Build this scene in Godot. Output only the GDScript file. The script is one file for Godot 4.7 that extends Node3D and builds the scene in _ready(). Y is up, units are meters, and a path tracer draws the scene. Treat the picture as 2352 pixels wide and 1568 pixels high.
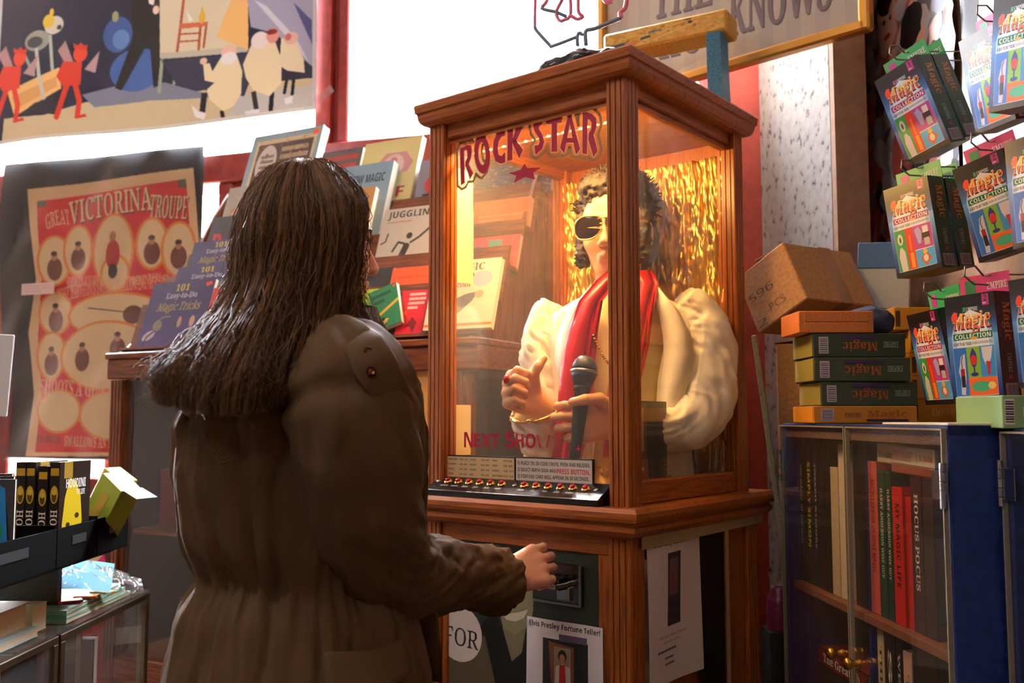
extends Node3D
# ------------------------------------------------------------------ camera model (photo 2352 x 1568)
const FOCAL := 2165.0
const EYE := 1.22
var pitch := atan(174.0 / 2165.0)

func ray(px: float, py: float) -> Vector3:
	var u := (px - 1176.0) / FOCAL
	var v := (784.0 - py) / FOCAL
	return Vector3(u, v * cos(pitch) + sin(pitch), -(cos(pitch) - v * sin(pitch)))
func P(px: float, py: float, d: float) -> Vector3:      # point of a pixel at depth d in front of the camera
	var r := ray(px, py)
	return Vector3(0, EYE, 0) + r * (d / -r.z)
func hit(px: float, py: float, p0: Vector3, n: Vector3) -> Vector3:   # where the pixel's ray meets a surface
	var r := ray(px, py)
	var o := Vector3(0, EYE, 0)
	return o + r * ((p0 - o).dot(n) / r.dot(n))
func local_hit(px: float, py: float, fr: Transform3D, n := 0.0) -> Vector3:   # the same in a frame whose z is the surface normal
	return fr.affine_inverse() * hit(px, py, fr.origin + fr.basis.z * n, fr.basis.z)
func frame(o: Vector3, deg: float) -> Transform3D:
	return Transform3D(Basis(Vector3.UP, deg_to_rad(deg)), o)

# ------------------------------------------------------------------ materials
var M := {}
func mat(called: String, c: Color, rough := 0.7, metal := 0.0, spec := 0.5) -> StandardMaterial3D:
	if M.has(called): return M[called]
	var m := StandardMaterial3D.new()
	m.resource_name = called
	m.albedo_color = c
	m.roughness = rough
	m.metallic = metal
	m.metallic_specular = spec
	M[called] = m
	return m
func C(r: int, g: int, b: int) -> Color: return Color8(r, g, b)
func noise_tex(seed_: int, freq: float, ramp: Array, size := 512, oct := 4, cell := false) -> NoiseTexture2D:
	var n := FastNoiseLite.new()
	n.seed = seed_
	n.frequency = freq
	n.fractal_octaves = oct
	n.noise_type = FastNoiseLite.TYPE_CELLULAR if cell else FastNoiseLite.TYPE_SIMPLEX_SMOOTH
	var t := NoiseTexture2D.new()
	t.width = size; t.height = size; t.seamless = true; t.noise = n
	if ramp.size():
		var g := Gradient.new()
		g.offsets = PackedFloat32Array(); g.colors = PackedColorArray()
		var off := PackedFloat32Array(); var col := PackedColorArray()
		for r in ramp: off.append(r[0]); col.append(r[1])
		g.offsets = off; g.colors = col
		t.color_ramp = g
	return t
func noisy(called: String, seed_: int, freq: float, ramp: Array, scale: Vector3, rough := 0.7, bump := 0.0, metal := 0.0) -> StandardMaterial3D:
	if M.has(called): return M[called]
	var m := mat(called, Color.WHITE, rough, metal)
	m.albedo_texture = noise_tex(seed_, freq, ramp)
	m.uv1_triplanar = true
	m.uv1_scale = scale
	if bump > 0.0:
		var t := noise_tex(seed_, freq, [])
		t.as_normal_map = true
		t.bump_strength = bump
		m.normal_enabled = true
		m.normal_texture = t
	return m
func print_mat(called: String, art: Art, rough := 0.5) -> StandardMaterial3D:
	var m := mat(called, Color.WHITE, rough)
	m.albedo_texture = art.tex()
	m.texture_repeat = false
	return m

# ------------------------------------------------------------------ flat print: a small painter
class Art:
	var w: int
	var h: int
	var d: PackedByteArray
	static var fonts := {}
	static var glyphs := {}
	func _init(w_: int, h_: int, c: Color):
		w = w_; h = h_
		d = PackedByteArray(); d.resize(w * h * 3)
		rect(0, 0, w, h, c)
	func span(y: int, x0: int, x1: int, r: int, g: int, b: int):
		if y < 0 or y >= h: return
		x0 = maxi(x0, 0); x1 = mini(x1, w)
		var i := (y * w + x0) * 3
		for x in range(x0, x1):
			d[i] = r; d[i + 1] = g; d[i + 2] = b
			i += 3
	func rect(x: float, y: float, ww: float, hh: float, c: Color):
		for yy in range(int(y), int(y + hh)): span(yy, int(x), int(x + ww), c.r8, c.g8, c.b8)
	func vgrad(x: float, y: float, ww: float, hh: float, a: Color, b: Color):
		for yy in range(int(y), int(y + hh)):
			var c := a.lerp(b, (yy - y) / hh)
			span(yy, int(x), int(x + ww), c.r8, c.g8, c.b8)
	func poly(p: PackedVector2Array, c: Color):
		var lo := 1e9
		var hi := -1e9
		for q in p:
			lo = minf(lo, q.y); hi = maxf(hi, q.y)
		var n := p.size()
		for y in range(maxi(0, int(lo)), mini(h - 1, int(hi)) + 1):
			var yc := y + 0.5
			var xs := PackedFloat32Array()
			for i in n:
				var a := p[i]
				var b := p[(i + 1) % n]
				if (a.y <= yc) != (b.y <= yc):
					xs.append(a.x + (yc - a.y) / (b.y - a.y) * (b.x - a.x))
			xs.sort()
			for i in range(0, xs.size() - 1, 2):
				span(y, int(round(xs[i])), int(round(xs[i + 1])), c.r8, c.g8, c.b8)
	func pl(a: Array, c: Color):           # flat list of numbers
		var p := PackedVector2Array()
		for i in range(0, a.size(), 2): p.append(Vector2(a[i], a[i + 1]))
		poly(p, c)
	func oval(cx: float, cy: float, rx: float, ry: float, c: Color, rot := 0.0):
		var p := PackedVector2Array()
		for i in 28: p.append(Vector2(cx, cy) + Vector2(cos(TAU * i / 28) * rx, sin(TAU * i / 28) * ry).rotated(rot))
		poly(p, c)
	func line(a: Array, wd: float, c: Color):
		for i in range(0, a.size() - 2, 2):
			var p := Vector2(a[i], a[i + 1])
			var q := Vector2(a[i + 2], a[i + 3])
			var n := (q - p).normalized().orthogonal() * wd * 0.5
			poly(PackedVector2Array([p + n, q + n, q - n, p - n]), c)
			if wd > 2: oval(q.x, q.y, wd * 0.5, wd * 0.5, c)
	static func tris(s: String, font: String, weight: int, italic := false) -> Array:
		var key := s + font + str(weight) + str(italic)
		if glyphs.has(key): return glyphs[key]
		var fk := font + str(weight) + str(italic)
		if not fonts.has(fk):
			var f := SystemFont.new()
			f.font_names = PackedStringArray([font]); f.font_weight = weight; f.font_italic = italic
			fonts[fk] = f
		var t := TextMesh.new()
		t.font = fonts[fk]; t.text = s; t.font_size = 64; t.pixel_size = 0.01; t.depth = 0.0; t.curve_step = 6.0
		var v: PackedVector3Array = t.get_mesh_arrays()[Mesh.ARRAY_VERTEX]
		var lo := Vector2(1e9, 1e9)
		var hi := -lo
		for q in v:
			lo = lo.min(Vector2(q.x, q.y)); hi = hi.max(Vector2(q.x, q.y))
		var o := PackedVector2Array()
		for q in v: o.append(Vector2((q.x - lo.x) / (hi.x - lo.x), 1.0 - (q.y - lo.y) / (hi.y - lo.y)))
		glyphs[key] = [o, (hi.x - lo.x) / (hi.y - lo.y)]
		return glyphs[key]
	# text in the box x, y, ww, hh; shape may bend it: (u, v) -> (u, v)
	func text(s: String, x: float, y: float, ww: float, hh: float, c: Color, font := "Droid Sans", weight := 700, rot := 0.0, slant := 0.0, bend := 0.0):
		var t: PackedVector2Array = tris(s, font, weight)[0]
		for i in range(0, t.size(), 3):
			var p := PackedVector2Array()
			for k in 3:
				var q := t[i + k]
				var e := Vector2(q.x * ww + slant * (1.0 - q.y) * hh, q.y * hh + bend * (4.0 * (q.x - 0.5) * (q.x - 0.5)))
				p.append(Vector2(x, y) + e.rotated(rot))
			poly(p, c)
	func lines(x: float, y: float, ww: float, n: int, step: float, th: float, c: Color, rng: RandomNumberGenerator):   # unreadably small type
		for i in n:
			var k := x
			while k < x + ww * (1.0 if i < n - 1 else 0.6):
				var l := rng.randf_range(3, 9)
				rect(k, y + i * step, l, th, c)
				k += l + 2
	func speck(n: int, c: Color, amt: float, rng: RandomNumberGenerator, rad := 3.0):
		for i in n:
			var x := rng.randi_range(0, w - 1)
			var y := rng.randi_range(0, h - 1)
			var k := (y * w + x) * 3
			var o := Color8(d[k], d[k + 1], d[k + 2]).lerp(c, rng.randf() * amt)
			oval(x, y, rng.randf_range(1, rad), rng.randf_range(1, rad), o, rng.randf() * 3.0)
	func tex() -> ImageTexture:
		return ImageTexture.create_from_image(Image.create_from_data(w, h, false, Image.FORMAT_RGB8, d))

# ------------------------------------------------------------------ shapes: a mesh collector
class Geo:
	var st := SurfaceTool.new()
	var tint := Color.WHITE
	func _init(): st.begin(Mesh.PRIMITIVE_TRIANGLES); st.set_smooth_group(-1)
	func smooth(on: bool) -> Geo:
		st.set_smooth_group(0 if on else -1)
		return self
	func v(p: Vector3, uv := Vector2.ZERO):
		st.set_color(tint); st.set_uv(uv); st.add_vertex(p)
	func tri(a: Vector3, b: Vector3, c: Vector3, inside: Vector3, ua := Vector2.ZERO, ub := Vector2.ZERO, uc := Vector2.ZERO):
		var n := (c - a).cross(b - a)
		if n.dot((a + b + c) / 3.0 - inside) < 0:
			v(a, ua); v(c, uc); v(b, ub)
		else:
			v(a, ua); v(b, ub); v(c, uc)
	func quad(a: Vector3, b: Vector3, c: Vector3, d: Vector3, inside: Vector3, uv := false):   # a b c d: around; uv 0,0 at a, 1,0 at b
		if uv:
			tri(a, b, c, inside, Vector2(0, 0), Vector2(1, 0), Vector2(1, 1)); tri(a, c, d, inside, Vector2(0, 0), Vector2(1, 1), Vector2(0, 1))
		else:
			tri(a, b, c, inside); tri(a, c, d, inside)
	# box with chamfered edges
	func box(t: Transform3D, s: Vector3, bev := 0.0) -> Geo:
		var h := s * 0.5
		var b := minf(bev, minf(h.x, minf(h.y, h.z)) * 0.9)
		var o := t.origin
		if b <= 0.0:
			for ax in 3:
				for sg in [-1.0, 1.0]:
					var e := [Vector3.ZERO, Vector3.ZERO, Vector3.ZERO, Vector3.ZERO]
					var k := 0
					for cc in [[-1, 1], [1, 1], [1, -1], [-1, -1]]:
						var q := Vector3.ZERO
						q[ax] = h[ax] * sg
						q[(ax + 1) % 3] = h[(ax + 1) % 3] * cc[0]
						q[(ax + 2) % 3] = h[(ax + 2) % 3] * cc[1]
						e[k] = t * q
						k += 1
					quad(e[0], e[1], e[2], e[3], o)
			return self
		for ax in 3:
			var u := (ax + 1) % 3
			var w := (ax + 2) % 3
			for sg in [-1.0, 1.0]:
				var f := []
				for cc in [[-1, 1], [1, 1], [1, -1], [-1, -1]]:
					var q := Vector3.ZERO
					q[ax] = h[ax] * sg
					q[u] = (h[u] - b) * cc[0]
					q[w] = (h[w] - b) * cc[1]
					f.append(t * q)
				quad(f[0], f[1], f[2], f[3], o)
			for s1 in [-1.0, 1.0]:      # edges along ax
				for s2 in [-1.0, 1.0]:
					var f2 := []
					for e2 in [[0, -1], [0, 1], [1, 1], [1, -1]]:
						var q2 := Vector3.ZERO
						q2[ax] = (h[ax] - b) * e2[1]
						q2[u] = (h[u] - (b if e2[0] == 1 else 0.0)) * s1
						q2[w] = (h[w] - (0.0 if e2[0] == 1 else b)) * s2
						f2.append(t * q2)
					quad(f2[0], f2[1], f2[2], f2[3], o)
		for sx in [-1.0, 1.0]:
			for sy in [-1.0, 1.0]:
				for sz in [-1.0, 1.0]:
					var g := Vector3(sx, sy, sz)
					tri(t * (Vector3(h.x, h.y - b, h.z - b) * g), t * (Vector3(h.x - b, h.y, h.z - b) * g), t * (Vector3(h.x - b, h.y - b, h.z) * g), o)
		return self
	func bx(x0: float, x1: float, y0: float, y1: float, z0: float, z1: float, bev := 0.0) -> Geo:
		return box(Transform3D(Basis(), Vector3((x0 + x1) / 2, (y0 + y1) / 2, (z0 + z1) / 2)), Vector3(absf(x1 - x0), absf(y1 - y0), absf(z1 - z0)), bev)
	# rings of equal length joined; closed around
	func loft(rings: Array, cap0 := true, cap1 := true, closed := true) -> Geo:
		var n: int = rings[0].size()
		for r in rings.size() - 1:
			var a: PackedVector3Array = rings[r]
			var b: PackedVector3Array = rings[r + 1]
			var c := Vector3.ZERO
			for q in a: c += q
			for q in b: c += q
			c /= 2.0 * n
			for i in (n if closed else n - 1):
				var j := (i + 1) % n
				var u0 := float(i) / n
				var u1 := float(i + 1) / n
				var v0 := float(r) / (rings.size() - 1)
				var v1 := float(r + 1) / (rings.size() - 1)
				tri(a[i], a[j], b[j], c, Vector2(u0, v0), Vector2(u1, v0), Vector2(u1, v1))
				tri(a[i], b[j], b[i], c, Vector2(u0, v0), Vector2(u1, v1), Vector2(u0, v1))
		for e in [[cap0, 0, 1], [cap1, rings.size() - 1, rings.size() - 2]]:
			if not e[0]: continue
			var a2: PackedVector3Array = rings[e[1]]
			var c2 := Vector3.ZERO
			for q in a2: c2 += q
			c2 /= n
			var ins := Vector3.ZERO
			for q in rings[e[2]]: ins += q
			ins /= n
			for i in n: tri(c2, a2[i], a2[(i + 1) % n], ins)
		return self
	func tube(path: Array, rad, sides := 8, caps := true) -> Geo:
		var rings := []
		var up := Vector3.UP
		var n := path.size()
		for i in n:
			var t: Vector3 = (path[mini(i + 1, n - 1)] - path[maxi(i - 1, 0)]).normalized()
			if i == 0 and absf(t.dot(up)) > 0.9: up = Vector3.RIGHT
			var s := t.cross(up).normalized()
			up = s.cross(t).normalized()
			var r: float = rad[i] if rad is Array else rad
			var ring := PackedVector3Array()
			for k in sides: ring.append(path[i] + (s * cos(TAU * k / sides) + up * sin(TAU * k / sides)) * r)
			rings.append(ring)
		return loft(rings, caps, caps)
	func lathe(prof: Array, t: Transform3D, seg := 16) -> Geo:     # [r, y] pairs around y
		var rings := []
		for q in prof:
			var ring := PackedVector3Array()
			for k in seg: ring.append(t * Vector3(cos(TAU * k / seg) * q[0], q[1], sin(TAU * k / seg) * q[0]))
			rings.append(ring)
		return loft(rings)
	# polygon in the x-y of a frame, given a thickness along z
	func prism(p: PackedVector2Array, t: Transform3D, z0: float, z1: float) -> Geo:
		var ix := Geometry2D.triangulate_polygon(p)
		var zi := (z0 + z1) / 2.0
		for i in range(0, ix.size(), 3):
			var a := p[ix[i]]
			var b := p[ix[i + 1]]
			var c := p[ix[i + 2]]
			var g := (a + b + c) / 3.0
			for z in [z0, z1]:
				tri(t * Vector3(a.x, a.y, z), t * Vector3(b.x, b.y, z), t * Vector3(c.x, c.y, z), t * Vector3(g.x, g.y, zi))
		var cw := Geometry2D.is_polygon_clockwise(p)
		for i in p.size():
			var a := p[i]
			var b := p[(i + 1) % p.size()]
			var nn := (b - a).orthogonal().normalized() * (0.01 if cw else -0.01)     # outward in the plane
			var m := (a + b) / 2.0 + nn
			quad(t * Vector3(a.x, a.y, z0), t * Vector3(b.x, b.y, z0), t * Vector3(b.x, b.y, z1), t * Vector3(a.x, a.y, z1), t * Vector3(m.x - 2 * nn.x, m.y - 2 * nn.y, zi))
		return self
	# flat sheet in x-y of a frame with uv; nx, ny cells, f(u, v) -> z offset
	func sheet(t: Transform3D, x0: float, y0: float, x1: float, y1: float, nx := 1, ny := 1, f = null, thick := 0.0) -> Geo:
		var back := t * Vector3((x0 + x1) / 2, (y0 + y1) / 2, -50.0)
		for side in (2 if thick > 0.0 else 1):
			for j in ny:
				for i in nx:
					var q := []
					var uv := []
					for e in [[0, 0], [1, 0], [1, 1], [0, 1]]:
						var u: float = float(i + e[0]) / nx
						var w: float = float(j + e[1]) / ny
						var o: Vector3 = Vector3.ZERO
						if f != null: o = f.call(u, w)
						q.append(t * (Vector3(lerpf(x0, x1, u), lerpf(y1, y0, w), -thick * side) + o))
						uv.append(Vector2(u, w))
					var ins := back if side == 0 else t * Vector3((x0 + x1) / 2, (y0 + y1) / 2, 50.0)
					tri(q[0], q[1], q[2], ins, uv[0], uv[1], uv[2]); tri(q[0], q[2], q[3], ins, uv[0], uv[2], uv[3])
		return self
	# lettering as thin raised shapes
	func text(s: String, t: Transform3D, x: float, y: float, ww: float, hh: float, z := 0.0, font := "Droid Sans", weight := 700, slant := 0.0) -> Geo:
		var p: PackedVector2Array = Art.tris(s, font, weight)[0]
		var ins := t * Vector3(x, y, z - 10.0)
		for i in range(0, p.size(), 3):
			var q := []
			for k in 3: q.append(t * Vector3(x + p[i + k].x * ww + slant * (1.0 - p[i + k].y) * hh, y + (1.0 - p[i + k].y) * hh, z))
			tri(q[0], q[1], q[2], ins)
		return self
	func done() -> ArrayMesh:
		st.generate_normals()
		return st.commit()

# ------------------------------------------------------------------ naming and placing
var taken := {}
func numbered(called: String) -> String:
	taken[called] = taken.get(called, -1) + 1
	return called if taken[called] == 0 else "%s_%03d" % [called, taken[called]]
func thing(called: String, label: String, category: String, t := Transform3D(), group := "") -> Node3D:
	var o := Node3D.new()
	o.name = numbered(called)
	add_child(o)
	o.transform = t
	return tag(o, label, category, group)
func tag(o: Node3D, label: String, category: String, group := "", kind := "") -> Node3D:
	o.set_meta("label", label); o.set_meta("category", category)
	if group: o.set_meta("group", group)
	if kind: o.set_meta("kind", kind)
	return o
func part(called: String, mesh: Mesh, m: Material, parent: Node3D, label := "") -> MeshInstance3D:
	var o := MeshInstance3D.new()
	o.name = called
	o.mesh = mesh
	o.material_override = null
	for i in mesh.get_surface_count(): mesh.surface_set_material(i, m)
	parent.add_child(o, true)
	if label: o.set_meta("label", label)
	return o
func one(called: String, label: String, category: String, g: Geo, m: Material, t := Transform3D(), group := "") -> MeshInstance3D:
	var o := part(numbered(called), g.done(), m, self)
	o.transform = t
	tag(o, label, category, group)
	return o
func struct(called: String, g: Geo, m: Material, t := Transform3D()) -> MeshInstance3D:
	var o := part(called, g.done(), m, self)
	o.transform = t
	o.set_meta("kind", "structure")
	return o
func at(x: float, y: float, z: float, b := Basis()) -> Transform3D: return Transform3D(b, Vector3(x, y, z))
func rot(x: float, y: float, z: float) -> Basis: return Basis.from_euler(Vector3(deg_to_rad(x), deg_to_rad(y), deg_to_rad(z)))
func rng(s: int) -> RandomNumberGenerator:
	var r := RandomNumberGenerator.new()
	r.seed = s
	return r

# ================================================================== the scene
var WALL: Transform3D          # window wall: x along it to the right, z into the room
var MACH: Transform3D          # fortune machine: origin on the floor under the front right corner of its glass box
var CASE: Transform3D          # wooden showcase

func _ready():
	# ---- camera
	var cam := Camera3D.new()
	cam.name = "camera"
	add_child(cam)
	cam.position = Vector3(0, EYE, 0)
	cam.rotation.x = pitch
	var lens := CameraAttributesPhysical.new()
	lens.frustum_focal_length = 12.0 / (784.0 / FOCAL)
	lens.frustum_focus_distance = 1.75
	lens.exposure_aperture = 4.5
	cam.attributes = lens
	cam.fov = rad_to_deg(2.0 * atan(784.0 / FOCAL))
	cam.near = 0.05
	cam.far = 100.0
	# ---- sky, light from outside, exposure
	var env := Environment.new()
	var sky := Sky.new()
	var sm := ProceduralSkyMaterial.new()
	sm.sky_top_color = C(236, 243, 255)
	sm.sky_horizon_color = C(255, 250, 246)
	sm.ground_horizon_color = C(150, 145, 140)
	sm.ground_bottom_color = C(120, 116, 112)
	sm.sky_energy_multiplier = 9.0
	sm.ground_energy_multiplier = 3.0
	sky.sky_material = sm
	env.background_mode = Environment.BG_SKY
	env.sky = sky
	env.tonemap_mode = Environment.TONE_MAPPER_LINEAR
	env.tonemap_exposure = 1.0
	env.sdfgi_enabled = true
	env.ssao_enabled = true
	env.ssil_enabled = true
	var we := WorldEnvironment.new()
	we.name = "surroundings"
	we.environment = env
	add_child(we)
	var sun := DirectionalLight3D.new()            # low hazy sun through the tall middle window
	sun.name = "sun"
	add_child(sun)
	sun.look_at_from_position(Vector3.ZERO, -Vector3(-.33, 1.95, -1.45), Vector3.RIGHT)
	sun.light_color = C(255, 244, 228)
	sun.light_energy = 2.2
	sun.light_angular_distance = 1.5
	sun.shadow_enabled = true
	# ---- frames measured from the photograph's vanishing points
	WALL = frame(Vector3(0, 0, -3.155), -18.0)
	MACH = frame(Vector3(0.22138, 0, -1.8), -38.8)
	CASE = frame(Vector3(-0.10459, 0, -2.35), -27.4)
	common_materials()
	room()
	machine()
	figure()
	woman()
	wall_posters()
	showcase()
	high_things()
	left_shelf()
	bookcase()
	peg_wall()
	stacked_boxes()

func common_materials():
	for a in [["wood_v", Vector3(16, 1.1, 16)], ["wood_x", Vector3(1.1, 16, 16)], ["wood_z", Vector3(16, 16, 1.1)]]:
		noisy(a[0], 11, 0.012, [[0.0, C(86, 40, 14)], [0.25, C(138, 72, 27)], [0.5, C(156, 84, 33)], [0.75, C(170, 95, 39)], [1.0, C(146, 77, 28)]], a[1], 0.34, 0.0)
	for a in [["walnut_v", Vector3(14, 1.0, 14)], ["walnut_x", Vector3(1.0, 14, 14)]]:
		noisy(a[0], 21, 0.012, [[0.0, C(58, 28, 14)], [0.5, C(112, 58, 30)], [1.0, C(142, 80, 42)]], a[1], 0.4, 0.0)
	noisy("red_paint", 5, 0.02, [[0.0, C(116, 32, 27)], [0.5, C(136, 40, 33)], [1.0, C(148, 52, 42)]], Vector3(2, 2, 2), 0.45)
	noisy("orange_red_paint", 6, 0.02, [[0.0, C(150, 52, 34)], [1.0, C(176, 66, 44)]], Vector3(2, 2, 2), 0.6)
	noisy("plaster", 8, 0.03, [[0.0, C(48, 36, 32)], [0.2, C(92, 80, 74)], [0.27, C(136, 127, 120)], [0.5, C(144, 135, 128)], [1.0, C(154, 146, 139)]], Vector3(2.2, 1.5, 2.2), 0.9, 0.8)
	noisy("brown_wall", 9, 0.02, [[0.0, C(136, 104, 80)], [1.0, C(160, 126, 98)]], Vector3(2, 2, 2), 0.9)
	noisy("shop_wall", 14, 0.02, [[0.0, C(58, 46, 37)], [1.0, C(80, 64, 52)]], Vector3(2, 2, 2), 0.9)
	noisy("floor_boards", 10, 0.02, [[0.0, C(70, 44, 28)], [1.0, C(112, 76, 50)]], Vector3(8, 8, 0.7), 0.5)
	noisy("ceiling_paint", 12, 0.02, [[0.0, C(188, 178, 164)], [1.0, C(206, 198, 186)]], Vector3(1, 1, 1), 0.9)
	noisy("cardboard", 13, 0.05, [[0.0, C(158, 116, 74)], [0.5, C(176, 132, 86)], [1.0, C(190, 146, 98)]], Vector3(3, 3, 3), 0.85)
	var gl := mat("pane_glass", Color(0.93, 0.95, 0.95, 0.03), 0.02)
	gl.transparency = BaseMaterial3D.TRANSPARENCY_ALPHA
	var pl := mat("clear_plastic", Color(0.95, 0.95, 0.97, 0.05), 0.10)
	pl.transparency = BaseMaterial3D.TRANSPARENCY_ALPHA
	var ac := mat("door_acrylic", Color(0.93, 0.95, 0.95, 0.012), 0.03)
	ac.transparency = BaseMaterial3D.TRANSPARENCY_ALPHA
	mat("chrome", C(205, 205, 208), 0.18, 1.0)
	mat("steel", C(150, 150, 152), 0.35, 1.0)
	mat("brass", C(210, 160, 70), 0.3, 1.0)
	mat("gold_metal", C(236, 190, 96), 0.25, 1.0)
	mat("black_plastic", C(18, 18, 19), 0.4)
	mat("black_paper", C(22, 21, 22), 0.7)
	mat("paper", C(228, 224, 216), 0.8)
	mat("page_edges", C(214, 198, 168), 0.9)
	mat("white_paint", C(224, 222, 216), 0.6)

func fill_lamp(label: String, p: Vector3, size: Vector2, c: Color, e: float):        # unseen ceiling fitting added as fill light: glowing diffuser in a tray
	var o := thing("added_ceiling_light", label, "light", at(p.x, p.y, p.z), "added ceiling fill fittings")
	part("housing", Geo.new().bx(-size.x / 2 - .03, size.x / 2 + .03, -.03, 0.0, -size.y / 2 - .03, size.y / 2 + .03, .005).done(), M.white_paint, o)
	var m := mat("fill_diffuser_glow", C(255, 240, 220), 0.5)
	m.emission_enabled = true
	m.emission = c
	m.emission_energy_multiplier = 2.0
	part("diffuser", Geo.new().bx(-size.x / 2, size.x / 2, -.055, -.03, -size.y / 2, size.y / 2, .006).done(), m, o)
	var l := AreaLight3D.new()
	l.name = "ceiling_fill_light"
	o.add_child(l)
	l.area_size = size
	l.position = Vector3(0, -.06, 0)
	l.rotation_degrees.x = -90
	l.light_color = c
	l.light_energy = e
	l.area_range = 8.0
	l.shadow_enabled = true

# a slab between two floor points, standing from y0 to y1, th thick behind its face (z of frame)
func slab(fr: Transform3D, a0: float, a1: float, y0: float, y1: float, n0: float, n1: float) -> Array:
	return [Geo.new().bx(a0, a1, y0, y1, n0, n1), fr]

func room():
	var T := 3.3
	var L := -3.6
	var R := 1.09
	var B := 3.2
	struct("floor", Geo.new().bx(L - .2, R + .2, -.1, 0, -4.4, B + .2), M.floor_boards)
	var za := func(x): return 3.155 - .325 * x + .13          # outer face of the window wall
	struct("ceiling", Geo.new().prism(PackedVector2Array([Vector2(L - .2, -B - .2), Vector2(R + .2, -B - .2), Vector2(R + .2, za.call(R + .2)), Vector2(L - .2, za.call(L - .2))]), Transform3D(UPB, Vector3.ZERO), T, T + .12), M.ceiling_paint)
	struct("wall_right", Geo.new().bx(R, R + .15, 0, T, -3.6, B + .2), M.brown_wall)
	struct("wall_left", Geo.new().bx(L - .15, L, 0, T, -4.35, B + .2), M.shop_wall)
	struct("wall_front", Geo.new().bx(L - .2, R + .2, 0, T, B, B + .15), M.shop_wall)
	# window wall: painted posts, beam, sill panels and the panes between them
	var z0 := -.12
	struct("wall_back", Geo.new().bx(-4.6, -4.2, 0, T, z0, 0).bx(.63, 1.5, 0, T, z0, 0).bx(-4.2, .63, 0, .98, z0, 0).bx(-1.12, .63, .98, 2.1, z0, 0), M.orange_red_paint, WALL)
	struct("trim_1", Geo.new().bx(-4.2, .66, 2.1, 2.21, -.14, .03, .006), M.red_paint, WALL)                      # beam
	struct("trim_2", Geo.new().bx(-.75, -.688, 2.21, T, -.13, .03, .006).bx(-.665, -.62, 2.21, T, -.13, .015, .006).bx(-.69, -.66, 2.21, T, -.13, -.01), M.red_paint, WALL)
	struct("trim_3", Geo.new().bx(-2.4, -2.22, .0, 2.1, -.13, .03, .006).bx(-2.18, -2.1, .0, 2.1, -.13, .03, .006).bx(-2.23, -2.17, 0, 2.1, -.1, -.02), M.red_paint, WALL)
	struct("trim_4", Geo.new().bx(-2.4, -2.26, 2.21, T, -.13, .02, .006), M.red_paint, WALL)
	struct("trim_5", Geo.new().bx(-1.66, -1.6, .98, 2.1, -.13, .0, .006).bx(-1.16, -1.1, .98, 2.1, -.13, .02, .006), M.red_paint, WALL)
	struct("trim_6", Geo.new().bx(-4.2, .66, 0, .99, -.13, .03, .006).bx(.63, .70, .99, T, -.13, .02, .006), M.red_paint, WALL)
	var n := 1
	for w in [[-4.2, -2.4, 2.21, T], [-4.2, -2.4, .99, 2.1], [-2.26, -.75, 2.21, T], [-.62, .63, 2.21, T], [-2.1, -1.66, .99, 2.1], [-1.6, -1.16, .99, 2.1]]:
		struct("window_%d" % n, Geo.new().bx(w[0], w[1], w[2], w[3], -.075, -.069), M.pane_glass, WALL)
		n += 1
	# plastered pillar standing out of the wall
	var p0 := P(1925, 958, 2.53)
	var p1 := P(1760, 958, 2.87)
	var pd := (p0 - p1)
	var pf := frame(Vector3(p0.x, 0, p0.z), rad_to_deg(atan2(-pd.z, pd.x)))
	struct("wall_pillar", Geo.new().bx(-pd.length(), 0, 0, T, -.1, 0), M.plaster, pf)
	struct("wall_side", Geo.new().bx(0, .02, 0, T, -.105, -.001), M.brown_wall, pf)
	# pavement outside
	var pave := mat("pavement", C(150, 146, 140), 0.9)
	struct("ground_outside", Geo.new().bx(-12, 12, -.1, -.02, -12, -.2), pave, WALL)
	fill_lamp("added fluorescent fill fitting on the ceiling nearer the window wall", Vector3(-1.5, T, -.7), Vector2(1.2, .2), C(255, 243, 230), 3.0)
	fill_lamp("added fluorescent fill fitting on the ceiling farther from the window wall", Vector3(-.9, T, 1.4), Vector2(1.2, .2), C(255, 243, 230), 2.0)

# ================================================================== fortune machine
const UPB := Basis(Vector3(1, 0, 0), Vector3(0, 0, -1), Vector3(0, 1, 0))      # prism along y, polygon y = -z
func fluted(x0: float, x1: float, z0: float, z1: float, y0: float, y1: float) -> Geo:
	var p := PackedVector2Array()
	var c := [Vector2(x0, -z1), Vector2(x1, -z1), Vector2(x1, -z0), Vector2(x0, -z0)]
	for i in 4:
		var a: Vector2 = c[i]
		var b: Vector2 = c[(i + 1) % 4]
		var d := (b - a).normalized()
		var n := Vector2(-d.y, d.x)
		var l := (b - a).length()
		p.append(a + d * .002)
		for g in [.22, .5, .78]:
			if l < .03: continue
			p.append(a + d * (l * g - .0016)); p.append(a + d * (l * g - .0008) + n * .003); p.append(a + d * (l * g + .0008) + n * .003); p.append(a + d * (l * g + .0016))
		p.append(b - d * .002)
	return Geo.new().prism(p, Transform3D(UPB, Vector3.ZERO), y0, y1)
func moulding(x0: float, x1: float, z0: float, z1: float, prof: Array, kl := 1.0, kb := 1.0) -> Geo:
	var rings := []
	for q in prof:
		var o: float = q[0]
		rings.append(PackedVector3Array([Vector3(x0 - o * kl, q[1], z0 - o * kb), Vector3(x0 - o * kl, q[1], z1 + o), Vector3(x1 + o, q[1], z1 + o), Vector3(x1 + o, q[1], z0 - o * kb)]))
	return Geo.new().loft(rings)

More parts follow.
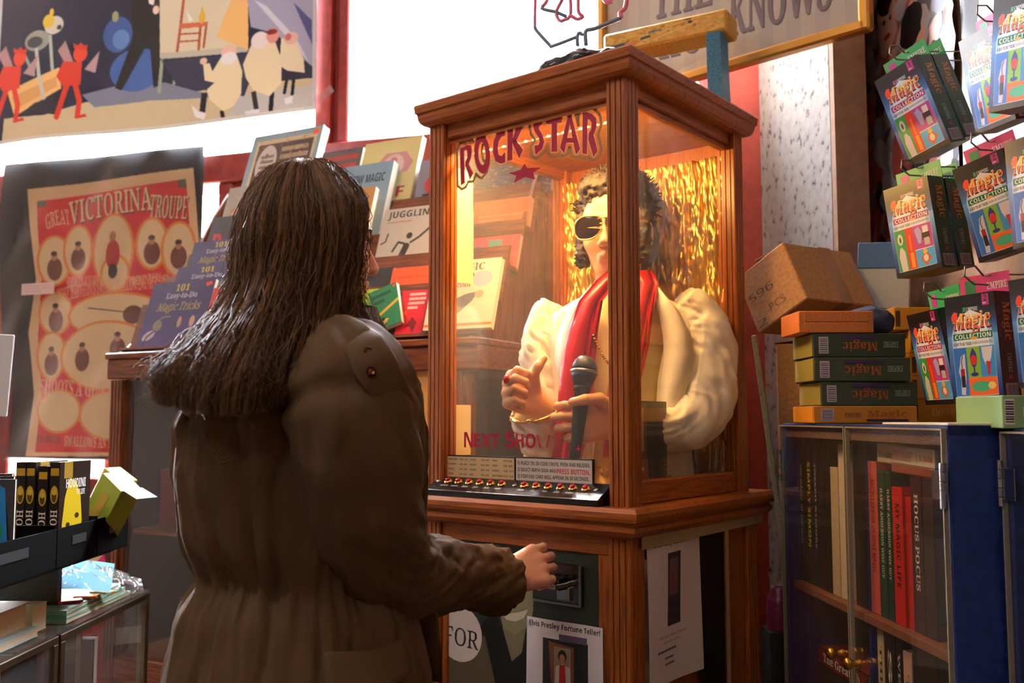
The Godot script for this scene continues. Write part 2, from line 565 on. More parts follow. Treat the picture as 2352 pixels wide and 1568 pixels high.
func ribbon(g: Geo, pts: PackedVector2Array, wd: float, z: float):
	var n := pts.size()
	for i in n:
		var a := pts[i]
		var b := pts[(i + 1) % n]
		if a.distance_to(b) < 1e-5: continue
		var d := (b - a).normalized() * wd * .35
		var m := (b - a).normalized().orthogonal() * wd * .5
		g.quad(Vector3(a.x - d.x + m.x, a.y - d.y + m.y, z), Vector3(b.x + d.x + m.x, b.y + d.y + m.y, z), Vector3(b.x + d.x - m.x, b.y + d.y - m.y, z), Vector3(a.x - d.x - m.x, a.y - d.y - m.y, z), Vector3(a.x, a.y, z - 5))

const ROCK := [
	[398,1160,428,1150,434,1432,405,1448], [428,1150,455,1133,482,1140,489,1175,484,1232,462,1288,440,1300,440,1270,455,1235,456,1185,448,1170,428,1178], [440,1290,462,1285,500,1355,476,1405],
	[748,990,746,1062,722,1068,700,1105,692,1160,700,1212,722,1222,750,1190,752,1270,715,1280,675,1262,655,1190,660,1105,690,1035],
	[770,968,812,962,806,1250,768,1258], [810,1085,858,945,890,990,832,1112,810,1120], [812,1090,838,1095,890,1170,862,1238,810,1130]]
const STAR_WORD := [
	[1046,905,1040,975,1018,985,1012,1010,1045,1060,1056,1110,1040,1165,988,1212,980,1140,1012,1135,1022,1110,1010,1070,980,1025,973,985,985,940,1010,918],
	[1070,912,1196,893,1192,958,1156,962,1158,1186,1114,1188,1116,968,1074,972],
	[1250,880,1262,880,1258,960,1213,1200,1181,1156], [1250,880,1262,880,1337,1165,1304,1208,1256,960], [1232,1080,1284,1080,1292,1115,1226,1115],
	[1358,888,1396,884,1390,1208,1356,1200], [1390,884,1430,890,1462,925,1468,985,1445,1050,1408,1080,1404,1050,1425,1010,1428,960,1415,935,1390,930], [1405,1060,1440,1050,1474,1180,1442,1228,1402,1090]]
const STAR := [905,1280,925,1315,1030,1310,972,1352,985,1405,905,1385,820,1432,838,1375,778,1355,870,1330]

func on_glass(a: Array, z := -.0275) -> PackedVector2Array:       # measured outline -> metres on the front pane
	var p := PackedVector2Array()
	for i in range(0, a.size(), 2):
		var q := local_hit(940 + a[i] / 3.409, a[i + 1] / 3.409, MACH, z)
		p.append(Vector2(q.x, q.y))
	return p
func outline(polys: Array, by: float) -> PackedVector2Array:
	var u := PackedVector2Array()
	for p in polys:
		var o := Geometry2D.offset_polygon(p, by, Geometry2D.JOIN_ROUND)
		if o.size() == 0: continue
		if u.size() == 0:
			u = o[0]
			continue
		var best := 0.0
		var out := u
		for q in Geometry2D.merge_polygons(u, o[0]):
			var ar := 0.0
			for i in q.size(): ar += q[i].cross(q[(i + 1) % q.size()])
			if absf(ar) > best:
				best = absf(ar); out = q
		u = out
	return u

func machine():
	var o := thing("fortune_machine", "tall oak coin-operated fortune teller machine with a glass box on top", "fortune machine", MACH)
	var W := -.53
	var D := -.525
	# lower cabinet
	for c in [[-.045, .004, -.05, .004], [W - .004, W + .045, -.05, .004], [-.045, .004, D - .03, D + .02], [W - .004, W + .045, D - .03, D + .02]]:
		part("lower_post", fluted(c[0], c[1], c[2], c[3], .03, .998).done(), M.wood_v, o)
	part("plinth", Geo.new().bx(W - .01, .01, 0, .07, D - .036, .01, .004).done(), M.wood_x, o)
	part("front_rail", Geo.new().bx(W + .045, -.045, .955, .998, -.03, -.004, .002).done(), M.wood_x, o)
	part("front_rail", Geo.new().bx(W + .045, -.045, .07, .14, -.03, -.004, .002).done(), M.wood_x, o)
	part("front_stile", Geo.new().bx(-.075, -.045, .14, .956, -.03, -.005, .002).bx(W + .045, W + .06, .14, .956, -.03, -.005, .002).done(), M.wood_v, o)
	part("front_board", Geo.new().bx(W + .05, -.07, .1, .97, -.03, -.012).done(), M.wood_v, o)
	part("side_panel", Geo.new().bx(-.03, -.008, .07, .998, D + .02, -.05).done(), M.wood_v, o)
	part("side_panel", Geo.new().bx(W + .008, W + .03, .07, .998, D + .02, -.05).done(), M.wood_v, o)
	part("back_panel", Geo.new().bx(W + .04, -.04, .07, 1.0, D - .02, D - .005).done(), M.wood_v, o)
	part("ledge", moulding(W, 0, D - .03, 0, [[.004, .99], [.022, .997], [.03, 1.006], [.03, 1.014], [.025, 1.018], [.025, 1.021], [.037, 1.025], [.04, 1.032], [.04, 1.042], [.034, 1.05]], .6).done(), M.wood_x, o)
	# glass box
	for c in [[-.045, 0.0, -.05, 0.0], [W, W + .045, -.05, 0.0], [-.045, 0.0, D, D + .045], [W, W + .045, D, D + .045]]:
		part("post", fluted(c[0], c[1], c[2], c[3], 1.05, 1.895).done(), M.wood_v, o)
	part("top_rail", Geo.new().bx(W + .045, -.045, 1.855, 1.895, -.04, -.012, .003).bx(W + .045, -.045, 1.845, 1.857, -.036, -.022).done(), M.wood_x, o)
	part("top_rail", Geo.new().bx(-.04, -.012, 1.862, 1.895, D + .045, -.05, .003).bx(-.036, -.02, 1.85, 1.864, D + .045, -.05).done(), M.wood_z, o)
	part("top_rail", Geo.new().bx(W + .012, W + .04, 1.855, 1.895, D + .045, -.05, .003).done(), M.wood_z, o)
	part("bottom_rail", Geo.new().bx(W + .045, -.045, 1.05, 1.085, -.04, -.02, .003).done(), M.wood_x, o)
	part("bottom_rail", Geo.new().bx(-.036, -.01, 1.05, 1.096, D + .045, -.05, .003).done(), M.wood_z, o)
	part("bottom_rail", Geo.new().bx(W + .01, W + .036, 1.05, 1.096, D + .045, -.05, .003).done(), M.wood_z, o)
	part("back_board", Geo.new().bx(W + .03, -.03, 1.05, 1.89, D + .004, D + .016).done(), M.wood_v, o)
	part("roof_board", Geo.new().bx(W + .02, -.02, 1.878, 1.9, D + .02, -.02).done(), M.wood_x, o)
	part("cornice", moulding(W, 0, D, 0, [[-.004, 1.888], [.012, 1.888], [.02, 1.893], [.025, 1.903], [.026, 1.912], [.031, 1.914], [.033, 1.93], [.03, 1.9345]], .55, .6).done(), M.wood_x, o)
	part("glass_pane", Geo.new().bx(W + .04, -.04, 1.08, 1.862, -.032, -.028).done(), M.pane_glass, o)
	part("glass_pane", Geo.new().bx(-.03, -.026, 1.085, 1.87, D + .04, -.045).done(), M.pane_glass, o)
	part("glass_pane", Geo.new().bx(W + .024, W + .028, 1.085, 1.87, D + .04, -.045).done(), M.pane_glass, o)
	# crinkled gold curtain
	var fz := FastNoiseLite.new()
	fz.seed = 4; fz.frequency = 1.0; fz.fractal_octaves = 2
	var gold := mat("gold_foil", C(214, 172, 92), 0.28, 0.85)
	var curtain := Geo.new().smooth(true)
	curtain.sheet(Transform3D(Basis(), Vector3(0, 0, D + .035)), W + .03, 1.06, -.03, 1.84, 170, 90, func(u, v):
		var gather := exp(-v * 14.0)
		var a: float = fz.get_noise_2d(u * 26.0, v * 2.2) * .022 * (.35 + v) + fz.get_noise_2d(u * 60.0 + 9.0, v * 26.0) * .006 + absf(fz.get_noise_2d(u * 34.0, v * 4.0 + 30.0)) * .016 + gather * sin(u * 190.0) * .003
		return Vector3(0, 0, a))
	part("gold_curtain", curtain.done(), gold, o, "crinkled gold foil curtain")
	# lettering on the front glass
	var crimson := mat("crimson_vinyl", C(176, 18, 62), 0.5)
	var gold_v := mat("gold_vinyl", C(160, 126, 84), 0.5)
	var pale_v := mat("pale_vinyl", C(226, 198, 150), 0.5)
	for word in [ROCK, STAR_WORD]:
		var g := Geo.new()
		var polys := []
		for s in word: polys.append(on_glass(s))
		if word == ROCK:
			for half in 2:
				var ring := []
				for k in 13:
					var a := PI * k / 12.0 + PI * half
					ring.append_array([571 + 62 * sin(a) - 8 * cos(a), 1206 - 152 * cos(a)])
				for k in 13:
					var a := PI * (12 - k) / 12.0 + PI * half
					ring.append_array([570 + 29 * sin(a) - 4 * cos(a), 1202 - 92 * cos(a)])
				polys.append(on_glass(ring))
		for p in polys: g.prism(p, Transform3D(), -.0279, -.0275)
		part("lettering_rock" if word == ROCK else "lettering_star", g.done(), crimson, o, "crimson vinyl word ROCK" if word == ROCK else "crimson vinyl word STAR")
		var b := Geo.new()
		ribbon(b, outline(polys, .0105), .0062, -.0276)
		part("lettering_outline", b.done(), gold_v, o)
		var b2 := Geo.new()
		for p in polys:
			for q in Geometry2D.offset_polygon(p, .0012): ribbon(b2, q, .0016, -.0278)
		part("lettering_edge", b2.done(), pale_v, o)
	part("star", Geo.new().prism(on_glass(STAR), Transform3D(), -.0279, -.0275).done(), crimson, o, "crimson vinyl star")
	var nx := Geo.new()
	for t in [["N", 1066, 994, 1087, 1029], ["EXT", 1088, 998, 1147, 1028], ["S", 1160, 993, 1183, 1030], ["HO", 1184, 998, 1230, 1030]]:
		var a := local_hit(t[1], t[4], MACH, -.0275)
		var b := local_hit(t[3], t[2], MACH, -.0275)
		nx.text(t[0], Transform3D(), a.x, a.y + .002, b.x - a.x, b.y - a.y, -.0275)
	for s in [[790, 1040, 800, 1040, 822, 1128, 812, 1130], [872, 1040, 882, 1042, 862, 1128, 852, 1128], [1066, 1106, 1074, 1106, 1074, 1128, 1087, 1128, 1070, 1153, 1053, 1128, 1066, 1128]]:
		var p := PackedVector2Array()
		for i in range(0, s.size(), 2):
			var q := local_hit(960 + s[i] / 2.904, 640 + s[i + 1] / 2.904, MACH, -.0275)
			p.append(Vector2(q.x, q.y))
		if s[0] == 1066: part("arrow", Geo.new().prism(p, Transform3D(), -.0279, -.0275).done(), crimson, o, "small crimson vinyl arrow")
		else: nx.prism(p, Transform3D(), -.0279, -.0275)
	part("lettering_next_show", nx.done(), crimson, o, "crimson vinyl words NEXT SHOW")
	# two printed cards in front of the glass
	var z := Art.new(512, 156, C(212, 180, 138))
	var r := rng(3)
	var zs := [["CAPRICORN:", "12/22 - 1/19"], ["AQUARIUS:", "1/20 - 2/18"], ["PISCES:", "2/19 - 3/20"], ["ARIES:", "3/21 - 4/19"], ["TAURUS:", "4/20 - 5/20"], ["GEMINI:", "5/21 - 6/20"], ["CANCER:", "6/21 - 7/22"], ["LEO:", "7/23 - 8/22"], ["VIRGO:", "8/23 - 9/22"], ["LIBRA:", "9/23 - 10/22"], ["SCORPIO:", "10/23 - 11/21"], ["SAGITTARIUS:", "11/22 - 12/21"]]
	for i in 12:
		var cx := 14 + (i / 4) * 168
		var cy := 14 + (i % 4) * 36
		z.text(zs[i][0], cx, cy, 7.0 * zs[i][0].length(), 13, C(50, 36, 30))
		z.text(zs[i][1], cx + 86, cy, 5.4 * zs[i][1].length(), 13, C(50, 36, 30))
	var ins := Art.new(640, 176, C(206, 192, 182))
	ins.text("1) PLACE 75¢ IN COIN CHUTE, PUSH AND RELEASE.", 14, 22, 612, 34, C(40, 30, 30))
	ins.text("2) SELECT BIRTH SIGN AND", 14, 72, 330, 32, C(40, 30, 30))
	ins.text("PRESS BUTTON.", 352, 68, 274, 38, C(196, 26, 34))
	ins.text("3) FORTUNE CARD WILL APPEAR IN 30 SECONDS.", 14, 120, 604, 34, C(40, 30, 30))
	for s in [["zodiac_card", 1024, 1049, 1184, 1098, z, "printed zodiac date card in a black frame"], ["instruction_card", 1183, 1054, 1363, 1108, ins, "printed instruction card in a black frame"]]:
		var a := local_hit(s[1], s[4], MACH, -.02)
		var b := local_hit(s[3], s[2], MACH, -.02)
		var f := part(s[0], Geo.new().bx(a.x, b.x, a.y, b.y, -.026, -.02, .0015).done(), M.black_plastic, o, s[6])
		part("print", Geo.new().sheet(Transform3D(), a.x + .003, a.y + .003, b.x - .003, b.y - .003).done(), print_mat(s[0] + "_print", s[5], .35), f).position.z = -.0195
	# control panel with buttons
	var gloss := mat("panel_black", C(22, 22, 24), 0.16, 0.0, 0.6)
	var side := PackedVector2Array([Vector2(-.028, 1.05), Vector2(.03, 1.05), Vector2(.031, 1.062), Vector2(-.022, 1.09), Vector2(-.028, 1.09)])
	var pf := Transform3D(Basis(Vector3(0, 0, 1), Vector3(0, 1, 0), Vector3(-1, 0, 0)), Vector3.ZERO)      # polygon x = z, y = y, extruded along -x
	var panel := part("control_panel", Geo.new().prism(side, pf, .052, .505).done(), gloss, o, "glossy black sloping panel of red buttons")
	var sl := Vector3(0, 1.09 - 1.062, -.022 - .031).normalized()
	var nrm := Vector3(0, .053, .028).normalized()
	var face := Transform3D(Basis(Vector3(1, 0, 0), sl, nrm), Vector3(0, 1.062, .031))
	part("panel_edge", Geo.new().bx(-.505, -.052, .0, .0022, -.0004, .0006).done(), M.steel, panel).transform = face
	var red := mat("button_red", C(190, 14, 22), 0.25)
	var names := ["Capricorn", "Aquarius", "Pisces", "Aries", "Taurus", "Gemini", "Cancer", "Leo", "Virgo", "Libra", "Scorpio", "Sagittarius"]
	var labels := Geo.new()
	for i in 12:
		var x: float = -.466 + i * .0305 + (.03 if i > 5 else 0.0)
		var bz := part("button_bezel", Geo.new().smooth(true).lathe([[.0085, 0], [.0088, .0015], [.007, .003], [.005, .003]], Transform3D(Basis(Vector3(1, 0, 0), Vector3(0, 0, 1), Vector3(0, -1, 0)), Vector3(x, .038, 0)), 14).bx(x - .0105, x + .0105, .0355, .0405, .0, .0012, .0005).done(), M.gold_metal, panel)
		bz.transform = face
		part("button", Geo.new().smooth(true).lathe([[.005, .002], [.0052, .006], [.0042, .0078], [.0015, .0084]], Transform3D(Basis(Vector3(1, 0, 0), Vector3(0, 0, 1), Vector3(0, -1, 0)), Vector3(x, .038, 0)), 14).done(), red, panel).transform = face
		var wd: float = .0026 * names[i].length()
		labels.text(names[i], face, x - wd / 2, .018, wd, .0062, .0004, "Droid Serif", 400, .3)
	part("sign_names", labels.done(), M.paper, panel)
	var sc := Geo.new().smooth(true)
	for x in [-.277, -.075, -.493]:
		sc.lathe([[.005, 0], [.0045, .002], [.001, .003]], face * Transform3D(Basis(Vector3(1, 0, 0), Vector3(0, 0, 1), Vector3(0, -1, 0)), Vector3(x, .036, 0)), 12)
	part("screw", sc.done(), M.steel, panel)
	# sheet with a man's portrait behind the coin slide
	var a := Art.new(440, 700, C(46, 52, 44))
	var px := func(x, y): var q := local_hit(x, y, MACH, -.006); return Vector2((q.x + .512) / .44 * 440.0, (.957 - q.y) / .7 * 700.0)
	var pp := func(l: Array, c: Color):
		var g := PackedVector2Array()
		for i in range(0, l.size(), 2): g.append(px.call(l[i], l[i + 1]))
		a.poly(g, c)
	pp.call([1010, 1240, 1040, 1232, 1070, 1250, 1085, 1280, 1070, 1320, 1020, 1320], C(206, 190, 190))
	pp.call([1120, 1300, 1130, 1265, 1165, 1255, 1205, 1258, 1225, 1280, 1230, 1330, 1220, 1400, 1130, 1400], C(14, 13, 14))
	var fc: Vector2 = px.call(1181, 1375)
	a.oval(fc.x, fc.y, 46, 92, C(146, 138, 104))
	pp.call([1150, 1412, 1190, 1406, 1210, 1400, 1200, 1420, 1180, 1428, 1160, 1424], C(214, 208, 184))
	pp.call([1130, 1400, 1150, 1440, 1180, 1470, 1215, 1430, 1225, 1480, 1240, 1640, 1080, 1640, 1110, 1480, 1100, 1440], C(18, 18, 18))
	pp.call([1150, 1440, 1180, 1458, 1205, 1442, 1195, 1500, 1172, 1520], C(128, 120, 92))
	pp.call([1020, 1500, 1110, 1460, 1150, 1640, 1000, 1700, 1000, 1560], C(92, 84, 62))
	pp.call([1215, 1440, 1240, 1470, 1290, 1520, 1300, 1700, 1225, 1700], C(80, 74, 58))
	var dc: Vector2 = px.call(1052, 1455)
	a.oval(dc.x, dc.y, 64, 60, C(228, 216, 214))
	var fa: Vector2 = px.call(1017, 1428)
	var fb: Vector2 = px.call(1096, 1472)
	a.text("FOR", fa.x, fa.y + 6, fb.x - fa.x, 38, C(40, 32, 36), "Droid Serif", 400, .03)
	part("portrait_sheet", Geo.new().sheet(Transform3D(), -.512, .257, -.072, .957).done(), print_mat("portrait_print", a, .45), o, "grey-green printed sheet with a man's portrait and the word FOR").position.z = -.011
	# coin slide
	var cs := part("coin_mechanism", Geo.new().bx(-.235, -.113, .853, .93, -.012, -.004, .002).done(), mat("worn_chrome", C(120, 112, 108), .22, 1.0), o, "worn chrome coin slide plate")
	part("slide", Geo.new().bx(-.208, -.138, .887, .898, -.004, .05, .002).bx(-.208, -.142, .898, .904, .0, .03, .002).done(), M.chrome, cs)
	var cg := Geo.new()
	for i in 5: cg.bx(-.186 + i * .011, -.183 + i * .011, .884, .907, .006, .034)
	part("coin_guide", cg.done(), M.black_plastic, cs)
	part("coin_gate", Geo.new().bx(-.168, -.138, .86, .886, -.004, .004, .001).done(), M.chrome, cs)
	part("edge_trim", Geo.new().bx(-.117, -.112, .85, .93, -.006, 0).bx(-.235, -.112, .85, .854, -.006, 0).done(), M.steel, cs)
	# lights under the roof
	var glow := mat("led_glow", C(255, 236, 190), .4)
	glow.emission_enabled = true
	glow.emission = C(255, 214, 140)
	glow.emission_energy_multiplier = 14.0
	var strip := part("light_strip", Geo.new().bx(-.47, -.05, 1.8205, 1.8235, -.0575, -.055).done(), M.white_paint, o)
	for i in 19: part("led", Geo.new().box(at(-.435 + i * .0206 + (i % 3) * .002, 1.822, -.0535), Vector3(.0075, .004, .0035), .001).done(), glow, strip)
	var l := AreaLight3D.new()
	l.name = "strip_light"
	o.add_child(l)
	l.area_size = Vector2(.42, .02)
	l.position = Vector3(-.265, 1.85, -.075)
	l.rotation_degrees = Vector3(-60, 0, 0)
	l.light_color = C(255, 196, 110)
	l.light_energy = 1.1
	l.area_range = 4.0
	l.shadow_enabled = true
	machine_papers(o)

func flyer(seed_: int, dark: bool) -> Art:
	var a := Art.new(340, 480, C(226, 214, 214))
	a.text("Elvis Presley Fortune Teller!", 12 if dark else 40, 10, 316 if dark else 230, 26, C(34, 30, 34))
	if dark:
		a.rect(78, 66, 196, 414, C(20, 18, 20))
		a.rect(150, 46, 120, 24, C(96, 80, 110))
		a.pl([104, 76, 214, 86, 214, 270, 118, 262], C(120, 70, 46))
		a.rect(128, 92, 72, 160, C(150, 132, 110))
		a.oval(164, 122, 18, 22, C(52, 34, 30)); a.oval(164, 130, 12, 15, C(176, 126, 96))
		a.pl([136, 160, 164, 148, 196, 160, 200, 250, 130, 250], C(206, 204, 204))
		a.pl([152, 152, 176, 152, 180, 230, 150, 230], C(178, 26, 30))
		a.pl([112, 262, 216, 272, 216, 480, 106, 480], C(150, 84, 52))
		a.rect(178, 330, 16, 14, C(220, 210, 190))
	else:
		a.rect(118, 56, 90, 240, C(66, 50, 66))
		a.rect(128, 76, 60, 120, C(110, 92, 96)); a.rect(148, 120, 18, 60, C(140, 60, 72))
		a.rect(118, 206, 90, 90, C(52, 44, 56))
		a.text("Great money maker in the proper", 60, 320, 190, 14, C(110, 98, 104), "Droid Sans", 400)
		a.text("high traffic location!", 96, 340, 110, 13, C(130, 118, 124), "Droid Sans", 400)
		a.lines(54, 368, 200, 1, 14, 8, C(60, 52, 58), rng(21))
		a.lines(104, 394, 96, 1, 14, 7, C(80, 72, 78), rng(22))
		a.lines(104, 414, 96, 1, 14, 7, C(80, 72, 78), rng(23))
	return a

func machine_papers(mo: Node3D):
	var tape := mat("masking_tape", C(172, 150, 112), .8)
	# flyer on the front
	var fa := local_hit(1213, 1414, MACH, 0.003)
	var t := Transform3D(MACH.basis, MACH * Vector3(fa.x, .82, .0065))
	var f := thing("flyer", "white flyer with a machine photo taped below the coin slide", "flyer", t)
	var curl := func(u, v): return Vector3(0, 0, .006 * (1.0 - u) * (1.0 - u) * (v) + .002 * sin(u * 6.0))
	part("sheet", Geo.new().smooth(true).sheet(Transform3D(), 0, -.262, .182, 0, 10, 10, curl).done(), print_mat("flyer_front_print", flyer(1, true), .6), f)
	part("tape", Geo.new().bx(-.006, .02, -.02, -.006, .0042, .0047).done(), M.clear_plastic, f)
	# flyer on the side panel
	var sf := Transform3D(MACH.basis * Basis(Vector3.UP, PI / 2), MACH * Vector3(.0065, 0, -.05))
	var g := thing("flyer", "white flyer with small print taped on the side of the machine", "flyer", sf)
	part("sheet", Geo.new().smooth(true).sheet(Transform3D(), .0, .70, .222, .985, 8, 8, func(u, v): return Vector3(0, 0, .004 * sin(u * 5.0 + v * 2.0))).done(), print_mat("flyer_side_print", flyer(2, false), .6), g)
	part("tape", Geo.new().box(at(.25, .987, .005, rot(0, 0, .6)), Vector3(.55, .03, .0006)).done(), tape, g)
	part("tape", Geo.new().box(at(.335, .71, .004, rot(0, 0, 0)), Vector3(.016, .55, .0006)).done(), tape, g)
	part("tape", Geo.new().box(at(-.008, .80, .004, rot(0, 0, 0)), Vector3(.014, .3, .0006)).done(), M.clear_plastic, g)
	part("black_sheet", Geo.new().bx(.222, .33, .6, .972, -.003, -.002).done(), mat("dark_sheet", C(30, 22, 24), .35), g)
	# cards standing or hanging inside the box
	var lf := Transform3D(MACH.basis * Basis(Vector3.UP, -PI / 2), MACH * Vector3(-.496, 0, 0))     # looks along +x from the left pane... z points to -x
	var cards := [[1038, 398, 1086, 482, "pale card hanging inside the left pane, upper one"], [1038, 486, 1087, 645, "pale card hanging inside the left pane, lower one"], [1030, 930, 1081, 1046, "blank white card standing at the foot of the left pane"]]
	var cm := mat("cream_card", C(232, 214, 166), .8)
	var lplane := Transform3D(MACH.basis * Basis(Vector3.UP, PI / 2), MACH * Vector3(-.497, 0, 0))
	for c in cards:
		var p := local_hit(c[0], c[3], lplane)
		var q := local_hit(c[2], c[1], lplane)
		var x0 := maxf(p.x, .036)
		one("card", c[4], "card", Geo.new().smooth(true).sheet(Transform3D(), x0, p.y, q.x, q.y - .0, 6, 4, func(u, v): return Vector3(0, 0, .004 * sin(u * 3.0))), cm, lplane)
	# folded photo card inside the right pane
	var a := Art.new(150, 400, C(22, 20, 22))
	a.pl([0, 0, 76, 8, 76, 236, 0, 230], C(110, 62, 40))
	a.rect(8, 24, 58, 180, C(170, 150, 130)); a.rect(26, 96, 22, 80, C(190, 30, 34)); a.oval(37, 60, 14, 18, C(70, 48, 40))
	a.pl([0, 230, 78, 236, 84, 400, 0, 400], C(160, 84, 48))
	a.rect(56, 268, 10, 14, C(210, 200, 180))
	var rp := Transform3D(MACH.basis * Basis(Vector3.UP, PI / 2), MACH * Vector3(-.045, 0, 0))
	var p0 := local_hit(1478, 1108, rp)
	var p1 := local_hit(1540, 922, rp)
	one("photo_card", "dark photo card of a fortune machine standing inside the right pane", "card", Geo.new().smooth(true).sheet(Transform3D(), .05, 1.052, p1.x, p1.y, 8, 4, func(u, v): return Vector3(0, 0, -.01 * u * u)), print_mat("photo_card_print", a, .4), rp)

# ================================================================== smooth bodies: distance field -> surface nets
class Field:
	var lo: Vector3
	var cell: float
	var nx: int
	var ny: int
	var nz: int
	var f: PackedFloat32Array
	func _init(lo_: Vector3, hi: Vector3, cell_: float):
		lo = lo_; cell = cell_
		nx = int((hi.x - lo.x) / cell) + 2; ny = int((hi.y - lo.y) / cell) + 2; nz = int((hi.z - lo.z) / cell) + 2
		f = PackedFloat32Array(); f.resize(nx * ny * nz); f.fill(1.0)
	func span(a: Vector3, b: Vector3, grow: float) -> Array:
		var p := ((a.min(b) - Vector3.ONE * grow - lo) / cell).floor()
		var q := ((a.max(b) + Vector3.ONE * grow - lo) / cell).ceil()
		return [maxi(0, int(p.x)), mini(nx - 1, int(q.x)), maxi(0, int(p.y)), mini(ny - 1, int(q.y)), maxi(0, int(p.z)), mini(nz - 1, int(q.z))]
	func mix(i: int, d: float, k: float):
		var o := f[i]
		var h := maxf(k - absf(o - d), 0.0)
		f[i] = minf(o, d) - h * h / (4.0 * k)
	func bone(a: Vector3, b: Vector3, ra: float, rb: float, k := .01):
		var ab := b - a
		var l2 := maxf(ab.length_squared(), 1e-9)
		var s := span(a, b, maxf(ra, rb) + k + cell * 2)
		for z in range(s[4], s[5] + 1):
			for y in range(s[2], s[3] + 1):
				var i: int = (z * ny + y) * nx + s[0]
				var p := lo + Vector3(s[0], y, z) * cell
				for x in range(s[0], s[1] + 1):
					var t := clampf((p - a).dot(ab) / l2, 0.0, 1.0)
					mix(i, p.distance_to(a + ab * t) - lerpf(ra, rb, t), k)
					i += 1
					p.x += cell
	func egg(t: Transform3D, r: Vector3, k := .01, cut := false):      # ellipsoid, or a dent
		var inv := t.affine_inverse()
		var m := maxf(r.x, maxf(r.y, r.z))
		var s := span(t.origin, t.origin, m + k + cell * 2)
		var mr := minf(r.x, minf(r.y, r.z))
		for z in range(s[4], s[5] + 1):
			for y in range(s[2], s[3] + 1):
				for x in range(s[0], s[1] + 1):
					var q := inv * (lo + Vector3(x, y, z) * cell)
					var k0 := (q / r).length()
					var k1 := (q / (r * r)).length()
					var d := k0 * (k0 - 1.0) / maxf(k1, 1e-6) if k0 > .05 else -mr
					var i := (z * ny + y) * nx + x
					if cut:
						var h := maxf(k - absf(f[i] + d), 0.0)
						f[i] = maxf(f[i], -d) + h * h / (4.0 * k)
					else:
						mix(i, d, k)
	func wrinkle(fn: Callable):
		for z in nz:
			for y in ny:
				for x in nx:
					var i := (z * ny + y) * nx + x
					if absf(f[i]) < .03: f[i] += fn.call(lo + Vector3(x, y, z) * cell)
	func add_to(st: SurfaceTool, tint := Color.WHITE, paint = null):
		var idx := PackedInt32Array()
		idx.resize(nx * ny * nz); idx.fill(-1)
		var vs := PackedVector3Array()
		var sx := 1
		var sy := nx
		var sz := nx * ny
		for z in nz - 1:
			for y in ny - 1:
				var i := (z * ny + y) * nx
				for x in nx - 1:
					var a := f[i]
					var neg := a < 0.0
					if neg != (f[i + sx] < 0.0) or neg != (f[i + sy] < 0.0) or neg != (f[i + sz] < 0.0) or neg != (f[i + sx + sy] < 0.0) or neg != (f[i + sx + sz] < 0.0) or neg != (f[i + sy + sz] < 0.0) or neg != (f[i + sx + sy + sz] < 0.0):
						var sum := Vector3.ZERO
						var n := 0
						for e in [[0, 0, 0, 1, 0, 0], [0, 1, 0, 1, 1, 0], [0, 0, 1, 1, 0, 1], [0, 1, 1, 1, 1, 1], [0, 0, 0, 0, 1, 0], [1, 0, 0, 1, 1, 0], [0, 0, 1, 0, 1, 1], [1, 0, 1, 1, 1, 1], [0, 0, 0, 0, 0, 1], [1, 0, 0, 1, 0, 1], [0, 1, 0, 0, 1, 1], [1, 1, 0, 1, 1, 1]]:
							var fa := f[i + e[0] + e[1] * sy + e[2] * sz]
							var fb := f[i + e[3] + e[4] * sy + e[5] * sz]
							if (fa < 0.0) != (fb < 0.0):
								var t := fa / (fa - fb)
								sum += Vector3(e[0], e[1], e[2]).lerp(Vector3(e[3], e[4], e[5]), t)
								n += 1
						idx[i] = vs.size()
						vs.append(lo + (Vector3(x, y, z) + sum / n) * cell)
					i += 1
		st.set_smooth_group(0)
		for z in range(1, nz - 1):
			for y in range(1, ny - 1):
				for x in range(1, nx - 1):
					var i := (z * ny + y) * nx + x
					var neg := f[i] < 0.0
					for e in [[sx, sy, sz], [sy, sz, sx], [sz, sx, sy]]:
						if neg == (f[i + e[0]] < 0.0): continue
						var q := [idx[i], idx[i - e[1]], idx[i - e[1] - e[2]], idx[i - e[2]]]
						if q.has(-1): continue
						if not neg: q.reverse()
						for k in [0, 2, 1, 0, 3, 2]:
							var p: Vector3 = vs[q[k]]
							st.set_color(paint.call(p) if paint != null else tint)
							st.add_vertex(p)

# a hand in its own frame: x from the index knuckle to the little finger, y from wrist to knuckles, z out of the palm
func hand_bones(fd: Field, t: Transform3D, s: float, curls: Array, thumb: Array, spread := 0.0, kf := .004):
	var kx := [-.033, -.011, .011, .032]
	var ky := [.086, .090, .086, .077]
	var ln := [.074, .082, .076, .060]
	fd.bone(t * Vector3(0, -.03 * s, 0), t * Vector3(0, .01 * s, 0), .025 * s, .027 * s, .012)
	for i in 4:
		fd.bone(t * (Vector3(kx[i] * .55, .005, 0) * s), t * (Vector3(kx[i], ky[i], 0) * s), .016 * s, .0125 * s, .012)
	for i in 4:
		var p := Vector3(kx[i], ky[i], 0) * s
		var a := 0.0
		var fr := [.46, .30, .24]
		var rr := [.0096, .0088, .0081, .0072]
		for j in 3:
			a += curls[i][j]
			var q: Vector3 = p + Vector3(sin(spread * (i - 1.5)), cos(a), sin(a)) * ln[i] * fr[j] * s
			fd.bone(t * p, t * q, rr[j] * s, rr[j + 1] * s, kf if j > 0 else .006)
			p = q
	for j in thumb.size() - 1:
		fd.bone(t * (thumb[j] * s), t * (thumb[j + 1] * s), [.017, .0125, .0108][j] * s, [.0125, .0108, .0088][j] * s, .009 if j == 0 else kf)

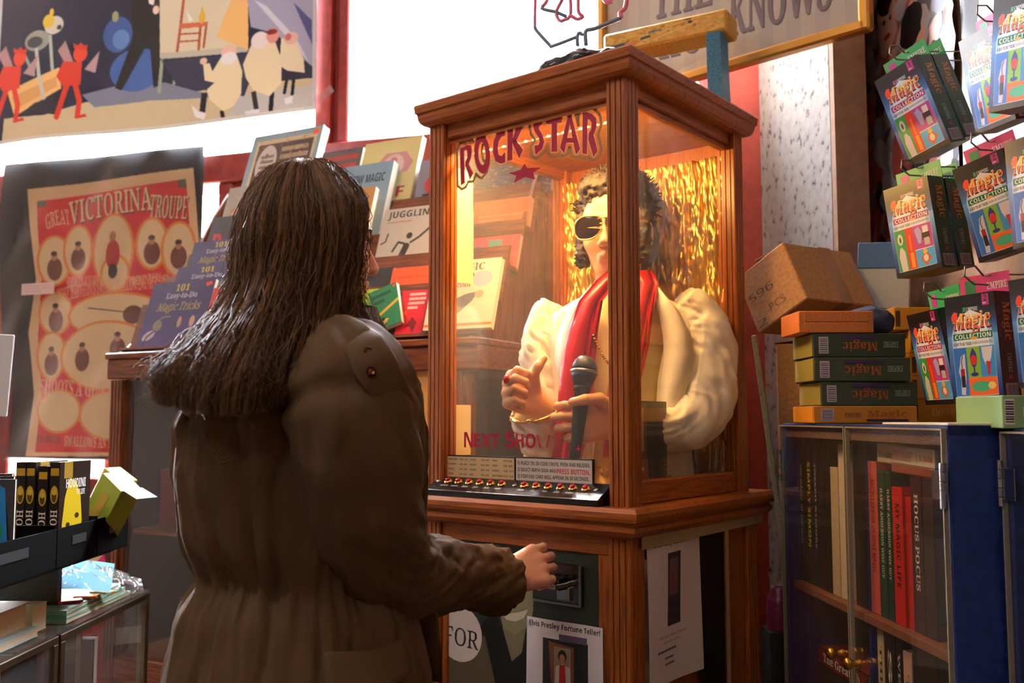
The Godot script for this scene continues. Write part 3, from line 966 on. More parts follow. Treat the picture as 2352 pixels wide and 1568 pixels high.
# a head in its own frame: origin between the ears at eye level, z out of the face, y up; h is its half height
func head_bones(fd: Field, t: Transform3D, s: float):
	fd.egg(t * at(0, .03 * s, -.015 * s), Vector3(.077, .095, .098) * s, .02)
	fd.egg(t * at(0, -.035 * s, .022 * s), Vector3(.060, .082, .070) * s, .03)
	fd.egg(t * at(0, -.098 * s, .052 * s), Vector3(.026, .020, .024) * s, .03)
	for e in [-1.0, 1.0]:
		fd.egg(t * at(.034 * e * s, -.03 * s, .060 * s), Vector3(.024, .022, .018) * s, .02)
		fd.egg(t * at(.031 * e * s, .002 * s, .088 * s), Vector3(.017, .011, .012) * s, .012, true)
		fd.egg(t * at(.031 * e * s, .0 * s, .074 * s), Vector3(.012, .010, .011) * s, .004)
		fd.bone(t * (Vector3(.012 * e, .017, .086) * s), t * (Vector3(.046 * e, .019, .072) * s), .007 * s, .006 * s, .012)
		fd.egg(t * at(.078 * e * s, -.012 * s, -.012 * s, rot(0, 25 * e, 0)), Vector3(.008, .031, .018) * s, .006)
		fd.egg(t * at(.010 * e * s, -.040 * s, .098 * s), Vector3(.008, .006, .009) * s, .006)
	fd.bone(t * (Vector3(0, .008, .086) * s), t * (Vector3(0, -.034, .106) * s), .008 * s, .0105 * s, .010)
	fd.bone(t * (Vector3(-.017, -.066, .083) * s), t * (Vector3(0, -.063, .092) * s), .0045 * s, .0062 * s, .006)
	fd.bone(t * (Vector3(.017, -.066, .083) * s), t * (Vector3(0, -.063, .092) * s), .0045 * s, .0062 * s, .006)
	fd.bone(t * (Vector3(-.015, -.075, .083) * s), t * (Vector3(.015, -.075, .083) * s), .006 * s, .006 * s, .006)
	fd.egg(t * at(0, -.0695 * s, .096 * s), Vector3(.019, .0016, .008) * s, .003, true)

# sleeve or trouser: rings along a path with folds
func sleeve(path: Array, rad: Array, n: int, m: int, folds: Callable, flat := 1.0) -> Array:
	var c := Curve3D.new()
	for i in path.size():
		var d: Vector3 = (path[mini(i + 1, path.size() - 1)] - path[maxi(i - 1, 0)]) / 6.0
		c.add_point(path[i], -d, d)
	var rings := []
	var up := Vector3(0, 0, 1)
	var total := c.get_baked_length()
	for j in m + 1:
		var tt := float(j) / m
		var p := c.sample_baked(total * tt, true)
		var q := c.sample_baked(minf(total, total * tt + .01), true)
		var o := c.sample_baked(maxf(0, total * tt - .01), true)
		var dr := (q - o).normalized()
		var s := dr.cross(up).normalized()
		up = s.cross(dr).normalized()
		var k := tt * (rad.size() - 1)
		var r: float = cubic_interpolate(rad[int(k)], rad[mini(int(k) + 1, rad.size() - 1)], rad[maxi(int(k) - 1, 0)], rad[mini(int(k) + 2, rad.size() - 1)], k - int(k))
		var ring := PackedVector3Array()
		for i in n:
			var a := TAU * i / n
			ring.append(p + (s * cos(a) * flat + up * sin(a)) * (r + folds.call(a, tt)))
		rings.append(ring)
	return rings

# ================================================================== singing figure in the glass box
func figure():
	var base := P(1430, 958, 2.18)
	base.y = 1.052
	var o := thing("mannequin", "mannequin singer in a white jacket, red scarf and gold sunglasses inside the glass box", "mannequin", Transform3D(Basis(), base))
	var inv := Transform3D(Basis(), -base)
	var Q := func(px, py, d): return P(px, py, d) - base
	var nz := FastNoiseLite.new()
	nz.seed = 31; nz.frequency = 1.0; nz.fractal_octaves = 2
	# skin: head, neck and both hands in one mesh
	var skin := mat("figure_skin", C(214, 150, 98), .45)
	var st := SurfaceTool.new()
	st.begin(Mesh.PRIMITIVE_TRIANGLES)
	var hb := Basis(Vector3.UP, deg_to_rad(-20)) * rot(4, 0, 0)
	var ht := Transform3D(hb, Q.call(1413, 530, 2.165))
	var fd := Field.new(ht.origin + Vector3(-.13, -.22, -.15), ht.origin + Vector3(.13, .16, .15), .0034)
	head_bones(fd, ht, 1.0)
	fd.bone(ht * Vector3(0, -.06, -.02), ht * Vector3(0, -.2, -.02), .052, .058, .02)
	fd.add_to(st)
	# raised fist on the viewer's left
	var wl: Vector3 = Q.call(1234, 930, 2.10)
	var yb := Vector3(-.74, .4, .5).normalized()
	var xb := Vector3(-.1, -.85, .3).slide(yb).normalized()
	var lh := Transform3D(Basis(xb, yb, xb.cross(yb)), wl)
	var f2 := Field.new(wl + Vector3(-.14, -.09, -.06), wl + Vector3(.06, .12, .13), .003)
	hand_bones(f2, lh, 1.0, [[-1.3, -1.5, -.9], [-1.35, -1.5, -.9], [-1.4, -1.5, -.9], [-1.45, -1.45, -.9]], [Vector3(-.026, .03, -.014), Vector3(-.044, .052, -.034), Vector3(-.058, .056, -.05), Vector3(-.078, .05, -.056)])
	f2.add_to(st)
	# hand round the microphone: fingers cross it from right to left
	var wr: Vector3 = Q.call(1425, 965, 2.02)
	var yr := Vector3(-.93, .06, .34).normalized()
	var xr := Vector3(.04, -1, .05).normalized()
	var rh := Transform3D(Basis(xr, yr, xr.cross(yr)).orthonormalized(), wr)
	var f3 := Field.new(wr + Vector3(-.2, -.09, -.12), wr + Vector3(.06, .09, .12), .003)
	hand_bones(f3, rh, 1.05, [[.35, 1.0, .7], [.35, 1.0, .7], [.35, 1.0, .7], [.4, 1.0, .7]], [Vector3(-.026, .03, -.012), Vector3(-.042, .06, -.03), Vector3(-.04, .095, -.04), Vector3(-.036, .12, -.034)])
	f3.add_to(st)
	st.generate_normals()
	part("body", st.commit(), skin, o)
	# hair: swept-up dark mass with loose curls
	var hm := mat("figure_hair", C(40, 27, 18), .65)
	var hg := SurfaceTool.new()
	hg.begin(Mesh.PRIMITIVE_TRIANGLES)
	var fh := Field.new(ht.origin + Vector3(-.15, -.16, -.17), ht.origin + Vector3(.15, .2, .15), .006)
	fh.egg(ht * at(0, .065, -.03), Vector3(.088, .082, .1), .02)
	fh.egg(ht * at(0, .10, .03), Vector3(.075, .034, .052), .02)
	fh.egg(ht * at(0, -.02, -.06), Vector3(.086, .09, .07), .02)
	for e in [-1.0, 1.0]: fh.bone(ht * Vector3(.074 * e, .03, .02), ht * Vector3(.07 * e, -.065, .03), .014, .02, .01)
	fh.egg(ht * at(0, -.010, .094), Vector3(.07, .086, .072), .01, true)
	fh.wrinkle(func(p): return nz.get_noise_3dv(p * 70.0) * .012)
	fh.add_to(hg)
	hg.generate_normals()
	var hair := part("hair", hg.commit(), hm, o)
	var cg := Geo.new().smooth(true)
	var r := rng(77)
	for i in 1100:
		var dr := Vector3(r.randf_range(-1, 1), r.randf_range(-.15, 1), r.randf_range(-1, .9)).normalized()
		if dr.z > .2 and dr.y < .62: continue
		var p: Vector3 = ht * (Vector3(0, .055, -.02) + dr * Vector3(.088, .088, .1))
		var s1 := Vector3(r.randf_range(-1, 1), r.randf_range(-.3, 1), r.randf_range(-1, 1)).normalized() * .008
		cg.tube([p, p + hb * dr * .006 + s1 * .8, p + hb * dr * .008 + s1 * 1.8, p + hb * dr * .003 + s1 * 2.6], [.0026, .0022, .0016, .0008], 4, false)
	part("curls", cg.done(), hm, hair)
	# sunglasses
	var rim := Geo.new().smooth(true)
	var lensm := mat("dark_lens", C(46, 34, 34), .06, 0.3, .8)
	var shape := []
	for k in 25:
		var a := TAU * k / 24.0
		shape.append(Vector2(cos(a) * (.030 + .004 * sin(a)) , sin(a) * (.023 + .004 * absf(cos(a)))))
	var lens := []
	for e in [-1.0, 1.0]:
		var path := []
		var pg := PackedVector2Array()
		for q in shape:
			var w := Vector2(q.x + (.006 * q.y / .023) * -e, q.y - (.006 if q.y < 0 else 0.0))
			path.append(ht * Vector3(e * .036 + w.x, -.001 + w.y, .113 - absf(w.x + .01) * .2))
		rim.tube(path, .0021, 6, false)
		var lg := Geo.new().smooth(true)
		var cen: Vector3 = ht * Vector3(e * .036, -.004, .116)
		for k in 24: lg.tri(cen, path[k], path[k + 1], ht.origin)
		lens.append(lg)
		rim.tube([ht * Vector3(e * .066, .012, .094), ht * Vector3(e * .082, .010, .05), ht * Vector3(e * .084, .004, -.01)], [.004, .0035, .003], 6)
	rim.tube([ht * Vector3(-.012, .014, .114), ht * Vector3(0, .016, .117), ht * Vector3(.012, .014, .114)], .002, 6)
	rim.tube([ht * Vector3(-.010, .004, .114), ht * Vector3(0, .003, .118), ht * Vector3(.010, .004, .114)], .0016, 6)
	var gl := part("sunglasses", rim.done(), M.gold_metal, o, "gold-rimmed aviator sunglasses")
	for l in lens: part("lens", l.done(), lensm, gl)
	# shirt, jacket, sleeves
	var cream := mat("cream_cloth", C(236, 214, 160), .8)
	var white := mat("white_satin", C(236, 224, 200), .55)
	var yw := Basis(Vector3.UP, deg_to_rad(-4))
	var ring := func(y, cx, a, b, cz, n, a0, a1, f):
		var g := PackedVector3Array()
		for i in n + 1:
			var th: float = lerpf(a0, a1, float(i) / n)
			g.append(yw * Vector3(cx + sin(th) * a, y, cz + cos(th) * b) + Vector3(0, 0, f * nz.get_noise_2d(th * 2.0, y * 9.0)))
		return g
	var sh := []
	for e in [[.01, .12, .085], [.15, .12, .09], [.3, .13, .095], [.38, .12, .085], [.43, .075, .07], [.455, .062, .062], [.48, .061, .06], [.484, .058, .056]]: sh.append(ring.call(e[0], -.005, e[1], e[2], -.005, 40, -PI, PI, .006))
	part("shirt", Geo.new().smooth(true).loft(sh).done(), cream, o)
	var jk := []
	for e in [[.0, .165, .115, .5], [.12, .155, .115, .42], [.25, .165, .12, .46], [.35, .18, .12, .55], [.405, .17, .105, .62], [.435, .12, .09, .75], [.452, .085, .08, .8]]:
		jk.append(ring.call(e[0], 0.0, e[1], e[2], -.01, 60, e[3], TAU - e[3], .014))
	part("jacket", Geo.new().smooth(true).loft(jk, false, false, false).done(), white, o, "white jacket worn open")
	# lapels
	var lp := Geo.new().smooth(true)
	for e in [-1.0, 1.0]:
		var a := []
		for k in 9:
			var t := k / 8.0
			var y := lerpf(.45, .05, t)
			var th: float = lerpf(.72, .45, minf(1, t * 1.6)) * e
			var wd := .055 * sin(PI * pow(t, .7)) + .012
			var p := Vector3(sin(th) * lerpf(.1, .165, minf(1, t * 3.0)), y, cos(th) * .125 - .004)
			a.append(PackedVector3Array([yw * p, yw * (p + Vector3(wd * e * .6, .012, .006)), yw * (p + Vector3(wd * e, .0, -.012)), yw * (p + Vector3(wd * e * .5, 0, -.008))]))
		lp.loft(a)
	part("lapel", lp.done(), white, o)
	var fold := func(a, t): return .006 * nz.get_noise_2d(cos(a) * 1.6, t * 6.0) + .004 * nz.get_noise_2d(t * 14.0, sin(a) * 1.5) - .010 * pow(1.0 - absf(nz.get_noise_2d(cos(a) * 1.2 + t * 4.0, t * 3.5 + sin(a))), 12.0)
	var su := sleeve([Q.call(1275, 700, 2.22), Q.call(1252, 760, 2.22), Q.call(1250, 900, 2.21), Q.call(1258, 1040, 2.19)], [.04, .056, .054, .05, .045], 40, 40, fold)
	part("sleeve", Geo.new().smooth(true).loft(su).done(), white, o)
	var sl := sleeve([Q.call(1256, 1075, 2.17), Q.call(1246, 1030, 2.13), Q.call(1232, 975, 2.105), Q.call(1226, 948, 2.095)], [.04, .044, .05, .054], 40, 24, fold)
	part("forearm_sleeve", Geo.new().smooth(true).loft(sl, true, false).done(), white, o)
	var sr := sleeve([Q.call(1560, 690, 2.16), Q.call(1605, 740, 2.17), Q.call(1622, 840, 2.16), Q.call(1600, 950, 2.12), Q.call(1530, 985, 2.06), Q.call(1440, 965, 2.025)], [.045, .066, .072, .074, .064, .046, .04], 44, 56, fold)
	part("sleeve", Geo.new().smooth(true).loft(sr, true, false).done(), white, o)
	# gold trim round the cuffs
	var trim := Geo.new().smooth(true)
	for rg in [sl[-1], sr[-1]]:
		var path := []
		for k in rg.size() + 1: path.append(rg[k % rg.size()])
		trim.tube(path, .004, 5, false)
	part("cuff_trim", trim.done(), M.gold_metal, o)
	# scarf
	var scarf := mat("red_satin", C(196, 16, 26), .38)
	var sg := func(pts: Array, called: String):
		var rows := []
		for q in pts:
			var row := PackedVector3Array()
			var front := []
			for k in 11:
				var u := k / 10.0
				var p: Vector3 = P(lerpf(q[0], q[1], u), q[2], q[3] - .012 * absf(sin(u * PI * 1.5 + q[2] * .004)) - .01 * sin(u * PI)) - base
				front.append(p)
			for p in front: row.append(p)
			for k in 11: row.append(front[10 - k] + Vector3(0, 0, -.006))
			rows.append(row)
		part(called, Geo.new().smooth(true).loft(rows).done(), scarf, o, "red satin scarf end hanging over the chest")
	sg.call([[1395, 1440, 622, 2.10], [1368, 1418, 645, 2.085], [1330, 1385, 690, 2.075], [1305, 1375, 750, 2.07], [1292, 1368, 820, 2.068], [1283, 1362, 900, 2.068], [1278, 1352, 980, 2.065], [1266, 1335, 1062, 2.06]], "scarf_end")
	sg.call([[1440, 1500, 620, 2.11], [1455, 1512, 650, 2.09], [1445, 1500, 720, 2.075], [1420, 1490, 800, 2.07], [1398, 1470, 880, 2.068], [1390, 1450, 970, 2.068], [1385, 1440, 1050, 2.066]], "scarf_end")
	var nk := Geo.new().smooth(true)
	var cp := []
	for k in 14: cp.append(P(lerpf(1362, 1405, k / 13.0), 770 + 70 * sin(k / 13.0 * 1.4), 2.066 - .01) - base)
	for k in 14: nk.lathe([[.001, -.003], [.0045, 0], [.001, .003]], at(cp[k].x, cp[k].y, cp[k].z), 7)
	part("necklace", nk.done(), M.gold_metal, o)
	var rg2 := Geo.new().smooth(true)
	var rc: Vector3 = Q.call(1163, 870, 2.035)
	rg2.lathe([[.002, -.006], [.009, -.004], [.011, 0], [.007, .005], [.002, .007]], at(rc.x, rc.y, rc.z, rot(0, 0, 70)), 10)
	part("ring", rg2.done(), mat("red_stone", C(190, 14, 40), .15), o, "big red ring")
	# microphone
	var mt := Transform3D(rot(-8, 0, -7), P(1336, 905, 1.985))
	var mic := thing("microphone", "black handheld microphone with a round mesh head", "microphone", mt)
	part("grille", Geo.new().smooth(true).lathe([[.004, .083], [.014, .08], [.022, .072], [.0265, .06], [.0275, .05]], Transform3D(), 20).lathe([[.0275, .044], [.026, .036], [.022, .024], [.018, .016]], Transform3D(), 20).done(), mat("grille_mesh", C(58, 62, 66), .5, .5), mic)
	part("band", Geo.new().smooth(true).lathe([[.0275, .0435], [.0295, .0445], [.0295, .0495], [.0275, .0505]], Transform3D(), 24).done(), M.steel, mic)
	part("handle", Geo.new().smooth(true).lathe([[.019, .016], [.0185, .008], [.0165, .006], [.016, -.02], [.012, -.1], [.011, -.16]], Transform3D(), 20).done(), M.black_plastic, mic)
	# gold cloth heaped round the figure
	var gc := FastNoiseLite.new()
	gc.seed = 12; gc.frequency = 1.0; gc.fractal_octaves = 2
	var heap := Geo.new().smooth(true)
	var gm := mat("gold_lame", C(206, 162, 78), .3, .8)
	heap.sheet(Transform3D(UPB, Vector3.ZERO), -.485, .06, -.05, .46, 60, 40, func(u, v):
		var edge := minf(minf(u, 1 - u) * 9.0, minf(v, 1 - v) * 9.0)
		return Vector3(0, 0, 1.054 + minf(1, edge) * (.035 + .03 * absf(gc.get_noise_2d(u * 10, v * 9)) + .018 * absf(gc.get_noise_2d(u * 24 + 7, v * 20)))))
	one("gold_cloth", "crumpled gold lame cloth heaped on the floor of the glass box", "cloth", heap, gm, MACH)

# ================================================================== woman at the machine
const LOCKS := [   # measured flow of the hair: pixel x, pixel y, depth along each lock, from the parting down
	[[705,366,1.45],[790,393,1.44],[840,450,1.43],[843,520,1.425],[828,600,1.41],[828,680,1.40],[852,760,1.40],[893,835,1.41],[944,930,1.42]],
	[[702,365,1.44],[772,396,1.40],[815,460,1.375],[824,540,1.365],[815,620,1.36],[808,700,1.35],[806,770,1.345],[800,830,1.33],[800,870,1.32]],
	[[698,365,1.43],[740,396,1.385],[768,460,1.35],[775,540,1.335],[765,620,1.33],[752,700,1.325],[738,780,1.31],[715,850,1.295],[690,908,1.285]],
	[[692,366,1.43],[700,396,1.38],[705,460,1.34],[705,540,1.325],[695,620,1.32],[675,700,1.31],[645,790,1.28],[620,870,1.25],[602,945,1.24]],
	[[688,366,1.43],[660,398,1.385],[645,460,1.35],[638,540,1.335],[625,620,1.33],[600,700,1.31],[555,790,1.27],[520,870,1.23],[508,955,1.225]],
	[[684,367,1.44],[620,404,1.40],[585,466,1.375],[572,550,1.36],[570,630,1.365],[540,710,1.345],[480,795,1.29],[435,865,1.25],[432,945,1.25]],
	[[682,368,1.45],[600,406,1.44],[556,474,1.435],[538,560,1.425],[528,640,1.42],[498,710,1.40],[428,780,1.34],[357,845,1.29],[362,925,1.29]],
	[[682,368,1.46],[602,406,1.49],[560,478,1.50],[552,570,1.50],[540,650,1.49],[515,715,1.47],[450,785,1.42],[385,850,1.36],[390,915,1.36]],
	[[690,367,1.47],[660,398,1.53],[640,470,1.56],[640,560,1.56],[635,650,1.55],[620,730,1.53],[580,800,1.5],[540,860,1.47],[530,905,1.46]],
	[[705,366,1.47],[760,398,1.52],[800,470,1.53],[800,560,1.53],[790,650,1.52],[780,730,1.5],[780,800,1.48],[790,850,1.46],[800,890,1.45]]]

func crm(a: Vector3, b: Vector3, c: Vector3, d: Vector3, t: float) -> Vector3: return b.cubic_interpolate(c, a, d, t)

func woman():
	var base := P(700, 958, 1.46)
	base.y = 0.0
	var o := thing("person", "woman with long brown hair in an olive parka pushing the coin slide", "person", Transform3D(Basis(), base))
	var Q := func(px, py, d): return P(px, py, d) - base
	var nz := FastNoiseLite.new()
	nz.seed = 8; nz.frequency = 1.0; nz.fractal_octaves = 3
	# ---------------- body: one skin, fine grids for head and hand
	var skin := mat("skin", C(226, 172, 148), .5)
	skin.subsurf_scatter_enabled = true
	skin.subsurf_scatter_strength = .15
	var st := SurfaceTool.new()
	st.begin(Mesh.PRIMITIVE_TRIANGLES)
	var yaw := deg_to_rad(-62)                      # she looks into the glass box, to the right and away
	var hb := Basis(Vector3.UP, PI) * Basis(Vector3.UP, deg_to_rad(-58)) * rot(0, 0, 0)
	var ht := Transform3D(hb, Q.call(724, 560, 1.452))
	var fd := Field.new(ht.origin + Vector3(-.14, -.22, -.14), ht.origin + Vector3(.14, .16, .14), .0036)
	head_bones(fd, ht, .92)
	fd.bone(ht * Vector3(0, -.06, -.025), ht * Vector3(0, -.2, -.04), .05, .055, .02)
	fd.add_to(st)
	# right hand on the coin slide: back of the hand up, fingers bent down over the end
	var wr: Vector3 = Q.call(1162, 1328, 1.785)
	var kn: Vector3 = Q.call(1224, 1304, 1.825)
	var yb := (kn - wr).normalized()
	var xb := (Vector3(.45, -.8, .35)).slide(yb).normalized()
	var hh := Transform3D(Basis(xb, yb, xb.cross(yb)), wr)
	var fh := Field.new(wr + Vector3(-.08, -.11, -.14), wr + Vector3(.14, .1, .08), .003)
	var flip := 1.0 if hh.basis.z.x < 0 else -1.0
	hand_bones(fh, hh, .98, [[.15 * flip, 1.5 * flip, 1.0 * flip], [.2 * flip, 1.5 * flip, 1.0 * flip], [.3 * flip, 1.5 * flip, 1.0 * flip], [.4 * flip, 1.5 * flip, 1.0 * flip]], [Vector3(-.024, .02, .010 * flip), Vector3(-.034, .05, .03 * flip), Vector3(-.022, .078, .046 * flip), Vector3(-.004, .096, .05 * flip)], .0, .002)
	fh.add_to(st)
	# limbs and trunk under the clothes
	var fb := Field.new(Vector3(-.36, -.01, -.55), Vector3(.62, 1.5, .3), .014)
	fb.bone(Vector3(0, .9, 0), Vector3(.02, 1.28, .02), .1, .09, .04)
	fb.bone(Vector3(.02, 1.28, .02), ht * Vector3(0, -.16, -.035), .06, .055, .04)
	for e in [-1.0, 1.0]:
		var hp := Vector3(.045 * e, .88, .07 * e)
		fb.bone(hp, hp + Vector3(0, -.42, 0), .07, .052, .03)
		fb.bone(hp + Vector3(0, -.42, 0), hp + Vector3(0, -.82, .0), .055, .036, .02)
		fb.bone(hp + Vector3(0, -.83, .0), hp + Vector3(.09, -.85, -.09), .036, .03, .02)
	var sh: Vector3 = Q.call(803, 872, 1.34)
	var el: Vector3 = Q.call(890, 1315, 1.49)
	fb.bone(sh, el, .045, .04, .03)
	fb.bone(el, wr, .038, .027, .01)
	fb.bone(Q.call(640, 880, 1.6), Q.call(610, 1240, 1.63), .04, .035, .03)
	fb.bone(Q.call(610, 1240, 1.63), Q.call(760, 1300, 1.66), .035, .028, .03)
	fb.add_to(st)
	st.generate_normals()
	part("body", st.commit(), skin, o)
	# eye lashes and brow on the visible side
	var lash := Geo.new().smooth(true)
	for e in [-1.0, 1.0]:
		for k in 9:
			var p := ht * (Vector3(e * (.020 + .0028 * k), .006 + .004 * sin(k * .39), .084 - .0011 * k) * .92)
			lash.tube([p, p + hb * Vector3(e * .0025, .001, .006), p + hb * Vector3(e * .004, .0045, .010)], [.0007, .0006, .0002], 4, false)
		lash.tube([ht * Vector3(e * .012, .021, .087), ht * Vector3(e * .028, .026, .081), ht * Vector3(e * .045, .02, .066)], [.0022, .0026, .001], 5)
	part("lashes", lash.done(), mat("lash_black", C(26, 18, 16), .6), o)
	# ---------------- coat
	var cloth := mat("olive_cotton", C(84, 62, 39), .82, 0.0, .35)
	var wt := noise_tex(40, .35, [], 256, 2)
	wt.as_normal_map = true
	wt.bump_strength = 1.2
	cloth.normal_enabled = true
	cloth.normal_texture = wt
	cloth.normal_scale = .5
	cloth.uv1_triplanar = true
	cloth.uv1_scale = Vector3(9, 9, 9)
	var by := deg_to_rad(-60)                          # shoulders turned with her
	var prof := [   # height, centre x, centre z, half across, half front-back
		[.50, .0, .0, .205, .218], [.62, .0, .0, .208, .220], [.74, .0, .0, .202, .212], [.84, .0, .0, .184, .198], [.92, .0, .0, .164, .182], [.975, .0, .0, .146, .167], [1.0, .0, .0, .146, .168], [1.06, .0, .0, .150, .184], [1.14, .0, .0, .154, .198], [1.21, .0, .0, .158, .196], [1.27, .004, .0, .166, .172], [1.32, .01, .0, .142, .138], [1.36, .018, .0, .105, .104], [1.39, .024, 0.0, .075, .08]]
	var surf := func(th: float, y: float, lift: float) -> Vector3:
		var k := 0
		while k < prof.size() - 2 and prof[k + 1][0] < y: k += 1
		var t := clampf((y - prof[k][0]) / (prof[k + 1][0] - prof[k][0]), 0, 1)
		t = t * t * (3 - 2 * t) * .5 + t * .5
		var v := []
		for c in range(1, 5): v.append(lerpf(prof[k][c], prof[k + 1][c], t))
		var q := Vector3(cos(th) * (v[2] + lift), 0, sin(th) * (v[3] + lift))
		q = Basis(Vector3.UP, by) * q
		return Vector3(v[0] + q.x, y, v[1] + q.z)
	var folds := func(th: float, y: float) -> float:
		var d := (y - .985)
		var g := exp(-d * d / .0006)
		var near := exp(-d * d / .005)
		var g2 := exp(-d * d / .0014)
		var f: float = -.013 * g + g2 * .012 * nz.get_noise_2d(th * 13.0, y * 8.0) - near * .009 * pow(1.0 - absf(nz.get_noise_2d(th * 7.0 + 3.0, y * 2.0)), 8.0)
		f += .012 * nz.get_noise_2d(th * 2.0 + 4.0, y * 2.4) + .003 * nz.get_noise_2d(th * 4.0, y * 1.8 + 9.0) * clampf((1.0 - y) * 4.0, 0, 1)
		f -= .010 * pow(1.0 - absf(nz.get_noise_2d(th * 2.2 + 2.0 + y, y * 1.1)), 9.0)
		f += .006 * nz.get_noise_2d(th * 2.0, y * 16.0) * clampf((y - 1.0) * 4.0, 0, 1)
		for s in [1.08, 1.78, 2.5]:                       # stitched seams down the back
			var e: float = th - s - .05 * sin(y * 5.0)
			f += -.0035 * exp(-e * e / .00012) + .0022 * exp(-(e - .035) * (e - .035) / .0004)
		for s in [.955, 1.012]: f += -.002 * exp(-(y - s) * (y - s) / .000012)
		return f
	var rings := []
	for j in 121:
		var y := lerpf(.50, 1.39, j / 120.0)
		var ring := PackedVector3Array()
		for i in 220:
			var th := TAU * i / 220.0
			ring.append(surf.call(th, y, folds.call(th, y)))
		rings.append(ring)
	var coat := part("coat", Geo.new().smooth(true).loft(rings, false, false).done(), cloth, o, "olive brown cotton parka gathered at the waist")
	var sf := func(a: float, t: float) -> float:
		var f: float = .010 * nz.get_noise_2d(cos(a) * 1.6 + 2.0, t * 7.0 + sin(a)) + .0028 * nz.get_noise_2d(sin(a) * 2.0, t * 14.0)
		var e := t - .56
		f += .005 * exp(-e * e / .012) * sin(t * 80.0 + cos(a) * 3.0) * maxf(0.0, -cos(a - 1.2))
		var cz: float = pow(1.0 - absf(nz.get_noise_2d(cos(a) * 1.1 + t * 5.0, t * 4.0 + sin(a) * .8)), 9.0)
		f -= .0055 * cz * smoothstep(.15, .5, t)
		f -= .006 * exp(-(t - .13) * (t - .13) / .00016) - .003 * exp(-(t - .155) * (t - .155) / .0003)
		if t > .93: f += .003
		if t > .925 and t < .935: f -= .003
		return f
	var path := [Q.call(770, 800, 1.36), Q.call(800, 872, 1.318), Q.call(818, 1020, 1.31), Q.call(842, 1180, 1.36), Q.call(885, 1300, 1.45), Q.call(960, 1318, 1.55), Q.call(1062, 1322, 1.675), Q.call(1152, 1336, 1.765)]
	part("sleeve", Geo.new().smooth(true).loft(sleeve(path, [.055, .088, .088, .084, .081, .078, .073, .066, .060, .058, .056], 72, 110, sf), true, false).done(), cloth, coat)
	var path2 := [Q.call(650, 850, 1.58), Q.call(610, 930, 1.61), Q.call(600, 1100, 1.63), Q.call(620, 1250, 1.63), Q.call(760, 1300, 1.66)]
	part("sleeve", Geo.new().smooth(true).loft(sleeve(path2, [.05, .075, .075, .07, .06], 40, 50, sf)).done(), cloth, coat)
	# hood lying on the back, under the hair
	var hs := SurfaceTool.new()
	hs.begin(Mesh.PRIMITIVE_TRIANGLES)
	var hc: Vector3 = Q.call(540, 850, 1.36)
	var fo := Field.new(hc + Vector3(-.2, -.16, -.2), hc + Vector3(.26, .16, .2), .007)
	fo.egg(Transform3D(rot(0, 0, 12), Q.call(518, 900, 1.35)), Vector3(.068, .042, .055), .03)
	fo.egg(Transform3D(rot(0, 20, 25), Q.call(605, 840, 1.385)), Vector3(.09, .06, .075), .03)
	fo.egg(Transform3D(rot(0, 30, 0), Q.call(720, 800, 1.40)), Vector3(.1, .06, .08), .03)
	fo.wrinkle(func(p): return nz.get_noise_3dv(p * 14.0) * .006)
	fo.add_to(hs)
	hs.generate_normals()
	part("hood", hs.commit(), cloth, coat)
	# stand collar and front placket, seen over the near shoulder
	var cr := []
	for j in 9:
		var t := j / 8.0
		var ring := PackedVector3Array()
		for i in 60:
			var a := TAU * i / 60.0
			var c: Vector3 = Q.call(752, 800, 1.45).lerp(Q.call(760, 722, 1.455), t)
			ring.append(c + Vector3(cos(a) * (.082 - .014 * t), .012 * sin(a * 2 + 1) + .004 * nz.get_noise_2d(a * 3, t * 3), sin(a) * (.082 - .012 * t)) * (1.0 + .06 * sin(a * 5 + t * 2)))
		cr.append(ring)
	part("collar", Geo.new().smooth(true).loft(cr, false, false).done(), cloth, coat)
	var pk := []
	var edge := [[838, 742, 1.47], [868, 775, 1.46], [905, 850, 1.465], [940, 930, 1.475], [972, 1020, 1.49], [984, 1100, 1.50], [978, 1200, 1.51], [985, 1300, 1.52], [1005, 1400, 1.525], [1015, 1560, 1.53]]
	for q in edge:
		var c: Vector3 = Q.call(q[0], q[1], q[2])
		var ring := PackedVector3Array()
		for i in 10:
			var a := TAU * i / 10.0
			ring.append(c + Vector3(cos(a) * .028 - .026, .0, sin(a) * .007) + Vector3(.0, .0, cos(a) * .014))
		pk.append(ring)
	part("placket", Geo.new().smooth(true).loft(pk).done(), cloth, coat)
	# epaulette-like collar flap with snaps
	var flap := []
	for q in [[806, 762, 1.30, .016], [836, 790, 1.252, .024], [862, 840, 1.232, .026], [896, 900, 1.247, .022], [930, 950, 1.28, .014]]:
		var c: Vector3 = Q.call(q[0], q[1], q[2])
		var ring := PackedVector3Array()
		for i in 12:
			var a := TAU * i / 12.0
			ring.append(c + Vector3(cos(a) * q[3], sin(a) * .004 + cos(a) * .012, sin(a) * .006 - cos(a) * .01))
		flap.append(ring)
	part("collar_flap", Geo.new().smooth(true).loft(flap).done(), cloth, coat)
	for q in [[852, 852, 1.224], [924, 940, 1.268], [846, 806, 1.238]]:
		var c: Vector3 = Q.call(q[0], q[1], q[2])
		part("snap", Geo.new().smooth(true).lathe([[.006, -.003], [.0068, 0], [.005, .002], [.002, .0015]], Transform3D(rot(80, 20, 0), c), 12).done(), mat("dark_copper", C(120, 82, 60), .35, 1.0), coat)
	# pocket flap on the hip
	var pf := []
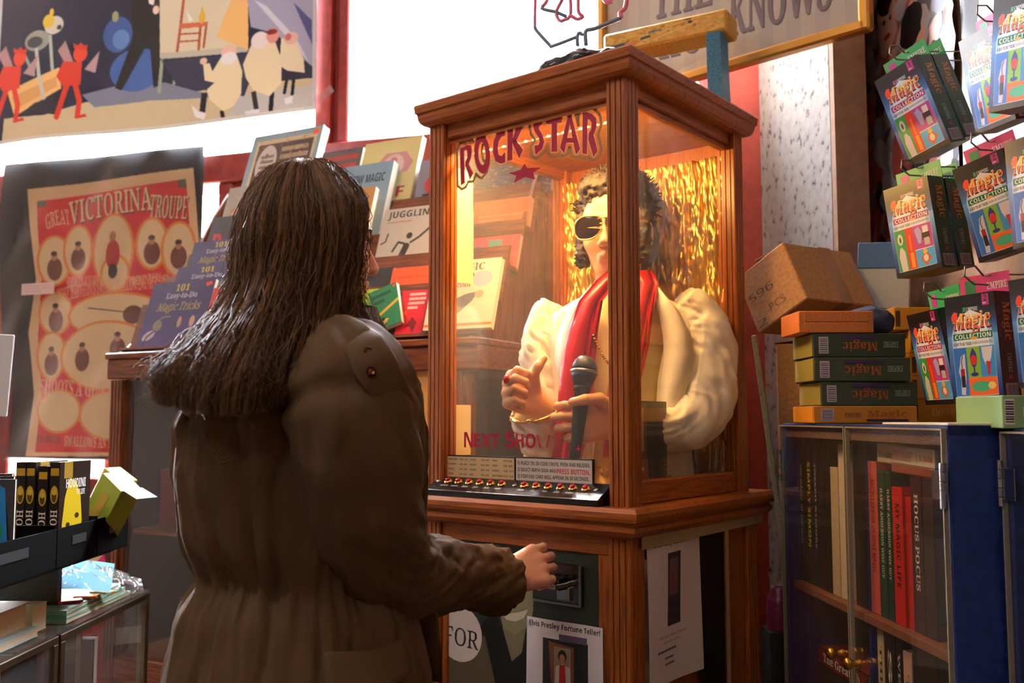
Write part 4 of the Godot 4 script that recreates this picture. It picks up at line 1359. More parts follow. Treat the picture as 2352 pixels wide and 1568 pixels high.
	for j in 7:
		var ring := PackedVector3Array()
		for i in 13:
			var th := lerpf(-.55, .12, i / 12.0)
			var y := lerpf(.905, .862, j / 6.0) - .012 * sin(i / 12.0 * PI)
			ring.append(surf.call(th, y, .012 + .006 * j / 6.0))
		for i in 13:
			var th := lerpf(.12, -.55, i / 12.0)
			var y := lerpf(.905, .862, j / 6.0) - .012 * sin(i / 12.0 * PI)
			ring.append(surf.call(th, y, .006 + .006 * j / 6.0))
		pf.append(ring)
	part("pocket_flap", Geo.new().smooth(true).loft(pf).done(), cloth, coat)
	# stitched yoke triangle and seams
	var thread := mat("thread", C(120, 98, 70), .8)
	var sg := Geo.new()
	for k in 26:
		for off in [0.0, .006]:
			var th := lerpf(1.02, .72, k / 25.0)
			var y: float = 1.20 - .035 * sin(k / 25.0 * 2.6) - off
			var p: Vector3 = surf.call(th, y, folds.call(th, y) + .0012)
			sg.box(at(p.x, p.y, p.z), Vector3(.0016, .0009, .0016))
	var stitch := part("stitching", sg.done(), thread, coat)
	stitch.set_meta("kind", "stuff")
	# ---------------- trousers and boots
	var den := mat("dark_denim", C(30, 32, 40), .8)
	var boot := mat("boot_leather", C(28, 22, 20), .5)
	for e in [-1.0, 1.0]:
		var hp := Vector3(.045 * e, .80, .07 * e)
		part("trouser_leg", Geo.new().smooth(true).loft(sleeve([hp, hp + Vector3(0, -.3, 0), hp + Vector3(0, -.6, 0), hp + Vector3(0, -.69, 0)], [.105, .082, .062, .06], 28, 24, func(a, t): return .004 * nz.get_noise_2d(a, t * 20))).done(), den, o)
		var fp := hp * Vector3(1, 0, 1)
		part("boot", Geo.new().smooth(true).loft(sleeve([fp + Vector3(-.02, .16, .02), fp + Vector3(-.01, .06, .01), fp + Vector3(.05, .042, -.05), fp + Vector3(.1, .036, -.1)], [.055, .054, .044, .03], 20, 14, func(a, t): return 0.0)).done(), boot, o)
	# ---------------- hair
	hair_of(o, base)

func hair_of(o: Node3D, base: Vector3):
	var cols := []
	for l in LOCKS:
		var c := []
		for q in l: c.append(P(q[0], q[1], q[2]) - base)
		c.insert(1, c[0].lerp(c[1], .5) + Vector3(0, .0085, 0))          # the crown is round
		cols.append(c)
	var nc := cols.size()
	var np: int = cols[0].size()
	var at_uv := func(u: float, v: float, closed: bool) -> Vector3:      # u round the head, v down the lock
		var k := int(u)
		var fu := u - k
		var j := mini(int(v * (np - 1)), np - 2)
		var fv := v * (np - 1) - j
		var row := []
		for d in range(-1, 3):
			var c: Array = cols[posmod(k + d, nc)] if closed else cols[clampi(k + d, 0, nc - 1)]
			row.append(crm(c[maxi(j - 1, 0)], c[j], c[j + 1], c[mini(j + 2, np - 1)], fv))
		return crm(row[0], row[1], row[2], row[3], fu)
	var m := mat("brown_hair", Color.WHITE, .4, 0.0, .32)
	m.vertex_color_use_as_albedo = true
	m.backlight_enabled = true
	m.backlight = Color(.25, .2, .14)
	# inner mass that keeps the strands dense
	var rings := []
	for j in 26:
		var ring := PackedVector3Array()
		var v := j / 25.0 * .87
		var cen := Vector3.ZERO
		for i in 60: cen += at_uv.call(nc * i / 60.0, v, true)
		cen /= 60.0
		for i in 60:
			var p: Vector3 = at_uv.call(nc * i / 60.0, v, true)
			ring.append(p.lerp(cen, .07 + .35 * smoothstep(.6, 1.0, v) * (1.0 if i < 12 or i > 48 else .3)))
		rings.append(ring)
	var g := Geo.new().smooth(true)
	g.tint = Color(.012, .0065, .0035)
	# open towards the face: leave out the wedge between the first and last lock
	for j in rings.size():
		var r2 := PackedVector3Array()
		for i in 52: r2.append(rings[j][i])
		rings[j] = r2
	g.loft(rings, false, false, false)
	var hair := part("hair", g.done(), m, o, "long straight dark brown hair falling over the hood")
	# strands
	var rn := rng(2024)
	var V := PackedVector3Array()
	var N := PackedVector3Array()
	var K := PackedColorArray()
	var I := PackedInt32Array()
	var count := 9500
	var seg := 22
	var nz := FastNoiseLite.new()
	nz.seed = 3; nz.frequency = 1.0; nz.fractal_octaves = 2
	for s in count:
		var u := rn.randf_range(0.02, 8.95) if rn.randf() < .35 else rn.randf_range(0.0, 7.2)
		var wisp := rn.randf() < .05
		var clump := floorf(u * 9.0) / 9.0
		var cu := lerpf(u, clump + .055, .32)
		var inner := pow(rn.randf(), 1.6) * .05
		var v1 := clampf(rn.randf_range(.87, 1.05) - (.25 * rn.randf() if u < 1.4 else 0.0), .3, 1.0)
		var v0 := rn.randf_range(0.0, .05)
		var ph := rn.randf() * 100.0
		var amp := .0022 + (.012 if wisp else 0.0)
		var shade := .55 * fposmod(sin(clump * 91.7) * 437.5, 1.0) + .45 * rn.randf()
		var col := Color(.045, .020, .0085).lerp(Color(.25, .115, .046), shade * shade)
		if rn.randf() < .1: col = Color(.24, .125, .06)
		var rad := rn.randf_range(.00035, .00065)
		var start := V.size()
		var up := Vector3(0, 0, 1)
		var pts := []
		for k in seg + 1:
			var t := float(k) / seg
			var v := lerpf(v0, v1, t)
			var uu := clampf(lerpf(u, cu, smoothstep(.1, .8, t)), 0.0, 8.98)
			var p: Vector3 = at_uv.call(uu, v, false)
			var w := amp * (0.3 + t * 1.6 + 2.0 * pow(t, 6.0))
			p += Vector3(nz.get_noise_2d(ph, t * 5.0), nz.get_noise_2d(ph + 50.0, t * 4.0) * .5, nz.get_noise_2d(ph + 90.0, t * 5.0)) * w
			var inw := Vector3(.01, p.y, 0.0)
			p = p.lerp(inw, inner * (1.0 - .5 * t))
			# waves of whole locks
			p += Vector3(0, 0, 1) * .0028 * sin(uu * 16.0 + 2.0 * sin(uu * 5.0)) * smoothstep(.1, .5, t)
			pts.append(p)
		for k in seg + 1:
			var tg: Vector3 = (pts[mini(k + 1, seg)] - pts[maxi(k - 1, 0)]).normalized()
			var sd := tg.cross(up).normalized()
			var nn := sd.cross(tg)
			var r := rad * (1.0 - .6 * smoothstep(.75, 1.0, float(k) / seg))
			for e in 3:
				var dd := sd * cos(TAU * e / 3.0) + nn * sin(TAU * e / 3.0)
				V.append(pts[k] + dd * r); N.append(dd); K.append(col)
			if k > 0:
				var b := start + (k - 1) * 3
				for e in 3:
					var e2 := (e + 1) % 3
					I.append_array([b + e, b + e2, b + 3 + e2, b + e, b + 3 + e2, b + 3 + e])
	var arr := []
	arr.resize(Mesh.ARRAY_MAX)
	arr[Mesh.ARRAY_VERTEX] = V; arr[Mesh.ARRAY_NORMAL] = N; arr[Mesh.ARRAY_COLOR] = K; arr[Mesh.ARRAY_INDEX] = I
	var am := ArrayMesh.new()
	am.add_surface_from_arrays(Mesh.PRIMITIVE_TRIANGLES, arr)
	part("strands", am, m, hair).set_meta("kind", "stuff")

# ================================================================== books
# a book in its own frame: spine on the left edge, x across, y up, z out of the front cover
func book(label: String, t: Transform3D, w: float, h: float, th: float, cover: Color, art = null, group := "", called := "book", hard := false) -> Node3D:
	var o := thing(called, label, "book", t, group)
	var key := "cover_%02x%02x%02x" % [cover.r8, cover.g8, cover.b8]
	var cm := mat(key, cover, .45)
	var b := .0015 if not hard else .003
	var e := .001 if not hard else .004
	part("pages", Geo.new().bx(b, w - e, e, h - e, b, th - b).done(), M.page_edges, o)
	var c := part("cover", Geo.new().bx(0, w, 0, h, 0, b).bx(0, w, 0, h, th - b, th).bx(0, b, 0, h, b, th - b).done(), cm, o)
	if art != null:
		part("cover_print", Geo.new().sheet(at(0, 0, th + .0003), 0, 0, w, h).done(), art if art is Material else print_mat(numbered("book_print"), art, .4), c)
	return o

func cover(w: int, h: int, bg: Color, words: Array, sticker := false) -> Art:      # words: text, x, y, w, h, colour, font, weight
	var a := Art.new(w, h, bg)
	for q in words: a.text(q[0], q[1], q[2], q[3], q[4], q[5], q[6] if q.size() > 6 else "Droid Sans", q[7] if q.size() > 7 else 700, 0.0, q[8] if q.size() > 8 else 0.0)
	if sticker: a.pl([w * .86, h * .05, w * .95, h * .03, w * .97, h * .08, w * .88, h * .11], C(240, 66, 40))
	return a

# ================================================================== posters at the window wall
func wall_posters():
	var n := .05
	# big painted poster hanging in front of the upper left window
	var a := Art.new(745, 420, C(22, 27, 50))
	var x0 := -2.223
	var x1 := -.733
	var yb := 2.326
	var yt := 3.166
	var px := func(x, y):
		var q := local_hit(x / 2.904, y / 2.904, WALL, n)
		return Vector2((q.x - x0) / (x1 - x0) * 745.0, (yt - q.y) / (yt - yb) * 420.0)
	var pp := func(l: Array, c: Color):
		var g := PackedVector2Array()
		for i in range(0, l.size(), 2): g.append(px.call(l[i], l[i + 1]))
		a.poly(g, c)
	var ov := func(x, y, rx, ry, c):
		var q: Vector2 = px.call(x, y)
		a.oval(q.x, q.y, rx * .33, ry * .33, c)
	var ln := func(l: Array, w, c):
		var g := []
		for i in range(0, l.size(), 2):
			var q: Vector2 = px.call(l[i], l[i + 1])
			g.append_array([q.x, q.y])
		a.line(g, w * .33, c)
	pp.call([20, 1040, 40, 800, 300, 780, 560, 690, 900, 610, 1300, 600, 2120, 520, 2140, 900, 1000, 1000], C(196, 176, 138))
	pp.call([540, 640, 800, 560, 1100, 540, 1320, 600, 1500, 640, 1000, 660, 620, 720], C(120, 124, 140))
	pp.call([1600, 640, 2120, 560, 2130, 860, 1500, 850], C(186, 180, 172))
	ov.call(900, 460, 190, 130, C(60, 92, 150)); ov.call(780, 230, 105, 110, C(52, 80, 136)); ov.call(800, 260, 60, 60, C(88, 124, 176)); ov.call(765, 110, 24, 34, C(150, 150, 110))
	pp.call([870, -40, 1070, -40, 1070, 560, 1015, 575, 990, 260, 800, 600, 755, 585, 880, 250], C(12, 12, 16))
	pp.call([980, -40, 1030, -40, 1020, 30, 990, 20], C(230, 220, 210)); ov.call(1035, 60, 24, 26, C(228, 196, 176))
	pp.call([1060, -40, 1640, -40, 1660, 345, 1060, 385], C(212, 198, 166)); pp.call([1060, 345, 1660, 305, 1660, 345, 1060, 385], C(186, 178, 158))
	ln.call([1075, 390, 1055, 600], 26, C(146, 156, 132)); ln.call([1172, 390, 1160, 545], 22, C(150, 158, 140))
	ln.call([1225, -20, 1200, 180, 1180, 330], 20, C(160, 74, 44)); ln.call([1340, 160, 1328, 320], 20, C(160, 74, 44)); ln.call([1382, 140, 1362, 305], 16, C(150, 66, 40)); ln.call([1190, 270, 1330, 262], 10, C(150, 66, 40)); ln.call([1195, 220, 1335, 214], 10, C(150, 66, 40))
	pp.call([1195, 150, 1392, 138, 1378, 168, 1198, 186], C(186, 92, 58)); ov.call(1350, 110, 22, 38, C(206, 160, 50)); ov.call(1350, 65, 8, 26, C(200, 160, 60)); pp.call([1240, 60, 1290, 130, 1260, 136], C(236, 230, 214))
	pp.call([1560, -40, 1660, -40, 1665, 335, 1448, 240], C(226, 176, 106))
	pp.call([1650, -40, 2100, -40, 2105, 470, 1980, 360, 1850, 230, 1680, 180], C(160, 158, 180)); pp.call([1700, 0, 1780, 40, 1980, 260, 2060, 420, 1900, 230], C(206, 204, 214)); pp.call([1960, 20, 2080, 140, 2080, 300], C(70, 76, 120))
	pp.call([1070, 395, 1660, 355, 1700, 470, 1640, 640, 1180, 560], C(40, 44, 66))
	# three old men in pale coats
	ln.call([1372, 610, 1358, 740], 42, C(20, 20, 26)); ln.call([1490, 730, 1512, 835], 26, C(20, 20, 26)); pp.call([1280, 690, 1330, 730, 1385, 745, 1370, 790, 1310, 770], C(226, 220, 214))
	pp.call([1480, 380, 1590, 370, 1625, 470, 1620, 620, 1570, 705, 1500, 735, 1405, 655, 1388, 590, 1440, 545, 1372, 530, 1360, 420, 1405, 415, 1425, 470], C(226, 206, 164)); ov.call(1535, 345, 52, 44, C(226, 180, 158)); ov.call(1535, 385, 54, 36, C(228, 222, 216)); ov.call(1362, 400, 26, 20, C(228, 186, 166))
	ln.call([1700, 610, 1720, 735], 30, C(20, 20, 26)); ln.call([1822, 600, 1812, 730], 28, C(20, 20, 26)); pp.call([1640, 740, 1740, 725, 1735, 775, 1660, 770], C(222, 214, 214))
	pp.call([1700, 260, 1830, 250, 1882, 400, 1880, 560, 1805, 642, 1700, 602, 1650, 520, 1630, 430], C(226, 206, 166)); ov.call(1740, 270, 56, 50, C(228, 212, 206)); ov.call(1825, 240, 40, 44, C(208, 140, 124)); ov.call(1820, 215, 36, 16, C(120, 30, 30))
	ln.call([1925, 480, 1900, 620], 20, C(20, 20, 26)); ln.call([1965, 480, 1950, 630], 20, C(20, 20, 26)); pp.call([1900, 660, 1955, 640, 1950, 690, 1905, 700], C(222, 214, 214))
	pp.call([1880, 260, 1965, 250, 2025, 400, 2032, 490, 1920, 475, 1868, 440], C(224, 206, 170)); ov.call(1945, 258, 44, 36, C(216, 172, 156)); ov.call(1925, 250, 20, 20, C(190, 90, 80))
	# skeleton, chest and two imps
	ov.call(255, 280, 95, 66, C(150, 152, 136)); ov.call(240, 290, 60, 36, C(60, 64, 70)); ov.call(365, 175, 72, 58, C(206, 202, 184)); ov.call(330, 150, 44, 44, C(214, 186, 60)); ov.call(400, 190, 18, 16, C(40, 40, 46)); ov.call(350, 90, 16, 26, C(220, 180, 50))
	ln.call([340, 240, 355, 470], 24, C(176, 182, 170)); ln.call([170, 370, 235, 510], 22, C(150, 156, 146))
	pp.call([60, 620, 400, 458, 412, 600, 110, 790], C(222, 174, 108)); pp.call([90, 660, 380, 520, 385, 590, 120, 740], C(204, 150, 88))
	ln.call([250, 330, 268, 520, 305, 690], 26, C(190, 190, 176))
	pp.call([140, 780, 240, 700, 400, 640, 390, 780, 250, 760], C(34, 32, 44))
	for e in [[0, 0], [-395, 30]]:
		var ex: int = e[0]
		var ey: int = e[1]
		pp.call([390 + ex, 345 + ey, 440 + ex, 280 + ey, 490 + ex, 420 + ey, 440 + ex, 440 + ey], C(170, 130, 130)); pp.call([560 + ex, 470 + ey, 660 + ex, 340 + ey, 630 + ex, 490 + ey], C(176, 140, 140))
		pp.call([425 + ex, 420 + ey, 545 + ex, 420 + ey, 535 + ex, 570 + ey, 425 + ex, 590 + ey, 380 + ex, 520 + ey], C(196, 48, 28)); ov.call(535 + ex, 365 + ey, 50, 52, C(206, 62, 34)); pp.call([495 + ex, 330 + ey, 490 + ex, 295 + ey, 520 + ex, 310 + ey, 540 + ex, 290 + ey, 560 + ex, 310 + ey, 585 + ex, 300 + ey, 575 + ex, 340 + ey], C(190, 50, 26))
		ln.call([450 + ex, 570 + ey, 415 + ex, 680 + ey, 380 + ex, 790 + ey], 40, C(192, 44, 26)); ln.call([500 + ex, 570 + ey, 525 + ex, 680 + ey, 512 + ex, 780 + ey], 38, C(196, 48, 28)); pp.call([490 + ex, 790 + ey, 560 + ex, 765 + ey, 570 + ex, 785 + ey, 500 + ex, 800 + ey], C(190, 40, 24))
	a.rect(0, 0, 8, 420, C(196, 200, 206)); a.rect(737, 0, 8, 420, C(206, 204, 206)); a.rect(0, 412, 745, 8, C(206, 198, 184))
	var pm := print_mat("big_poster_print", a, .55)
	pm.backlight_enabled = true
	pm.backlight = Color(.12, .12, .12)
	var po := thing("poster", "large painted poster of red imps, a skeleton and men in pale coats", "poster", WALL)
	part("sheet", Geo.new().smooth(true).sheet(at(0, 0, n), x0, yb, x1, yt, 30, 16, func(u, v): return Vector3(0, .008 * sin(u * 7.0) * v, .012 * sin(u * 9.0 + v) * v)).done(), pm, po)
	var tp := Geo.new().smooth(true).sheet(at(-.735, 2.335, n + .02, rot(0, 0, 38)), -.06, -.016, .1, .016, 6, 2, func(u, v): return Vector3(0, 0, .006 * sin(u * 4.0)))
	part("tape", tp.done(), M.clear_plastic, po, "strip of clear tape at the corner")
	# circus poster in a plastic sleeve
	var v := Art.new(500, 640, C(24, 22, 24))
	var ax0 := -2.14
	var ax1 := -1.205
	var ay0 := 1.06
	var ay1 := 2.24
	var vx := func(x, y):
		var q := local_hit(x / 2.12, 340 + y / 2.12, WALL, n)
		return Vector2((q.x - ax0) / (ax1 - ax0) * 500.0, (ay1 - q.y) / (ay1 - ay0) * 640.0)
	var vp := func(l: Array, c: Color):
		var g := PackedVector2Array()
		for i in range(0, l.size(), 2): g.append(vx.call(l[i], l[i + 1]))
		v.poly(g, c)
	var vo := func(x, y, rx, ry, c):
		var q: Vector2 = vx.call(x, y)
		v.oval(q.x, q.y, rx * .53, ry * .53, c)
	vp.call([158, 208, 940, 95, 965, 480, 960, 1000, 960, 1500, 110, 1500, 150, 1200, 130, 900, 180, 640], C(222, 184, 138))
	vp.call([200, 265, 905, 150, 925, 480, 930, 1000, 930, 1480, 160, 1480, 190, 1200, 175, 920, 205, 640], C(196, 30, 34))
	for b in [[200, 265, 240, 258, 240, 290, 205, 295], [865, 155, 905, 150, 908, 190, 868, 195]]: vp.call(b, C(96, 96, 70))
	var vt := func(s, x, y, w, h, c, rot_, bend, font := "Droid Serif"):
		var q: Vector2 = vx.call(x, y)
		v.text(s, q.x, q.y, w * .53, h * .55, c, font, 700, rot_, 0.0, bend)
	vt.call("GREAT", 232, 320, 110, 60, C(226, 190, 150), -.16, 6.0)
	vt.call("VICTORINA", 344, 262, 395, 92, C(40, 34, 30), -.09, 5.0); vt.call("VICTORINA", 340, 256, 395, 92, C(232, 208, 160), -.09, 5.0)
	vt.call("TROUPE", 746, 232, 165, 88, C(40, 34, 30), .10, 0.0); vt.call("TROUPE", 742, 228, 165, 88, C(226, 196, 150), .10, 0.0)
	for q in [[268, 550, 70, 95], [382, 500, 62, 95], [555, 500, 90, 140], [742, 465, 62, 95], [866, 490, 66, 100], [565, 610, 60, 66], [265, 805, 75, 80], [560, 810, 220, 80], [240, 1010, 66, 90], [520, 1010, 220, 130], [280, 1280, 105, 80], [540, 1300, 140, 90]]:
		vo.call(q[0], q[1], q[2] + 12, q[3] + 10, C(216, 128, 44)); vo.call(q[0], q[1], q[2], q[3], C(226, 196, 148))
	for q in [[268, 560], [382, 510], [742, 480], [866, 500], [265, 810], [240, 1020], [400, 1000], [575, 950]]:
		vo.call(q[0], q[1] + 30, 36, 46, C(110, 56, 40)); vo.call(q[0], q[1] - 30, 14, 18, C(186, 128, 92)); vo.call(q[0], q[1] - 44, 15, 10, C(48, 32, 28))
	vo.call(555, 520, 34, 60, C(170, 50, 40)); vo.call(555, 430, 16, 20, C(170, 110, 80)); vo.call(555, 600, 22, 30, C(60, 40, 36)); vo.call(650, 810, 46, 36, C(100, 52, 40)); vp.call([430, 775, 610, 795, 610, 800, 430, 782], C(70, 50, 40))
	vt.call("ORIGINATORS &", 330, 625, 180, 40, C(226, 170, 130), .02, 0.0); vt.call("PRESENTERS of", 632, 625, 175, 36, C(226, 170, 130), -.08, 0.0)
	vt.call("MOST MARVELOUS SWORD SWALLOWING ACT ON EARTH", 275, 668, 590, 52, C(226, 170, 130), -.05, 8.0)
	vt.call("SHOOTS A GUN BARREL", 185, 1120, 520, 60, C(226, 180, 140), .06, 0.0)
	vt.call("11½ 800 Lb", 170, 1395, 120, 30, C(60, 40, 30), 0.0, 0.0); vt.call("SWALLOWS AN ELECTRIC LIGHT", 315, 1400, 420, 40, C(232, 190, 150), .03, 0.0)
	var vm := print_mat("circus_poster_print", v, .5)
	vm.backlight_enabled = true
	vm.backlight = Color(.04, .04, .04)
	var vo2 := thing("poster", "red circus troupe poster with oval portraits in a clear plastic sleeve", "poster", WALL)
	var wavy := func(u, w): return Vector3(.02 * sin(w * 6.0) * (1 - u) * (1 - u) * w, 0, .03 * (1 - u) * (1 - u) * sin(w * 5.0 + .6) + .006 * sin(u * 10.0 + w * 4.0))
	part("sheet", Geo.new().smooth(true).sheet(at(0, 0, n), ax0, ay0, ax1, ay1, 24, 30, wavy).done(), vm, vo2)
	part("plastic_sleeve", Geo.new().smooth(true).sheet(at(0, 0, n + .014), ax0 - .02, ay0 - .01, ax1 + .015, ay1 + .015, 30, 36, func(u, w): return wavy.call(u, w) + Vector3(0, 0, .008 * sin(u * 22.0 + w * 9.0) + .006 * sin((u + w) * 30.0))).done(), M.clear_plastic, vo2)
	var lb := Art.new(160, 60, C(232, 206, 206))
	lb.lines(12, 12, 136, 3, 14, 4, C(196, 160, 160), rng(5))
	var q0 := local_hit(50, 678, WALL, n + .04)
	var q1 := local_hit(126, 648, WALL, n + .04)
	part("label_sticker", Geo.new().sheet(at(0, 0, n + .042), q0.x, q0.y, q1.x, q1.y).done(), print_mat("label_print", lb, .7), vo2, "pale printed sticker")
	# edge of a frosted board standing at the window
	var e0 := P(-60, 770, 2.3)
	one("frosted_board", "pale frosted plastic board standing beside the circus poster", "board", Geo.new().box(Transform3D(rot(0, 0, -3), P(-22, 860, 2.3)), Vector3(.1, .2, .006), .002), mat("frosted", C(206, 202, 204), .5))

# ================================================================== wooden showcase and the books on its rack
func tier(k: int) -> Transform3D:
	var a := deg_to_rad(18.0)
	var up := CASE.basis.y * cos(a) - CASE.basis.z * sin(a)
	var nn := CASE.basis.y * sin(a) + CASE.basis.z * cos(a)
	var zy: Array = [[-.03, 1.428], [-.125, 1.53], [-.22, 1.62], [-.315, 1.745], [-.405, 1.87]][k]
	return Transform3D(Basis(CASE.basis.x, up, nn), CASE * Vector3(0, zy[1], zy[0]))
func showcase():
	var o := thing("showcase", "tall walnut showcase with glass front carrying the book rack", "showcase", CASE)
	var L := -1.295
	var R := .03
	var B := -.5
	for p in [[L, L + .05], [-.70, -.655], [-.06, -.01]]: part("post", fluted(p[0], p[1], -.05, 0, 0, 1.335).done(), M.walnut_v, o)
	part("back_post", Geo.new().bx(L, L + .05, 0, 1.335, B, B + .05).done(), M.walnut_v, o)
	part("back_post", Geo.new().bx(R - .05, R, 0, 1.335, B, B + .05).done(), M.walnut_v, o)
	part("top_rail", Geo.new().bx(L - .01, R, 1.338, 1.4, B, .008, .004).done(), M.walnut_x, o)
	part("top_board", Geo.new().bx(L - .015, R, 1.4, 1.42, B, .014, .004).done(), M.walnut_x, o)
	part("base", Geo.new().bx(L, R, 0, .5, B, -.004, .004).done(), M.walnut_x, o)
	part("shelf", Geo.new().bx(L + .05, R - .05, .86, .875, B + .02, -.06).done(), M.walnut_x, o)
	part("back_panel", Geo.new().bx(L + .05, R, .5, 1.34, B, B + .012).done(), mat("dark_back", C(36, 26, 22), .8), o)  # colour darker than the walnut, painting in the shade inside the case
	part("door_glass", Geo.new().bx(L + .05, -.70, .5, 1.338, -.03, -.026).done(), M.pane_glass, o)
	part("door_glass", Geo.new().bx(-.655, -.27, .5, 1.338, -.03, -.026).done(), M.pane_glass, o)
	part("tan_panel", Geo.new().bx(-.26, -.06, .5, 1.338, -.03, -.012).done(), mat("tan_board", C(206, 150, 84), .7), o)
	part("latch", Geo.new().bx(-.272, -.262, 1.1, 1.15, -.02, 0, .002).done(), M.brass, o)
	part("side_panel", Geo.new().bx(L + .008, L + .02, .5, 1.338, B + .05, -.05).done(), M.dark_back, o)  # walnut side given the same dark colour to imitate the shaded interior
	# curios behind the glass
	var r := rng(61)
	var kinds := [["small boxed trick with a dark red lid behind the showcase glass", C(110, 20, 22)], ["bright blue boxed trick behind the showcase glass", C(36, 96, 170)], ["black boxed trick behind the showcase glass", C(26, 24, 26)], ["tan wooden trick box on the showcase shelf", C(190, 150, 96)], ["dark green boxed trick behind the showcase glass", C(24, 60, 44)], ["grey tin trick on the showcase shelf", C(120, 120, 126)], ["crimson boxed trick with a pale band behind the showcase glass", C(150, 24, 34)]]
	var xx := -1.22
	for i in 7:
		var w := r.randf_range(.055, .085)
		var h := r.randf_range(.09, .22)
		var c := thing("trick_box", kinds[i][0], "box", CASE * at(xx, .876, -.2 + r.randf_range(-.06, .08), rot(0, r.randf_range(-15, 15), 0)))
		part("box", Geo.new().bx(0, w, 0, h * .8, -.04, .02, .002).done(), mat(numbered("curio"), kinds[i][1], .4), c)
		part("lid", Geo.new().bx(-.002, w + .002, h * .8, h, -.042, .022, .002).done(), mat("curio_lid_%d" % i, kinds[i][1], .4), c)
		xx += w + .03
	for i in 4:
		var c := thing("trick_box", ["long brown boxed trick on the showcase floor", "red boxed trick with a white label on the showcase floor", "low black boxed trick on the showcase floor", "pale card box on the showcase floor"][i], "box", CASE * at(-1.2 + i * .17, .501, -.24))
		part("box", Geo.new().bx(0, .12, 0, .14 + .05 * (i % 3), -.05, .03, .002).done(), mat(numbered("curio"), [C(96, 60, 40), C(150, 30, 30), C(24, 22, 24), C(196, 176, 140)][i], .5), c)
		part("label", Geo.new().bx(.02, .1, .04, .09, .03, .0306).done(), M.paper, c)
	# stepped rack
	var rk := thing("book_rack", "stepped wooden book rack standing on the showcase", "rack", CASE)
	for k in 5:
		var t: Transform3D = CASE.affine_inverse() * tier(k)
		part("ledge", Geo.new().box(t * at(-.62, -.006, .014), Vector3(1.28, .008, .034)).done(), M.walnut_x, rk)
		part("backboard", Geo.new().box(t * at(-.62, .075, -.008), Vector3(1.28, .17, .008)).done(), M.walnut_x, rk)
	for x in [-1.26, .0]: part("side_board", Geo.new().prism(PackedVector2Array([Vector2(.0, 1.421), Vector2(-.45, 1.421), Vector2(-.45, 2.02), Vector2(-.385, 1.93), Vector2(-.30, 1.78), Vector2(-.21, 1.64), Vector2(-.12, 1.52), Vector2(-.02, 1.43)]), Transform3D(Basis(Vector3(0, 0, 1), Vector3(0, 1, 0), Vector3(-1, 0, 0)), Vector3(x, 0, 0)), -.006, .006).done(), M.walnut_v, rk)
	rack_books()

